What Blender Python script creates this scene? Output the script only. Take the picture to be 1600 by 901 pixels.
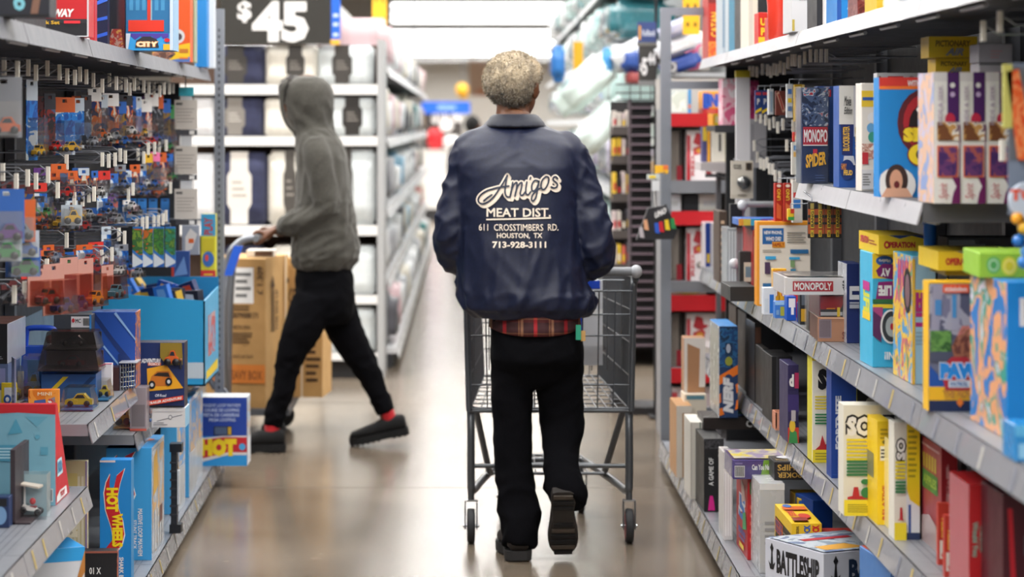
import bpy, bmesh, math, random
import numpy as np
from mathutils import Vector, Matrix, noise
from mathutils.bvhtree import BVHTree

for o in list(bpy.data.objects):
    bpy.data.objects.remove(o)
SC = bpy.context.scene
COL = SC.collection
RND = random.Random(7)
PI = math.pi

# ---------------------------------------------------------------- camera, world, exposure
F, CX, CY, H = 3778.0, 705.0, 195.0, 1.5      # focal length in px of a 1600 px frame, vanishing point, eye height
cam = bpy.data.cameras.new('camera')
cam.sensor_width = 36.0
cam.lens = 36.0 * F / 1600.0
cam.shift_x = (800 - CX) / 1600.0
cam.shift_y = (CY - 450.5) / 1600.0
cam.clip_start = 0.1
cam.clip_end = 400
cam.dof.use_dof = True
cam.dof.focus_distance = 7.2
cam.dof.aperture_fstop = 3.1
camo = bpy.data.objects.new('camera', cam)
camo.location = (0, 0, H)
camo.rotation_euler = (PI / 2, 0, 0)
COL.objects.link(camo)
SC.camera = camo

SC.view_settings.view_transform = 'Standard'
SC.view_settings.look = 'None'
SC.view_settings.gamma = 1.0
SC.view_settings.use_curve_mapping = False
SC.view_settings.exposure = 0.36
world = bpy.data.worlds.new('world')
SC.world = world
world.use_nodes = True
world.node_tree.nodes['Background'].inputs[0].default_value = (1.0, 0.97, 0.94, 1)
world.node_tree.nodes['Background'].inputs[1].default_value = 0.36
LIGHT_STRENGTH = 35.0
try:
    SC.cycles.max_bounces = 6
    SC.cycles.transparent_max_bounces = 12
    SC.cycles.sample_clamp_indirect = 6.0
    SC.cycles.caustics_reflective = False
    SC.cycles.caustics_refractive = False
except Exception:
    pass

# ---------------------------------------------------------------- pixel <-> place
def at(px, py, d):
    return Vector(((px - CX) * d / F, d, H - (py - CY) * d / F))
def wx(px, d): return (px - CX) * d / F
def wz(py, d): return H - (py - CY) * d / F

# ---------------------------------------------------------------- materials
def lin(h):
    h = h.lstrip('#')
    out = []
    for i in (0, 2, 4):
        c = int(h[i:i + 2], 16) / 255.0
        out.append(c / 12.92 if c <= 0.04045 else ((c + 0.055) / 1.055) ** 2.4)
    return tuple(out) + (1.0,)
_mc = {}
def C(h, rough=0.42, metal=0.0, coat=0.0, emit=0.0, var=0.06):
    key = (h, rough, metal, coat, emit)
    if key in _mc: return _mc[key]
    m = bpy.data.materials.new('mat_' + h.strip('#'))
    m.use_nodes = True
    nt = m.node_tree
    b = nt.nodes['Principled BSDF']
    b.inputs['Base Color'].default_value = lin(h)
    b.inputs['Roughness'].default_value = rough
    b.inputs['Metallic'].default_value = metal
    b.inputs['Coat Weight'].default_value = coat
    if emit:
        b.inputs['Emission Color'].default_value = lin(h)
        b.inputs['Emission Strength'].default_value = emit
    elif var:
        tc = nt.nodes.new('ShaderNodeTexCoord')
        n = nt.nodes.new('ShaderNodeTexNoise'); n.inputs['Scale'].default_value = 23
        n.inputs['Detail'].default_value = 4
        mr = nt.nodes.new('ShaderNodeMapRange')
        mr.inputs['To Min'].default_value = max(0.02, rough - 0.08); mr.inputs['To Max'].default_value = rough + 0.1
        nt.links.new(tc.outputs['Object'], n.inputs['Vector'])
        nt.links.new(n.outputs['Fac'], mr.inputs['Value'])
        nt.links.new(mr.outputs['Result'], b.inputs['Roughness'])
    _mc[key] = m
    return m
def art(c1, c2, c3, scale=18.0, seed=0.0, rough=0.35, c4=None):
    """printed picture: soft patches of three or four inks"""
    key = ('art', c1, c2, c3, c4, scale, seed)
    if key in _mc: return _mc[key]
    m = bpy.data.materials.new('print_' + c1.strip('#'))
    m.use_nodes = True
    nt = m.node_tree; b = nt.nodes['Principled BSDF']
    tc = nt.nodes.new('ShaderNodeTexCoord')
    mp = nt.nodes.new('ShaderNodeMapping'); mp.inputs['Location'].default_value = (seed, seed * 1.7, seed * .6)
    n = nt.nodes.new('ShaderNodeTexNoise'); n.inputs['Scale'].default_value = scale
    n.inputs['Detail'].default_value = 3; n.inputs['Distortion'].default_value = 1.2
    r = nt.nodes.new('ShaderNodeValToRGB'); r.color_ramp.interpolation = 'CONSTANT'
    cols = [c1, c2, c3] + ([c4] if c4 else [])
    pos = [0, .45, .56, .64]
    e = r.color_ramp.elements
    e[0].position = 0; e[0].color = lin(cols[0])
    e[1].position = pos[1]; e[1].color = lin(cols[1])
    for k in range(2, len(cols)):
        q = e.new(pos[k]); q.color = lin(cols[k])
    nt.links.new(tc.outputs['Object'], mp.inputs[0]); nt.links.new(mp.outputs[0], n.inputs['Vector'])
    nt.links.new(n.outputs['Fac'], r.inputs[0]); nt.links.new(r.outputs[0], b.inputs['Base Color'])
    b.inputs['Roughness'].default_value = rough
    _mc[key] = m
    return m
def clear(tint='#ffffff', amount=0.72, rough=0.12):
    """thin clear plastic film: mostly see-through with a white gloss"""
    key = ('clear', tint, amount, rough)
    if key in _mc: return _mc[key]
    m = bpy.data.materials.new('clear_plastic')
    m.use_nodes = True
    nt = m.node_tree
    b = nt.nodes.new('ShaderNodeBsdfGlossy'); b.inputs[0].default_value = lin(tint); b.inputs['Roughness'].default_value = rough
    nt.nodes.remove(nt.nodes['Principled BSDF'])
    tr = nt.nodes.new('ShaderNodeBsdfTransparent'); tr.inputs[0].default_value = lin(tint)
    mx = nt.nodes.new('ShaderNodeMixShader')
    lw = nt.nodes.new('ShaderNodeLayerWeight'); lw.inputs[0].default_value = 0.35
    mr = nt.nodes.new('ShaderNodeMapRange')
    mr.inputs['To Min'].default_value = .5 + amount * .5; mr.inputs['To Max'].default_value = amount * 0.6
    nt.links.new(lw.outputs['Facing'], mr.inputs['Value'])
    nt.links.new(mr.outputs['Result'], mx.inputs[0])
    nt.links.new(b.outputs[0], mx.inputs[1]); nt.links.new(tr.outputs[0], mx.inputs[2])
    nt.links.new(mx.outputs[0], nt.nodes['Material Output'].inputs[0])
    _mc[key] = m
    return m
def cloth(h1, h2, scale=60.0, rough=0.8, bump=0.15, stretch=(1, 1, 1), sheen=0.2, spec=.4):
    key = ('cloth', h1, h2, scale, rough)
    if key in _mc: return _mc[key]
    m = bpy.data.materials.new('cloth_' + h1.strip('#'))
    m.use_nodes = True
    nt = m.node_tree; b = nt.nodes['Principled BSDF']
    tc = nt.nodes.new('ShaderNodeTexCoord')
    mp = nt.nodes.new('ShaderNodeMapping'); mp.inputs['Scale'].default_value = stretch
    n = nt.nodes.new('ShaderNodeTexNoise'); n.inputs['Scale'].default_value = scale; n.inputs['Detail'].default_value = 6
    r = nt.nodes.new('ShaderNodeValToRGB')
    r.color_ramp.elements[0].position = .3; r.color_ramp.elements[0].color = lin(h1)
    r.color_ramp.elements[1].position = .7; r.color_ramp.elements[1].color = lin(h2)
    bp = nt.nodes.new('ShaderNodeBump'); bp.inputs['Strength'].default_value = bump; bp.inputs['Distance'].default_value = .004
    nt.links.new(tc.outputs['Object'], mp.inputs[0]); nt.links.new(mp.outputs[0], n.inputs['Vector'])
    nt.links.new(n.outputs['Fac'], r.inputs[0]); nt.links.new(r.outputs[0], b.inputs['Base Color'])
    nt.links.new(n.outputs['Fac'], bp.inputs['Height']); nt.links.new(bp.outputs[0], b.inputs['Normal'])
    b.inputs['Roughness'].default_value = rough
    b.inputs['Sheen Weight'].default_value = sheen; b.inputs['Specular IOR Level'].default_value = spec
    _mc[key] = m
    return m

WHITE = C('#f2f0ee'); BLACK = C('#16161a'); STEEL = C('#8a8d94', .35, .6); GREYM = C('#70747c', .4, .3)
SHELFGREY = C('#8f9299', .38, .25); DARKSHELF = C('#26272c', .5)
CHROME = C('#b8bcc0', .22, .9)

# ---------------------------------------------------------------- mesh builder
_txt = {}
def textmesh(s, bold=0.0, shear=0.0):
    key = (s, bold, shear)
    if key in _txt: return _txt[key]
    cu = bpy.data.curves.new('t', 'FONT'); cu.body = s; cu.shear = shear; cu.offset = 0.0 if 'M' in s else bold
    cu.resolution_u = 2; cu.fill_mode = 'FRONT'
    ob = bpy.data.objects.new('t', cu); COL.objects.link(ob)
    dg = bpy.context.evaluated_depsgraph_get()
    me = bpy.data.meshes.new_from_object(ob.evaluated_get(dg))
    v = [(p.co.x, p.co.y) for p in me.vertices]; f = [tuple(p.vertices) for p in me.polygons]
    bpy.data.objects.remove(ob); bpy.data.curves.remove(cu); bpy.data.meshes.remove(me)
    if bold > 0 and 'M' in s:         # heavier strokes: the glyphs laid over themselves, shifted all round
        n, m = len(v), 4
        sh = [(bold * .8 * math.cos(2 * PI * (k + .5) / m), bold * .8 * math.sin(2 * PI * (k + .5) / m)) for k in range(m)]
        v, f = [(x + a, y + b, .00011 * k) for k, (a, b) in enumerate(sh) for x, y in v], [tuple(i + n * k for i in q) for k in range(m) for q in f]
    _txt[key] = (v, f)
    return _txt[key]

class MB:
    def __init__(s): s.v = []; s.f = []; s.m = []; s.mats = []; s.sm = []
    def mi(s, mat):
        if mat not in s.mats: s.mats.append(mat)
        return s.mats.index(mat)
    def poly(s, pts, mat, smooth=False):
        b = len(s.v); s.v += [tuple(p) for p in pts]; s.f.append(tuple(range(b, b + len(pts)))); s.m.append(s.mi(mat)); s.sm.append(smooth)
    def faces(s, verts, faces, mat, smooth=False):
        b = len(s.v); s.v += [tuple(p) for p in verts]; k = s.mi(mat)
        for f in faces: s.f.append(tuple(i + b for i in f)); s.m.append(k); s.sm.append(smooth)
    def hexa(s, p, mats):
        """p: 8 corners 000,100,110,010 (bottom) 001,101,111,011 (top); mats dict or one: F -y, B +y, L -x, R +x, T, D"""
        if not isinstance(mats, dict): mats = {'*': mats}
        b = len(s.v); s.v += [tuple(q) for q in p]
        for k, f in (('D', (0, 3, 2, 1)), ('T', (4, 5, 6, 7)), ('F', (0, 1, 5, 4)), ('B', (2, 3, 7, 6)), ('L', (3, 0, 4, 7)), ('R', (1, 2, 6, 5))):
            mt = mats.get(k, mats.get('*'))
            if mt is None: continue
            s.f.append(tuple(i + b for i in f)); s.m.append(s.mi(mt)); s.sm.append(False)
    def box(s, x0, x1, y0, y1, z0, z1, mats):
        s.hexa([(x0, y0, z0), (x1, y0, z0), (x1, y1, z0), (x0, y1, z0), (x0, y0, z1), (x1, y0, z1), (x1, y1, z1), (x0, y1, z1)], mats)
    def tube(s, pts, r, mat, n=8, cap=True, smooth=True):
        pts = [Vector(p) for p in pts]; rs = r if isinstance(r, (list, tuple)) else [r] * len(pts)
        rings = []; up = None
        for i, p in enumerate(pts):
            t = (pts[min(i + 1, len(pts) - 1)] - pts[max(i - 1, 0)]).normalized()
            if up is None:
                up = Vector((0, 0, 1)) if abs(t.z) < .9 else Vector((1, 0, 0))
            a = t.cross(up).normalized(); bb = a.cross(t).normalized(); up = bb
            rr = rs[i]
            ra, rb = rr if isinstance(rr, (tuple, list)) else (rr, rr)
            rings.append([p + a * (ra * math.cos(2 * PI * k / n)) + bb * (rb * math.sin(2 * PI * k / n)) for k in range(n)])
        vs = [q for ring in rings for q in ring]; fs = []
        for i in range(len(pts) - 1):
            for k in range(n):
                fs.append((i * n + k, i * n + (k + 1) % n, (i + 1) * n + (k + 1) % n, (i + 1) * n + k))
        s.faces(vs, fs, mat, smooth)
        if cap:
            s.faces(rings[0], [tuple(range(n))[::-1]], mat); s.faces(rings[-1], [tuple(range(n))], mat)
    def lathe(s, prof, mat, c=(0, 0, 0), axis='z', n=20, smooth=True):
        vs = []; fs = []
        for r, h in prof:
            for k in range(n):
                a = 2 * PI * k / n; x, y = r * math.cos(a), r * math.sin(a)
                q = {'z': (x, y, h), 'x': (h, x, y), 'y': (x, h, y)}[axis]
                vs.append((q[0] + c[0], q[1] + c[1], q[2] + c[2]))
        for i in range(len(prof) - 1):
            for k in range(n):
                fs.append((i * n + k, i * n + (k + 1) % n, (i + 1) * n + (k + 1) % n, (i + 1) * n + k))
        s.faces(vs, fs, mat, smooth)
        for i, fl in ((0, True), (len(prof) - 1, False)):
            if prof[i][0] > 1e-5: s.faces(vs[i * n:(i + 1) * n], [tuple(range(n))], mat)
    def ellipsoid(s, c, r, mat, n=16, m=10, smooth=True):
        vs = []; fs = []
        for i in range(m + 1):
            a = PI * i / m
            for k in range(n):
                b = 2 * PI * k / n
                vs.append((c[0] + r[0] * math.sin(a) * math.cos(b), c[1] + r[1] * math.sin(a) * math.sin(b), c[2] + r[2] * math.cos(a)))
        for i in range(m):
            for k in range(n): fs.append((i * n + k, i * n + (k + 1) % n, (i + 1) * n + (k + 1) % n, (i + 1) * n + k))
        s.faces(vs, fs, mat, smooth)
    def xform(s, M, start=0):
        for i in range(start, len(s.v)):
            q = M @ Vector(s.v[i]); s.v[i] = (q.x, q.y, q.z)
    def mesh(s, name):
        me = bpy.data.meshes.new(name)
        me.from_pydata(s.v, [], s.f)
        for m in s.mats: me.materials.append(m)
        me.polygons.foreach_set('material_index', s.m)
        me.polygons.foreach_set('use_smooth', s.sm)
        me.update()
        return me
    def build(s, name, parent=None, loc=None, rz=0.0, bevel=0.0):
        o = bpy.data.objects.new(name, s.mesh(name)); COL.objects.link(o)
        if parent is not None: o.parent = parent
        if loc is not None: o.location = loc
        if rz: o.rotation_euler = (0, 0, rz)
        if bevel:
            md = o.modifiers.new('bevel', 'BEVEL'); md.width = bevel; md.segments = 1; md.limit_method = 'ANGLE'
        return o

def tag(o, label=None, cat=None, group=None, kind=None):
    if label: o['label'] = label
    if cat: o['category'] = cat
    if group: o['group'] = group
    if kind: o['kind'] = kind
    return o
def empty(name, loc=(0, 0, 0), label=None, cat=None, group=None, rz=0):
    o = bpy.data.objects.new(name, None); COL.objects.link(o); o.location = loc; o.rotation_euler = (0, 0, rz)
    o.empty_display_size = .05
    return tag(o, label, cat, group)
_kids = {}
def copy_tree(o, parent=None):
    c = o.copy(); COL.objects.link(c)
    if parent is not None: c.parent = parent
    for ch in [x for x in bpy.data.objects if x.parent == o] if o.name not in _kids else _kids[o.name]:
        copy_tree(ch, c)
    return c

# ---------------------------------------------------------------- printed faces
def put(mb, face, W, L, Hh, ds, side='R', eps0=0.0006):
    """lay printing on the faces of a box W x L x Hh whose near left bottom corner is the origin"""
    for i, dd in enumerate(ds):
        k, fc = dd[0], dd[1]
        e = eps0 * (i + 1)
        if fc == 'F': fn0 = lambda u, v: (u * W, -e, v * Hh)
        elif fc == 'S' and side == 'R': fn0 = lambda u, v: (-e, L * (1 - u), v * Hh)
        elif fc == 'S': fn0 = lambda u, v: (W + e, L * u, v * Hh)
        else: fn0 = lambda u, v: (u * W, v * L, Hh + e)
        fn = lambda u, v: fn0(min(1, max(0, u)), min(1, max(0, v)))      # nothing prints past the edge
        if k == 'r':
            _, _, u0, v0, u1, v1, mat = dd
            mb.poly([fn(u0, v0), fn(u1, v0), fn(u1, v1), fn(u0, v1)], mat)
        elif k == 'e':
            _, _, uc, vc, ru, rv, mat = dd
            mb.poly([fn(uc + ru * math.cos(2 * PI * q / 20), vc + rv * math.sin(2 * PI * q / 20)) for q in range(20)], mat)
        elif k == 'p':
            _, _, pts, mat = dd
            mb.poly([fn(*p) for p in pts], mat)
        elif k == 't':
            s, u0, v0, u1, v1, mat = dd[2:8]
            opt = dd[8] if len(dd) > 8 else {}
            rot = opt.get('rot', 0); bold = opt.get('b', 0.02); sh = opt.get('sh', 0.0)
            v, f = textmesh(s, bold, sh)
            xs = [q[0] for q in v]; ys = [q[1] for q in v]
            ax, bx, ay, by = min(xs), max(xs), min(ys), max(ys)
            def mapper(v, ee):
                out = []
                for q in v:
                    x, y = q[:2]; h = ee - (q[2] if len(q) > 2 else 0)
                    a = (x - ax) / (bx - ax); b = (y - ay) / (by - ay)
                    if rot == 0: u, w = u0 + a * (u1 - u0), v0 + b * (v1 - v0)
                    elif rot == 90: u, w = u0 + (1 - b) * (u1 - u0), v0 + a * (v1 - v0)
                    elif rot == -90: u, w = u0 + b * (u1 - u0), v0 + (1 - a) * (v1 - v0)
                    else: u, w = u0 + (1 - a) * (u1 - u0), v0 + (1 - b) * (v1 - v0)
                    if opt.get('tilt'): w += opt['tilt'] * (u - u0)
                    p = fn(u, w)
                    out.append((p[0] + (h if fc == 'S' and side == 'R' else -h if fc == 'S' else 0), p[1] + (h if fc == 'F' else 0), p[2] - (h if fc == 'T' else 0)))
                return out
            if 'o' in opt:
                vo, fo = textmesh(s, opt.get('ob', bold + .05), sh)
                mb.faces(mapper(vo, eps0 * .5), fo, opt['o'])
            mb.faces(mapper(v, 0.0), f, mat)
        elif k == 'lines':           # small print: short bars
            _, _, u0, v0, u1, v1, n, mat = dd
            rr = random.Random(int(u0 * 1000 + v0 * 77 + n))
            for j in range(n):
                vv = v0 + (v1 - v0) * (j + .25) / n; hh = (v1 - v0) / n * .45
                ue = u1 - (u1 - u0) * rr.random() * .35
                mb.poly([fn(u0, vv), fn(ue, vv), fn(ue, vv + hh), fn(u0, vv + hh)], mat)
        elif k == 'vl':              # upright stripes
            _, _, u0, v0, u1, v1, n, mat = dd
            for j in range(n):
                ua = u0 + (u1 - u0) * (j + .15) / n; ub = ua + (u1 - u0) / n * .6
                mb.poly([fn(ua, v0), fn(ub, v0), fn(ub, v1), fn(ua, v1)], mat)

SHZ = {}      # shelf heights by letter
def carton(name, label, cat, r, d=None, L=.08, col=WHITE, ds=(), side='R', on=None, group=None, yaw=0.0, bevel=.0012, W=None, faces=None, z=None, clearwrap=None):
    """one box: r = pixel rectangle of the face towards the camera at depth d (from the shelf it stands on when d is None)"""
    x0, y0, x1, y1 = r
    if d is None: d = (H - SHZ[on]) * F / (y1 - CY)
    W = W or (x1 - x0) * d / F / max(.2, math.cos(yaw)); Hh = (y1 - y0) * d / F
    X0 = wx(x0, d); Z0 = wz(y1, d)
    if on is not None: Z0 = SHZ[on] + .0005
    if z is not None: Z0 = z
    mb = MB(); mats = {'*': col}
    if faces: mats.update(faces)
    mb.box(0, W, 0, L, 0, Hh, mats)
    put(mb, None, W, L, Hh, ds, side)
    o = mb.build(name, loc=(X0, d, Z0), rz=yaw, bevel=bevel)
    if clearwrap:                       # clear outer sleeve, a part of its own
        w = MB(); g = .004
        w.box(-g, W + g, -g, L + g, 0, Hh + g, {'F': clearwrap, 'L': clearwrap, 'R': clearwrap, 'T': clearwrap})
        w.build('clear_sleeve', parent=o)
    tag(o, label, cat, group)
    o['_dim'] = (W, L, Hh)
    return o
# ---------------------------------------------------------------- floor, ceiling, far wall
def floor_mat():
    m = bpy.data.materials.new('polished_concrete'); m.use_nodes = True
    nt = m.node_tree; b = nt.nodes['Principled BSDF']
    tc = nt.nodes.new('ShaderNodeTexCoord')
    n1 = nt.nodes.new('ShaderNodeTexNoise'); n1.inputs['Scale'].default_value = 1.6; n1.inputs['Detail'].default_value = 8
    n2 = nt.nodes.new('ShaderNodeTexNoise'); n2.inputs['Scale'].default_value = 14; n2.inputs['Detail'].default_value = 6
    mx = nt.nodes.new('ShaderNodeMix'); mx.data_type = 'FLOAT'; mx.inputs[0].default_value = .4
    r = nt.nodes.new('ShaderNodeValToRGB')
    r.color_ramp.elements[0].position = .3; r.color_ramp.elements[0].color = lin('#5f5448')
    r.color_ramp.elements[1].position = .7; r.color_ramp.elements[1].color = lin('#877a6b')
    mr = nt.nodes.new('ShaderNodeMapRange'); mr.inputs['To Min'].default_value = .17; mr.inputs['To Max'].default_value = .23
    # saw-cut joints every 3.05 m
    nt.links.new(tc.outputs['Object'], n1.inputs[0]); nt.links.new(tc.outputs['Object'], n2.inputs[0])
    nt.links.new(n1.outputs['Fac'], mx.inputs[2]); nt.links.new(n2.outputs['Fac'], mx.inputs[3])
    nt.links.new(mx.outputs[0], r.inputs[0]); nt.links.new(r.outputs[0], b.inputs['Base Color'])
    nt.links.new(n1.outputs['Fac'], mr.inputs['Value']); nt.links.new(mr.outputs['Result'], b.inputs['Roughness'])
    b.inputs['Specular IOR Level'].default_value = .62
    return m
mb = MB(); mb.box(-30, 30, -10, 152, -.2, 0, floor_mat())
tag(mb.build('floor'), kind='structure')
mb = MB()
for yj in (6.95, 10.0, 13.05, 16.1):
    mb.box(-8, 8, yj, yj + .006, -.001, .0006, C('#4a423a', .5))
tag(mb.build('floor_joint_lines'), 'thin saw-cut joint lines across the concrete floor', 'floor joint', kind='structure')
mb = MB(); mb.box(-30, 30, -10, 152, 6.0, 6.2, C('#dcdcda', .7))
tag(mb.build('ceiling'), kind='structure')
mb = MB(); mb.box(-30, 30, 150, 150.3, 0, 6.0, C('#efece6', .7))
tag(mb.build('wall_back'), kind='structure')

# ---------------------------------------------------------------- ceiling lights in rows across the store
TUBE = bpy.data.materials.new('lamp_lens'); TUBE.use_nodes = True
_b = TUBE.node_tree.nodes['Principled BSDF']; _b.inputs['Base Color'].default_value = (1, 1, 1, 1)
_b.inputs['Emission Color'].default_value = (1, .985, .96, 1); _b.inputs['Emission Strength'].default_value = LIGHT_STRENGTH
HOUSE = C('#c9cbcc', .5)
_lm = {}
TUBE2 = TUBE.copy(); TUBE2.node_tree.nodes['Principled BSDF'].inputs['Emission Strength'].default_value = 4.0    # far strips set weaker so the gaps between them stay visible
def light_row(d, z, x0, x1, label, group, lens=None):
    t = empty('ceiling_light', ((x0 + x1) / 2, d, z), label, 'ceiling light', group)
    w = x1 - x0
    if w not in _lm:
        a = MB(); a.box(-w / 2, w / 2, -.17, .17, .03, .10, HOUSE)
        nrod = max(2, int(w / 6))
        for k in range(nrod): a.tube([(-w / 2 + w * (k + .5) / nrod, 0, .1), (-w / 2 + w * (k + .5) / nrod, 0, 6.0 - z)], .01, HOUSE, 6)
        b = MB()
        prof = [(.15 * math.cos(q), -.13 * math.sin(q) + .02) for q in [PI * i / 6 for i in range(7)]]
        if lens is None:                 # flat diffuser set flush into a tray
            prof = [(.165, .02), (-.165, .02)]; a.box(-w / 2, w / 2, -.18, -.168, -.01, .1, HOUSE); a.box(-w / 2, w / 2, .168, .18, -.01, .1, HOUSE)
        for i in range(len(prof) - 1):
            (ya, za), (yb, zb) = prof[i], prof[i + 1]
            b.poly([(-w / 2, ya, za), (w / 2, ya, za), (w / 2, yb, zb), (-w / 2, yb, zb)][::-1], lens or TUBE)
        if lens:
            for xx in (-w / 2, w / 2): b.poly([(xx, y, q) for y, q in prof], lens)
        _lm[w] = (a.mesh('housing'), b.mesh('lens'))
    for nm, me in zip(('housing', 'lens'), _lm[w]):
        o = bpy.data.objects.new(nm, me); COL.objects.link(o); o.parent = t
for i in range(19):
    light_row(-5 + i * 3.6, 5.2, -9, 9, 'long white strip light hung across the ceiling above the aisles', 'strip lights above the aisles')
words = ['topmost', 'second', 'third', 'fourth', 'fifth', 'sixth', 'seventh', 'lowest']
for i, d in enumerate((74.5, 80.0, 85.0, 96.0, 102.0, 108.5, 116.0, 125.0)):
    light_row(d, 5.2, wx(612, d), wx(935 - i * 5, d), words[i] + ' glowing white strip light at the far end of the ceiling', 'strip lights at the far end', TUBE2)
for d in (133, 139, 145): light_row(d, 5.35, -5, 8, 'added strip light brightening the far wall, very end of the store ceiling', 'strip lights at the very end')  # extra rows added to brighten the far wall
for d in (74, 82, 90.4, 98, 106, 114, 122, 130, 136, 142): light_row(d, 5.6, -16, -9, 'added strip light out of view over the far end of the store, left', 'added far strip lights, left'); light_row(d, 5.6, 12, 20, 'added strip light out of view over the far end of the store, right', 'added far strip lights, right')  # rows added out of view on both sides to light the far end

# ---------------------------------------------------------------- gondola shelving along the aisle
RX = lambda d: 1.08 + .0095 * (d - 7.5)          # front edge of the right shelves
RE = lambda d: .897 + .0115 * (d - 7.8)          # front edge of the right base deck
LX = lambda d: -(1.005 + .011 * (d - 6.6))       # front edge of the left shelves
LG = lambda d: -(.953 + .0135 * (d - 7.8))       # front edge of the left base deck
SHZ.update(A=1.79, B=1.325, C=.872, D=.49, E=.10, F=1.738, N=.67, M=.505, K=.50, G=.09)

STRIPW = C('#a9a9af', .3, 0, .2); STRIPG = C('#94959c', .22, 0, .5); STRIPL = C('#86878e', .25, .2, .4); STRIPF = C('#606168', .5)
TAGY = C('#b8a468', .4); TAGW = C('#b4b2ae', .4); TAGB = C('#7c7f8c', .4)
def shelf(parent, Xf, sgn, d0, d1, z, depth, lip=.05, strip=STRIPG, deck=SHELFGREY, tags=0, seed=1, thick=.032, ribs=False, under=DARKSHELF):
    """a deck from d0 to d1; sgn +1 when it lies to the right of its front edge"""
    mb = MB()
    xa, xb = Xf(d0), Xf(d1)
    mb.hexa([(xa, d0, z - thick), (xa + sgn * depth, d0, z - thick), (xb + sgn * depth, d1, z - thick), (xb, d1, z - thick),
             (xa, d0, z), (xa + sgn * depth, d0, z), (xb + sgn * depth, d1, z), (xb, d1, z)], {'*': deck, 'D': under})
    for k in range(1, 5):            # pressed grooves along the deck
        o_ = sgn * (.03 + .018 * k)
        mb.poly([(xa + o_, d0 + .01, z + .0004), (xa + o_ + .004, d0 + .01, z + .0004), (xb + o_ + .004, d1 - .01, z + .0004), (xb + o_, d1 - .01, z + .0004)], GREYM)
    if ribs:
        n = max(1, round((d1 - d0) / .5))
        for k in range(n):
            dd = d0 + (d1 - d0) * (k + .5) / n; X = Xf(dd)
            mb.tube([(X + sgn * .06, dd - .12, z - thick - .006), (X + sgn * .06, dd + .12, z - thick - .006)], .006, C('#a8a8ae', .3, .5), 6)
    sh = mb.build('shelf', parent)
    rr = random.Random(seed)
    s = MB(); off = -sgn * .016
    n = max(1, round((d1 - d0) / 1.03))
    for k in range(n):
        a = d0 + (d1 - d0) * k / n + (.003 if k else 0); b = d0 + (d1 - d0) * (k + 1) / n - .003
        A0, B0 = Xf(a), Xf(b)
        pr = [(0, z), (off * .9, z - lip), (off * .9 + sgn * .004, z - lip), (sgn * .004, z)]
        s.hexa([(A0 + pr[1][0], a, pr[1][1]), (A0 + pr[2][0], a, pr[2][1]), (B0 + pr[2][0], b, pr[2][1]), (B0 + pr[1][0], b, pr[1][1]),
                (A0 + pr[0][0], a, pr[0][1]), (A0 + pr[3][0], a, pr[3][1]), (B0 + pr[3][0], b, pr[3][1]), (B0 + pr[0][0], b, pr[0][1])], strip)
        for q in range(tags):
            t0 = a + (b - a) * (q + .15 + .3 * rr.random()) / tags; t1 = t0 + .022
            def pt(t, f):
                X = Xf(t); return (X + off * .9 * f - sgn * .0012, t, z - f * lip)
            s.poly([pt(t0, .12), pt(t1, .12), pt(t1, .92), pt(t0, .92)], rr.choice([TAGY, TAGY, TAGW, TAGW, TAGB]))
    s.build('price_strip', sh)
    return sh

# right run
gr = empty('gondola_shelving', (1.5, 8, 0), 'grey steel shelving run filled with board games, right side of the aisle', 'shelving')
def g(o):   # keep world coordinates under a shifted root
    o.parent = gr; o.matrix_parent_inverse = Matrix.Translation(gr.location).inverted(); return o
class _P: pass
bays = [3.3, 4.4, 5.44, 6.48, 7.5, 8.55, 9.6, 10.72]
def mk(parentroot, fn):
    o = fn(); o.parent = parentroot; o.matrix_parent_inverse = Matrix.Translation(parentroot.location).inverted(); return o
for i in range(7):
    a, b = bays[i], bays[i + 1]
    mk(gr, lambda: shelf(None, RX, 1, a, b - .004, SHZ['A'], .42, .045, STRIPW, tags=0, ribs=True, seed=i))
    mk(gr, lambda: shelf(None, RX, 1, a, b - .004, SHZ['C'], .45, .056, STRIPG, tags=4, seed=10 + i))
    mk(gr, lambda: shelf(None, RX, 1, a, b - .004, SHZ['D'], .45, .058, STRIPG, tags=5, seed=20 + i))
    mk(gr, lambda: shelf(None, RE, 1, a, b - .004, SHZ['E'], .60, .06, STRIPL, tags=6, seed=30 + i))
mk(gr, lambda: shelf(None, RX, 1, bays[2], bays[3] - .004, SHZ['B'], .40, .05, STRIPW, deck=C('#5f6066', .45, .2), ribs=True, thick=.045))
mk(gr, lambda: shelf(None, RX, 1, bays[3], bays[4], SHZ['B'], .40, .05, STRIPW, ribs=True))
mb = MB(); mb.hexa([(1.50, 3.3, .0), (1.55, 3.3, .0), (1.60, 10.72, .0), (1.555, 10.72, .0), (1.50, 3.3, 2.3), (1.55, 3.3, 2.3), (1.60, 10.72, 2.3), (1.555, 10.72, 2.3)], C('#1b1c20', .6))
mk(gr, lambda: mb.build('back_panel'))
mb = MB(); mb.hexa([(RE(3.3) + .04, 3.3, 0), (1.48, 3.3, 0), (1.53, 10.7, 0), (RE(10.7) + .04, 10.7, 0), (RE(3.3) + .04, 3.3, .066), (1.48, 3.3, .066), (1.53, 10.7, .066), (RE(10.7) + .04, 10.7, .066)], C('#2e2f33', .5))
mk(gr, lambda: mb.build('kick_plate'))
for b in bays[1:]:
    mb = MB(); mb.box(1.45 + .0095 * (b - 3.3), 1.49 + .0095 * (b - 3.3), b - .02, b + .02, .066, 2.3, C('#55575d', .45, .3))
    mk(gr, lambda: mb.build('upright'))

mb = MB(); mb.box(1.22, 1.6, 10.73, 10.76, .066, 2.3, C('#1b1c20', .6))
mk(gr, lambda: mb.build('end_panel'))
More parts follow.
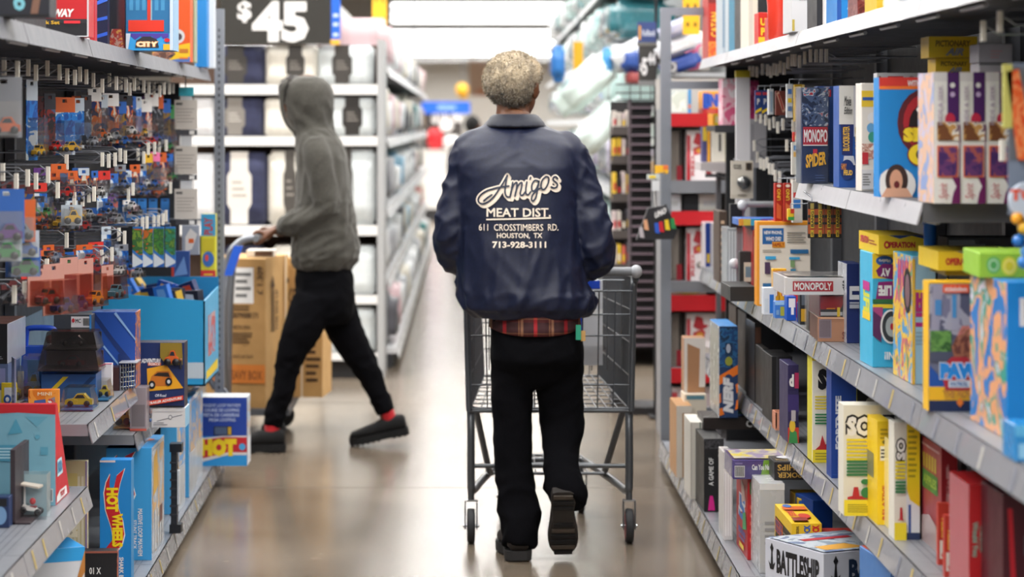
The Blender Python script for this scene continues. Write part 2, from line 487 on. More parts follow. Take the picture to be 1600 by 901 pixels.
# left run
gl = empty('gondola_shelving', (-1.5, 8, 0), 'grey steel shelving run with toy car pegs, left side of the aisle', 'shelving')
lb = [3.4, 4.5, 5.62, 6.70, 7.76, 9.08, 10.40]
for i in range(6):
    a, b = lb[i], lb[i + 1]
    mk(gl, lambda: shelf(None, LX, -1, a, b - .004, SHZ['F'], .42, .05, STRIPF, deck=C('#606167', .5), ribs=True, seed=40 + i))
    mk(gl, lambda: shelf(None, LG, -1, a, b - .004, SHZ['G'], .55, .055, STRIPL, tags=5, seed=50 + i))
for i in (0, 1, 2): mk(gl, lambda: shelf(None, LX, -1, lb[i], lb[i + 1] - .004, SHZ['K'], .45, .055, STRIPG, tags=5, seed=60 + i))
mk(gl, lambda: shelf(None, LX, -1, lb[3], lb[4] - .004, SHZ['N'], .45, .052, STRIPG, tags=3, seed=65))
for i in (4, 5): mk(gl, lambda: shelf(None, LX, -1, lb[i], lb[i + 1] - .004, SHZ['M'], .45, .052, STRIPL, tags=3, seed=70 + i))
BK = lambda d: -(1.42 + .011 * (d - 6.6))
mb = MB(); a, b = 3.4, 10.40
def slab(X0, th, a, b, z0, z1, mat):
    mb.hexa([(X0(a) - th, a, z0), (X0(a), a, z0), (X0(b), b, z0), (X0(b) - th, b, z0), (X0(a) - th, a, z1), (X0(a), a, z1), (X0(b), b, z1), (X0(b) - th, b, z1)], mat)
slab(BK, .05, a, b, 0, .85, C('#5c7080', .55)); slab(BK, .05, a, b, .85, 2.3, C('#1d1e24', .6))
mk(gl, lambda: mb.build('back_panel'))
mb = MB(); slab(lambda d: LG(d) - .04, .48, a, b, 0, .058, C('#2e2f33', .5))
mk(gl, lambda: mb.build('kick_plate'))
for b in lb[1:-1]:
    mb = MB(); mb.box(BK(b) + .004, BK(b) + .035, b - .02, b + .02, .1, 2.3, C('#55575d', .45, .3))
    mk(gl, lambda: mb.build('upright'))
mb = MB(); mb.box(-1.50, -1.17, 10.41, 10.43, .06, 1.68, C('#23252c', .6))
mk(gl, lambda: mb.build('end_panel'))
# end posts with their frames
POST = C('#858a93', .42, .35)
t = empty('end_frame', (wx(343, 10.45), 10.45, 0), 'grey square steel post at the far end of the left shelving run', 'post')
mb = MB(); mb.box(-.02, .02, -.02, .02, 0.0, wz(14, 10.45), POST); p = mb.build('post', t)
s = MB()
for k in range(60): s.box(-.004, .004, -.0212, -.0206, .25 + k * .028, .262 + k * .028, C('#3a3b40'))
s.build('slot_row', p)
mb = MB(); mb.tube([(-.02, 0, .36), (-.16, 0, .62)], .012, POST); mb.tube([(.02, 0, .36), (.12, .0, .2)], .008, POST); mb.build('brace', t)
mb = MB(); mb.box(-.42, -.02, -.015, .015, .12, .16, POST); mb.build('foot_bar', t)
d = 10.8
t = empty('end_frame', (wx(1040, d), d, 0), 'grey square steel frame at the far end of the right shelving run', 'post')
mb = MB(); mb.box(-.023, .023, -.02, .02, 0, wz(12, d), POST); mb.build('post', t)
z0, z1 = wz(24, d), wz(12, d); w = wx(1140, d) - wx(1040, d)
mb = MB(); mb.box(.023, .5, -.02, .02, z0, z1, POST); mb.build('top_rail', t)
mb = MB(); mb.box(.023, .5, -.02, .02, wz(139, d), wz(127, d), POST); mb.build('middle_rail', t)
mb = MB(); mb.box(.023, .5, -.02, .02, .2, .24, POST); mb.build('foot_rail', t)
# ---------------------------------------------------------------- people: lofts fused into one skin
def ring_loft(mb, rings, mat, n=40, p=2.4):
    """horizontal super-elliptic rings (cx, cy, z, rx, ry) stacked"""
    vs = []; fs = []
    for cx, cy, z, rx, ry in rings:
        for k in range(n):
            a = 2 * PI * k / n; c, s = math.cos(a), math.sin(a)
            vs.append((cx + rx * math.copysign(abs(c) ** (2 / p), c), cy + ry * math.copysign(abs(s) ** (2 / p), s), z))
    m = len(rings)
    for i in range(m - 1):
        for k in range(n): fs.append((i * n + k, i * n + (k + 1) % n, (i + 1) * n + (k + 1) % n, (i + 1) * n + k))
    fs.append(tuple(range(n))[::-1]); fs.append(tuple(range((m - 1) * n, m * n)))
    mb.faces(vs, fs, mat, True)
def catmull(pts, per=6):
    out = []
    P = [Vector(p) for p in pts]
    for i in range(len(P) - 1):
        a, b, c, d = P[max(i - 1, 0)], P[i], P[i + 1], P[min(i + 2, len(P) - 1)]
        for k in range(per):
            t = k / per
            out.append(.5 * ((2 * b) + (c - a) * t + (2 * a - 5 * b + 4 * c - d) * t * t + (3 * b - a - 3 * c + d) * t ** 3))
    out.append(P[-1]); return out
def limb(mb, pts, mat, per=5, n=24):
    """pts: (point, radius) smoothed; rounded ends"""
    P = catmull([p for p, r in pts], per); rr = [Vector((r if not isinstance(r, tuple) else r[0], r if not isinstance(r, tuple) else r[1], 0)) for p, r in pts]
    R = [(q.x, q.y) for q in catmull(rr, per)]
    mb.tube(P, R, mat, n)
def fuse(mb, voxel, smooth=3, fac=.5):
    o = bpy.data.objects.new('tmp', mb.mesh('tmp')); COL.objects.link(o)
    md = o.modifiers.new('r', 'REMESH'); md.mode = 'VOXEL'; md.voxel_size = voxel; md.use_smooth_shade = True
    dg = bpy.context.evaluated_depsgraph_get()
    me = bpy.data.meshes.new_from_object(o.evaluated_get(dg))
    old = o.data; bpy.data.objects.remove(o); bpy.data.meshes.remove(old)
    bm = bmesh.new(); bm.from_mesh(me)
    for _ in range(smooth): bmesh.ops.smooth_vert(bm, verts=bm.verts, factor=fac, use_axis_x=True, use_axis_y=True, use_axis_z=True)
    bm.to_mesh(me); bm.free()
    me.materials.clear()
    for m in mb.mats: me.materials.append(m)
    me.polygons.foreach_set('use_smooth', [True] * len(me.polygons))
    me.update()
    return me
def wrinkle(me, fn):
    ns = [v.normal.copy() for v in me.vertices]
    for v, nn in zip(me.vertices, ns): v.co += nn * fn(v.co, nn)
    bm = bmesh.new(); bm.from_mesh(me)
    for _ in range(2): bmesh.ops.smooth_vert(bm, verts=bm.verts, factor=.5, use_axis_x=True, use_axis_y=True, use_axis_z=True)
    bm.to_mesh(me); bm.free(); me.update()
def link(me, name, parent=None):
    o = bpy.data.objects.new(name, me); COL.objects.link(o)
    if parent: o.parent = parent; o.matrix_parent_inverse = Matrix.Translation(parent.location).inverted()
    me.name = name
    return o
def fold(co, dirv, across, along, seed=0.0, sharp=1.6):
    """ridged folds running along dirv"""
    d = Vector(dirv).normalized(); u = co.dot(d); w = co - d * u
    q = Vector((w.x / across, w.y / across, w.z / across)) + d * (u / along) + Vector((seed, seed * 2.3, seed * .7))
    return max(0.0, 1 - abs(noise.noise(q)) * 2) ** sharp - .4
def grip_hand(mb, bar, axis, fwd, up, mat, wrist, thumb=1, r=.016, s=1.0):
    """five fingers closed over a bar: bar = point on it under the middle knuckle"""
    bar = Vector(bar); ax = Vector(axis).normalized(); f = Vector(fwd).normalized(); u = Vector(up).normalized()
    for k, ln in enumerate((.95, 1.0, .97, .85)):
        o = ax * ((k - 1.5) * .0205 * s)
        pts = []
        for ang, q in ((158, 1.95), (125, 1.75), (85, 1.6), (35, 1.5), (-25, 1.5), (-80 * ln, 1.5), (-125 * ln, 1.55)):
            a = math.radians(ang); pts.append(bar + o + f * (math.cos(a) * r * q) + u * (math.sin(a) * r * q))
        mb.tube(catmull(pts, 3), [(.0098 - .0022 * i / 18) * s for i in range(19)], mat, 10)
    w = Vector(wrist); kn = bar + f * (-.028) + u * .020
    mid = w.lerp(kn, .55)
    # palm: broad flat loft from wrist to knuckles
    vs = []; fs = []; n = 16
    for t, hw, hh in ((0, .026, .02), (.3, .034, .019), (.65, .042, .017), (1, .043, .014), (1.12, .038, .008)):
        c = w.lerp(kn, t)
        for k in range(n):
            a = 2 * PI * k / n; vs.append(c + ax * (hw * s * math.cos(a)) + u * (hh * s * math.sin(a)))
    for i in range(4):
        for k in range(n): fs.append((i * n + k, i * n + (k + 1) % n, (i + 1) * n + (k + 1) % n, (i + 1) * n + k))
    fs.append(tuple(range(n))[::-1]); fs.append(tuple(range(4 * n, 5 * n)))
    mb.faces(vs, fs, mat, True)
    tb = w.lerp(kn, .35) + ax * (.03 * thumb)
    mb.tube(catmull([tb, tb + ax * (.014 * thumb) - u * .012 + f * .02, bar + ax * (.047 * thumb) - u * .022 - f * .012, bar + ax * (.036 * thumb) - u * .027 + f * .016], 4), [.014 - .0045 * i / 12 for i in range(13)], mat, 10)
def head(mb, c, mat, face, s=1.0, tilt=0.0):
    """skull with face; face = unit vector the nose points along"""
    st = len(mb.v)
    mb.ellipsoid((0, 0, .02), (.078, .098, .105), mat, 24, 16)           # cranium (nose towards +y)
    mb.ellipsoid((0, .022, -.045), (.062, .074, .075), mat, 20, 12)       # face
    mb.ellipsoid((0, .050, -.098), (.034, .036, .028), mat, 14, 10)       # chin
    mb.ellipsoid((0, .083, .018), (.055, .018, .014), mat, 14, 8)         # brow
    mb.tube([(0, .092, .012), (0, .110, -.016), (0, .117, -.032), (0, .100, -.042)], [.009, .012, .016, .011], mat, 10)  # nose
    for q in (-1, 1):
        mb.ellipsoid((q * .013, .102, -.036), (.010, .012, .009), mat, 8, 6)
        mb.ellipsoid((q * .040, .072, -.022), (.022, .020, .02), mat, 10, 8)      # cheek
        mb.ellipsoid((q * .031, .085, .0), (.014, .009, .010), mat, 10, 8)        # eye lid
        mb.ellipsoid((q * .086, -.008, -.016), (.014, .022, .036), mat, 12, 8)    # ear
        mb.ellipsoid((q * .097, -.016, -.004), (.008, .015, .023), mat, 10, 8)
    for zz, w in ((-.064, .021), (-.075, .020)): mb.ellipsoid((0, .092, zz), (w, .012, .0065), mat, 12, 6)  # lips
    mb.tube([(0, -.012, -.05), (0, -.03, -.16)], [.058, .062], mat, 20)         # neck
    f = Vector(face).normalized()
    a = math.atan2(-f.x, f.y)
    mb.xform(Matrix.Translation(Vector(c)) @ Matrix.Rotation(a, 4, 'Z') @ Matrix.Rotation(tilt, 4, 'X') @ Matrix.Scale(s, 4), st)
def shoe(parent, M, L, mat, solemat, boot=False, tread=True, label=None, wscale=1.0, collar=1.0):
    """shoe along +x (heel at 0, toe at L), sole under z = 0"""
    T = [(0, .026, .07), (.04, .033, .088), (.15, .036, .10 if boot else .09), (.30, .036, .10 if boot else .082), (.42, .037, .085 if boot else .068), (.55, .042, .066 if boot else .055), (.72, .047, .054 if boot else .046), (.86, .042, .046 if boot else .038), (.95, .030, .034), (1.0, .012, .016)]
    up = MB(); vs = []; fs = []; n = 20
    for t, w, h in T:
        w *= wscale
        if t < .4: h *= collar
        for k in range(n):
            a = 2 * PI * k / n; c, s = math.cos(a), math.sin(a)
            vs.append((t * L, w * math.copysign(abs(c) ** .8, c), h / 2 + h / 2 * math.copysign(abs(s) ** .75, s)))
    m = len(T)
    for i in range(m - 1):
        for k in range(n): fs.append((i * n + k, i * n + (k + 1) % n, (i + 1) * n + (k + 1) % n, (i + 1) * n + k))
    fs.append(tuple(range(n))[::-1]); fs.append(tuple(range((m - 1) * n, m * n)))
    up.faces(vs, fs, mat, True)
    so = MB()
    out = [(-.02, .022), (.0, .034), (.06, .039), (.16, .040), (.32, .034), (.46, .035), (.62, .046), (.76, .050), (.88, .045), (.96, .034), (1.02, .014)]
    P = [(t * L, w * wscale) for t, w in out] + [(t * L, -w * wscale) for t, w in out[::-1]]
    th = .026
    b = [(x, y, -th) for x, y in P]; tt = [(x * 1.0, y * 1.02, .006) for x, y in P]; k = len(P)
    so.faces(b + tt, [tuple(range(k))[::-1], tuple(range(k, 2 * k))] + [(i, (i + 1) % k, k + (i + 1) % k, k + i) for i in range(k)], solemat)
    if tread:
        tm = C('#121214', .8)
        for i in range(11):
            t0 = .03 + i * .092
            if .30 < t0 < .42: continue
            ww = np.interp(t0, [q[0] for q in out], [q[1] for q in out]) * .86 * wscale
            so.box(t0 * L, (t0 + .05) * L, -ww, ww, -th - .006, -th, tm if i % 3 else C('#4a423a', .75))
    up.xform(M); so.xform(M)
    u = up.build('shoe'); u.parent = parent; u.matrix_parent_inverse = Matrix.Translation(parent.location).inverted()
    s_ = so.build('sole'); s_.parent = u
    if label: u['label'] = label
    return u
def frame(origin, xdir, zdir):
    x = Vector(xdir).normalized(); z = Vector(zdir).normalized(); y = z.cross(x).normalized(); z = x.cross(y)
    M = Matrix((x, y, z)).transposed().to_4x4(); M.translation = Vector(origin); return M

def ribbon(mb, pts, w, mat, wend=None):
    """flat stroke with round ends in 2-D"""
    P = [Vector((p[0], p[1], 0)) for p in pts]; n = len(P)
    L = []; R = []
    for i in range(n):
        t = (P[min(i + 1, n - 1)] - P[max(i - 1, 0)]).normalized(); nn = Vector((-t.y, t.x, 0))
        L.append(P[i] + nn * w / 2); R.append(P[i] - nn * w / 2)
    for i in range(n - 1): mb.poly([R[i], R[i + 1], L[i + 1], L[i]], mat)
    for q in (P[0], P[-1]): mb.poly([q + Vector((math.cos(a * PI / 6), math.sin(a * PI / 6), 0)) * w / 2 for a in range(12)], mat)

# ================================================================= the man with the cart
MD = 8.4
man = empty('person', (wx(822, MD), MD, 0), 'person from behind in a navy printed windbreaker pushing a wire shopping cart', 'person')
def mp(px, py, dy=0.0): return Vector((wx(px, MD), MD + dy, wz(py, MD)))
SKIN = cloth('#55331f', '#6d442b', 30, .5, .05, sheen=0)
NAVY = cloth('#10162c', '#151c36', 90, .5, .05, sheen=0, spec=.38)
BLKD = cloth('#08080b', '#0d0d11', 220, .95, .1, sheen=0, spec=.08)
# body
b = MB()
HC = mp(806, 133, .10)
head(b, HC, SKIN, (.5, .86, 0), .97)
CARTD = 8.66; BARZ = wz(424, 8.64); BARY = 8.64
Ls, Le, Lw = mp(738, 240, .03), mp(706, 366, .0), Vector((wx(768, BARY), BARY - .115, BARZ + .03))
Rs, Re, Rw = mp(888, 240, .03), mp(928, 392, .0), Vector((wx(880, BARY), BARY - .115, BARZ + .03))
b.tube([mp(806, 180, .07), mp(806, 240, .02), mp(812, 330, 0), mp(820, 430, 0), mp(832, 530, 0)], [.06, .085, .10, .10, .10], SKIN, 20)
for s_, e_, w_, sg in ((Ls, Le, Lw, 1), (Rs, Re, Rw, -1)):
    limb(b, [(s_.lerp(mp(806, 235, .02), .6), .06), (s_, .05), (s_.lerp(e_, .5), .042), (e_, .036), (e_.lerp(w_, .5), .033), (w_, .026)], SKIN)
    grip_hand(b, (w_.x, BARY, BARZ), (1, 0, 0), (0, 1, 0), (0, 0, 1), SKIN, w_, sg)
for pts in ([mp(812, 530, 0), mp(800, 600, 0), mp(800, 690, 0), mp(806, 780, -.02), mp(809, 845, -.04)], [mp(855, 530, 0), mp(876, 600, .03), mp(878, 665, .05), mp(880, 720, -.02), mp(880, 770, -.12)]):
    limb(b, list(zip(pts, (.06, .05, .04, .034, .028))), SKIN)
body = link(fuse(b, .0055, 2), 'body', man)
# hair: tight grey curls
HAIR = cloth('#8a7d69', '#c9b99e', 24, .95, .5, sheen=.3)
_n = HAIR.node_tree; _tc = _n.nodes.new('ShaderNodeTexCoord'); _s = _n.nodes.new('ShaderNodeSeparateXYZ'); _m = _n.nodes.new('ShaderNodeMapRange'); _x = _n.nodes.new('ShaderNodeMix'); _x.data_type = 'RGBA'
_m.inputs['From Min'].default_value = wz(172, MD); _m.inputs['From Max'].default_value = wz(120, MD)     # natural colour: dark at the nape, grey on top
_x.inputs[6].default_value = lin('#2c2620'); _b = _n.nodes['Principled BSDF']
_n.links.new(_tc.outputs['Object'], _s.inputs[0]); _n.links.new(_s.outputs['Z'], _m.inputs['Value']); _n.links.new(_m.outputs[0], _x.inputs[0])
_n.links.new(_b.inputs['Base Color'].links[0].from_socket, _x.inputs[7]); _n.links.new(_x.outputs[2], _b.inputs['Base Color'])
hb = bmesh.new(); bmesh.ops.create_icosphere(hb, subdivisions=6, radius=1)
hc = mp(803, 126, .085)
for v in hb.verts:
    n_ = v.co.copy()
    back = max(0, -n_.y)
    r = Vector((.103, .112, .102))
    q = Vector((n_.x * r.x, n_.y * r.y, n_.z * r.z))
    if n_.z < -.35: q.x *= 1 - .35 * (-.35 - n_.z)
    if n_.y > .25: q *= 1 - .32 * (n_.y - .25) - (.25 if n_.z < 0 else 0) * (n_.y - .25)
    q.x *= 1 - .27 * max(0, min(1, (n_.x - .35) / .45)) * max(0, min(1, (.25 - n_.z) / .5))
    q *= 1 + .05 * noise.noise(n_ * 3.1) + .03 * noise.noise(n_ * 9) + .025 * noise.noise(n_ * 26)
    v.co = q
rh = random.Random(3)
base_v = [(v.co.copy(), v.co.normalized()) for v in hb.verts]
for _ in range(5200):                                    # loose curls standing off the surface
    c, n_ = rh.choice(base_v)
    if n_.y > .55: continue
    t1 = n_.orthogonal().normalized(); t1.rotate(Matrix.Rotation(rh.random() * 6.28, 3, n_))
    l = .006 + .008 * rh.random(); w_ = .0011
    p0 = c; p1 = c + n_ * l * .6 + t1 * l * .5; p2 = c + n_ * l * .9 - t1 * l * .2
    sd = n_.cross(t1) * w_
    vv = [hb.verts.new(p) for p in (p0 - sd, p0 + sd, p1 + sd, p1 - sd, p2)]
    hb.faces.new((vv[0], vv[1], vv[2], vv[3])); hb.faces.new((vv[3], vv[2], vv[4]))
me = bpy.data.meshes.new('hair'); hb.to_mesh(me); hb.free(); me.transform(Matrix.Translation(hc)); me.materials.append(HAIR)
me.polygons.foreach_set('use_smooth', [True] * len(me.polygons))
link(me, 'hair', man)['label'] = 'short curly grey hair'
# jacket
j = MB()
px = lambda v: v * MD / F
ring_loft(j, [(mp(cx, y, dy).x, MD + dy, wz(y, MD), px(hw), hd) for y, cx, hw, hd, dy in (
    (186, 805, 40, .075, .075), (197, 806, 50, .082, .068), (206, 807, 74, .098, .055), (216, 808, 90, .112, .045), (230, 808, 99, .13, .035), (260, 808, 98, .150, .02), (320, 809, 93, .160, .01),
    (385, 811, 94, .165, .0), (440, 816, 101, .175, 0), (470, 822, 105, .178, 0), (486, 824, 103, .168, 0), (497, 826, 88, .146, 0))], NAVY, 44, 2.3)
limb(j, [(mp(752, 226, .035), .05), (mp(736, 236, .03), .066), (mp(720, 300, .02), .066), (mp(706, 362, .0), .063), (mp(713, 398, .05), .062), (mp(732, 414, .13), .052), (Lw + Vector((-.012, -.03, .005)), .043)], NAVY)
limb(j, [(mp(868, 226, .035), .05), (mp(886, 238, .03), .068), (mp(910, 305, .02), .068), (mp(929, 372, .0), .068), (mp(929, 404, .03), .066), (mp(912, 418, .12), .054), (Rw + Vector((.012, -.03, .005)), .043)], NAVY)
jm = fuse(j, .0075, 3)
def jf(co, n):
    z = co.z; a = 0.0
    low = min(1, max(0, (1.22 - z) / .3)); cx_ = wx(812, MD)
    a += .012 * low * fold(co, (.35, 0, 1), .055, .35, 1.3) * (1 if z > .86 else .4)
    a += .008 * low * fold(co, (-.6, 0, 1), .07, .4, 5.1)
    if 1.15 < z: a += .006 * fold(co, (1, 0, .5 if co.x < cx_ else -.5), .06, .35, 2.7)
    a += .012 * math.exp(-((z - .905) / .03) ** 2) * (.3 + fold(co, (1, 0, .3), .05, .16, 8.8))
    armx = abs(co.x - cx_) > .215
    if armx: a += .010 * fold(co, (1, 0, .5), .055, .25, 3.9)
    if .86 > z: a -= .006
    if 1.13 < z < 1.36 and abs(co.x - cx_) < .17: a *= .35
    return a
wrinkle(jm, jf)
jacket = link(jm, 'jacket', man)
jacket['label'] = 'navy blue nylon windbreaker with cream lettering on the back'
# collar
cm = MB()
ring_loft(cm, [(mp(cx, y, dy).x, MD + dy, wz(y, MD), px(hw), hd) for y, cx, hw, hd, dy in ((199, 806, 49, .104, .056), (190, 806, 45, .097, .058), (182, 805, 39, .086, .062), (178, 805, 33, .074, .066))], cloth('#0c1122', '#11172a', 90, .6, .05), 36, 2.1)
link(fuse(cm, .005, 2), 'collar', jacket)
# the print on the back
bv = BVHTree.FromPolygons([v.co for v in jm.vertices], [tuple(p.vertices) for p in jm.polygons])
def onto(x, z, off):
    h = bv.ray_cast(Vector((x, MD - 2, z)), Vector((0, 1, 0)))
    return (x, (h[0].y if h[0] else MD - .15) - off, z)
def project(mb2, name, off):
    bm = bmesh.new(); bm.from_mesh(mb2.mesh('t'))
    bmesh.ops.triangulate(bm, faces=bm.faces)
    for _ in range(5):
        es = [e for e in bm.edges if e.calc_length() > .009]
        if not es: break
        bmesh.ops.subdivide_edges(bm, edges=es, cuts=1)
    for v in bm.verts: v.co = onto(v.co.x, v.co.y, off + v.co.z)
    me = bpy.data.meshes.new(name); bm.to_mesh(me); bm.free()
    for m in mb2.mats: me.materials.append(m)
    o = bpy.data.objects.new(name, me); COL.objects.link(o); o.parent = jacket; return o
CREAM = C('#e9dccb', .6); INK = C('#18233a', .5)
ZS = 6.673
def z2w(x, y): return (wx(735 + x / ZS, MD - .14), wz(260 + y / ZS, MD - .14))
strokes = [
    [(385, 92), (342, 170), (300, 232), (255, 300), (200, 355), (140, 388), (95, 380), (82, 345), (105, 300), (165, 256), (230, 234), (300, 216), (400, 203)],
    [(140, 358), (178, 325), (222, 295)],
    [(385, 92), (368, 180), (360, 260), (374, 308), (402, 316)],
    [(440, 165), (428, 240), (412, 318)], [(420, 270), (448, 195), (482, 165), (482, 215), (464, 308)], [(470, 270), (500, 195), (535, 165), (532, 220), (518, 285), (542, 298), (572, 262)],
    [(588, 160), (578, 225), (578, 278), (602, 292), (628, 262)], [(628, 112), (622, 134)],
    [(708, 152), (672, 145), (642, 190), (642, 248), (672, 248), (702, 200), (716, 146), (702, 230), (682, 320), (652, 358), (636, 338), (652, 290), (702, 240), (738, 224)],
    [(790, 105), (752, 140), (736, 198), (752, 240), (785, 226), (815, 165), (815, 116), (790, 105)],
    [(912, 128), (892, 108), (866, 120), (868, 146), (892, 164), (910, 188), (900, 216), (872, 224), (844, 214)]]
c_ = MB(); k_ = MB()
for st in strokes:
    sm = [(q.x, q.y) for q in catmull([(a, b_, 0) for a, b_ in st], 6)]
    for dx, dy, w_ in ((0, 0, 46), (8, 9, 44), (15, 18, 42), (22, 26, 38)):
        ribbon(c_, [z2w(a + dx, b_ + dy) for a, b_ in sm], w_ / ZS * MD / F, CREAM)
    ribbon(k_, [z2w(a, b_) for a, b_ in sm], 17 / ZS * MD / F, INK)
def line(mb2, s, x0, y0, x1, y1, bold):
    v, f = textmesh(s, bold); xs = [q[0] for q in v]; ys = [q[1] for q in v]
    ax, bx, ay, by = min(xs), max(xs), min(ys), max(ys)
    mb2.faces([z2w(x0 + (x - ax) / (bx - ax) * (x1 - x0), y1 + (y - ay) / (by - ay) * (y0 - y1)) + (rest[0] * 4 if rest else 0,) for x, y, *rest in v], f, CREAM)
for mbx in (c_, k_): mbx.v = [(q[0], q[1], 0.0) for q in mbx.v]
line(c_, 'MEAT DIST.', 168, 432, 838, 524, .03)
c_.poly([z2w(165, 560) + (0,), z2w(840, 542) + (0,), z2w(840, 526) + (0,), z2w(165, 544) + (0,)], CREAM)
line(c_, '611  CROSSTIMBERS  RD.', 88, 598, 918, 668, .012)
line(c_, 'HOUSTON,  TX', 275, 690, 748, 752, .02)
line(c_, '713-928-3111', 228, 778, 788, 846, .03)
project(c_, 'cream_print', .005)
project(k_, 'script_lettering', .0085)
# plaid shirt tail
PLD = bpy.data.materials.new('plaid_flannel'); PLD.use_nodes = True
nt = PLD.node_tree; bs = nt.nodes['Principled BSDF']; tc = nt.nodes.new('ShaderNodeTexCoord'); sx = nt.nodes.new('ShaderNodeSeparateXYZ'); nt.links.new(tc.outputs['Object'], sx.inputs[0])
def stripes(sock, period, cols):
    ml = nt.nodes.new('ShaderNodeMath'); ml.operation = 'MULTIPLY'; ml.inputs[1].default_value = 1 / period; nt.links.new(sock, ml.inputs[0])
    fr = nt.nodes.new('ShaderNodeMath'); fr.operation = 'FRACT'; nt.links.new(ml.outputs[0], fr.inputs[0])
    r = nt.nodes.new('ShaderNodeValToRGB'); r.color_ramp.interpolation = 'CONSTANT'; e = r.color_ramp.elements
    e[0].position = cols[0][0]; e[0].color = lin(cols[0][1]); e[1].position = cols[1][0]; e[1].color = lin(cols[1][1])
    for p, c in cols[2:]: q = e.new(p); q.color = lin(c)
    nt.links.new(fr.outputs[0], r.inputs[0]); return r.outputs[0]
s1 = stripes(sx.outputs['X'], .105, [(0, '#3c1a1e'), (.18, '#a0704f'), (.22, '#5a2a26'), (.26, '#b08060'), (.34, '#3c1a1e'), (.68, '#c41e2a'), (.80, '#3c1a1e')])
s2 = stripes(sx.outputs['Z'], .05, [(0, '#2c1518'), (.5, '#6b2420'), (.7, '#a06a4a'), (.78, '#3c1a1e')])
mx = nt.nodes.new('ShaderNodeMix'); mx.data_type = 'RGBA'; mx.inputs[0].default_value = .42
nt.links.new(s1, mx.inputs[6]); nt.links.new(s2, mx.inputs[7]); nt.links.new(mx.outputs[2], bs.inputs['Base Color']); bs.inputs['Roughness'].default_value = .85
s = MB(); n = 60; vs = []; fs = []
for i, (zz, gx) in enumerate(((wz(482, MD), .0), (wz(496, MD), .004), (wz(508, MD), .008), (wz(520, MD), .010))):
    for k in range(n + 1):
        a = PI * 1.0 + PI * (k / n)                      # back half
        hemz = 0
        if i == 3: hemz = .012 * abs(math.cos(a)) ** 3 * 2
        vs.append((wx(836, MD) + (.150 + gx) * math.cos(a), MD + (.138 + gx) * math.sin(a) + .003 * math.sin(k * .9), zz + hemz))
m_ = n + 1
for i in range(3):
    for k in range(n): fs.append((i * m_ + k, i * m_ + k + 1, (i + 1) * m_ + k + 1, (i + 1) * m_ + k))
s.faces(vs, fs, PLD, True)
sh = link(s.mesh('shirt_tail'), 'shirt_tail', man); sh['label'] = 'red and tan plaid shirt tail showing under the jacket'
sm_ = sh.modifiers.new('thick', 'SOLIDIFY'); sm_.thickness = .003
# trousers
t = MB()
ring_loft(t, [(wx(cx, MD), MD, wz(y, MD), px(hw), hd) for y, cx, hw, hd in ((484, 834, 66, .125), (505, 835, 68, .13), (535, 838, 72, .142), (560, 839, 74, .14), (582, 840, 60, .10), (606, 840, 28, .06))], BLKD, 40, 2.4)
limb(t, [(mp(803, 540, 0), .080), (mp(800, 590, 0), .076), (mp(800, 650, .01), .072), (mp(802, 720, .01), .069), (mp(808, 775, -.01), .070), (mp(813, 800, -.02), .074), (mp(812, 826, -.045), .062), (mp(810, 850, -.058), .058)], BLKD)
limb(t, [(mp(874, 540, 0), .086), (mp(875, 590, .02), .083), (mp(877, 640, .04), .080), (mp(880, 672, .04), .076), (mp(876, 712, .0), .063), (mp(878, 745, -.06), .068), (mp(884, 764, -.10), .070), (mp(882, 778, -.13), .056)], BLKD)
tm = fuse(t, .0075, 7)
def tf(co, n):
    a = .005 * fold(co, (1, 0, .35), .07, .3, 4.2) + .004 * fold(co, (.6, 0, -1), .08, .4, 9.7)
    if co.z < .26: a *= 2.2
    return a - .001
wrinkle(tm, tf)
link(tm, 'trousers', man)['label'] = 'loose black trousers'
tg = MB(); tg.box(wx(897, MD), wx(905, MD), MD - .12, MD - .116, wz(526, MD), wz(503, MD), C('#1f8a6c', .7)); tg.box(wx(905, MD), wx(912, MD), MD - .115, MD - .111, wz(528, MD), wz(512, MD), C('#b08a50', .7))
link(tg.mesh('pocket_cloth'), 'pocket_cloth', man)['label'] = 'green and tan cloth poking out of the right pocket'
LEATH = C('#1e1815', .5); SOLE = C('#1d1c1d', .7)
fd = 8.30
shoe(man, frame((wx(811, fd), fd, .032), (-.08, 1, 0), (0, 0, 1)), .29, LEATH, SOLE, True, label='left work boot flat on the floor', wscale=1.18)
td = 8.36
toe = Vector((wx(880, td), td, .016)); dr = Vector((.02, .50, -.866)).normalized()
shoe(man, frame(toe - dr * .262 + Vector((0, .03, .015)), dr, (0, .866, .5)), .262, LEATH, C('#2a2624', .7), True, label='right work boot lifted on its toe showing the ridged sole', wscale=1.05)

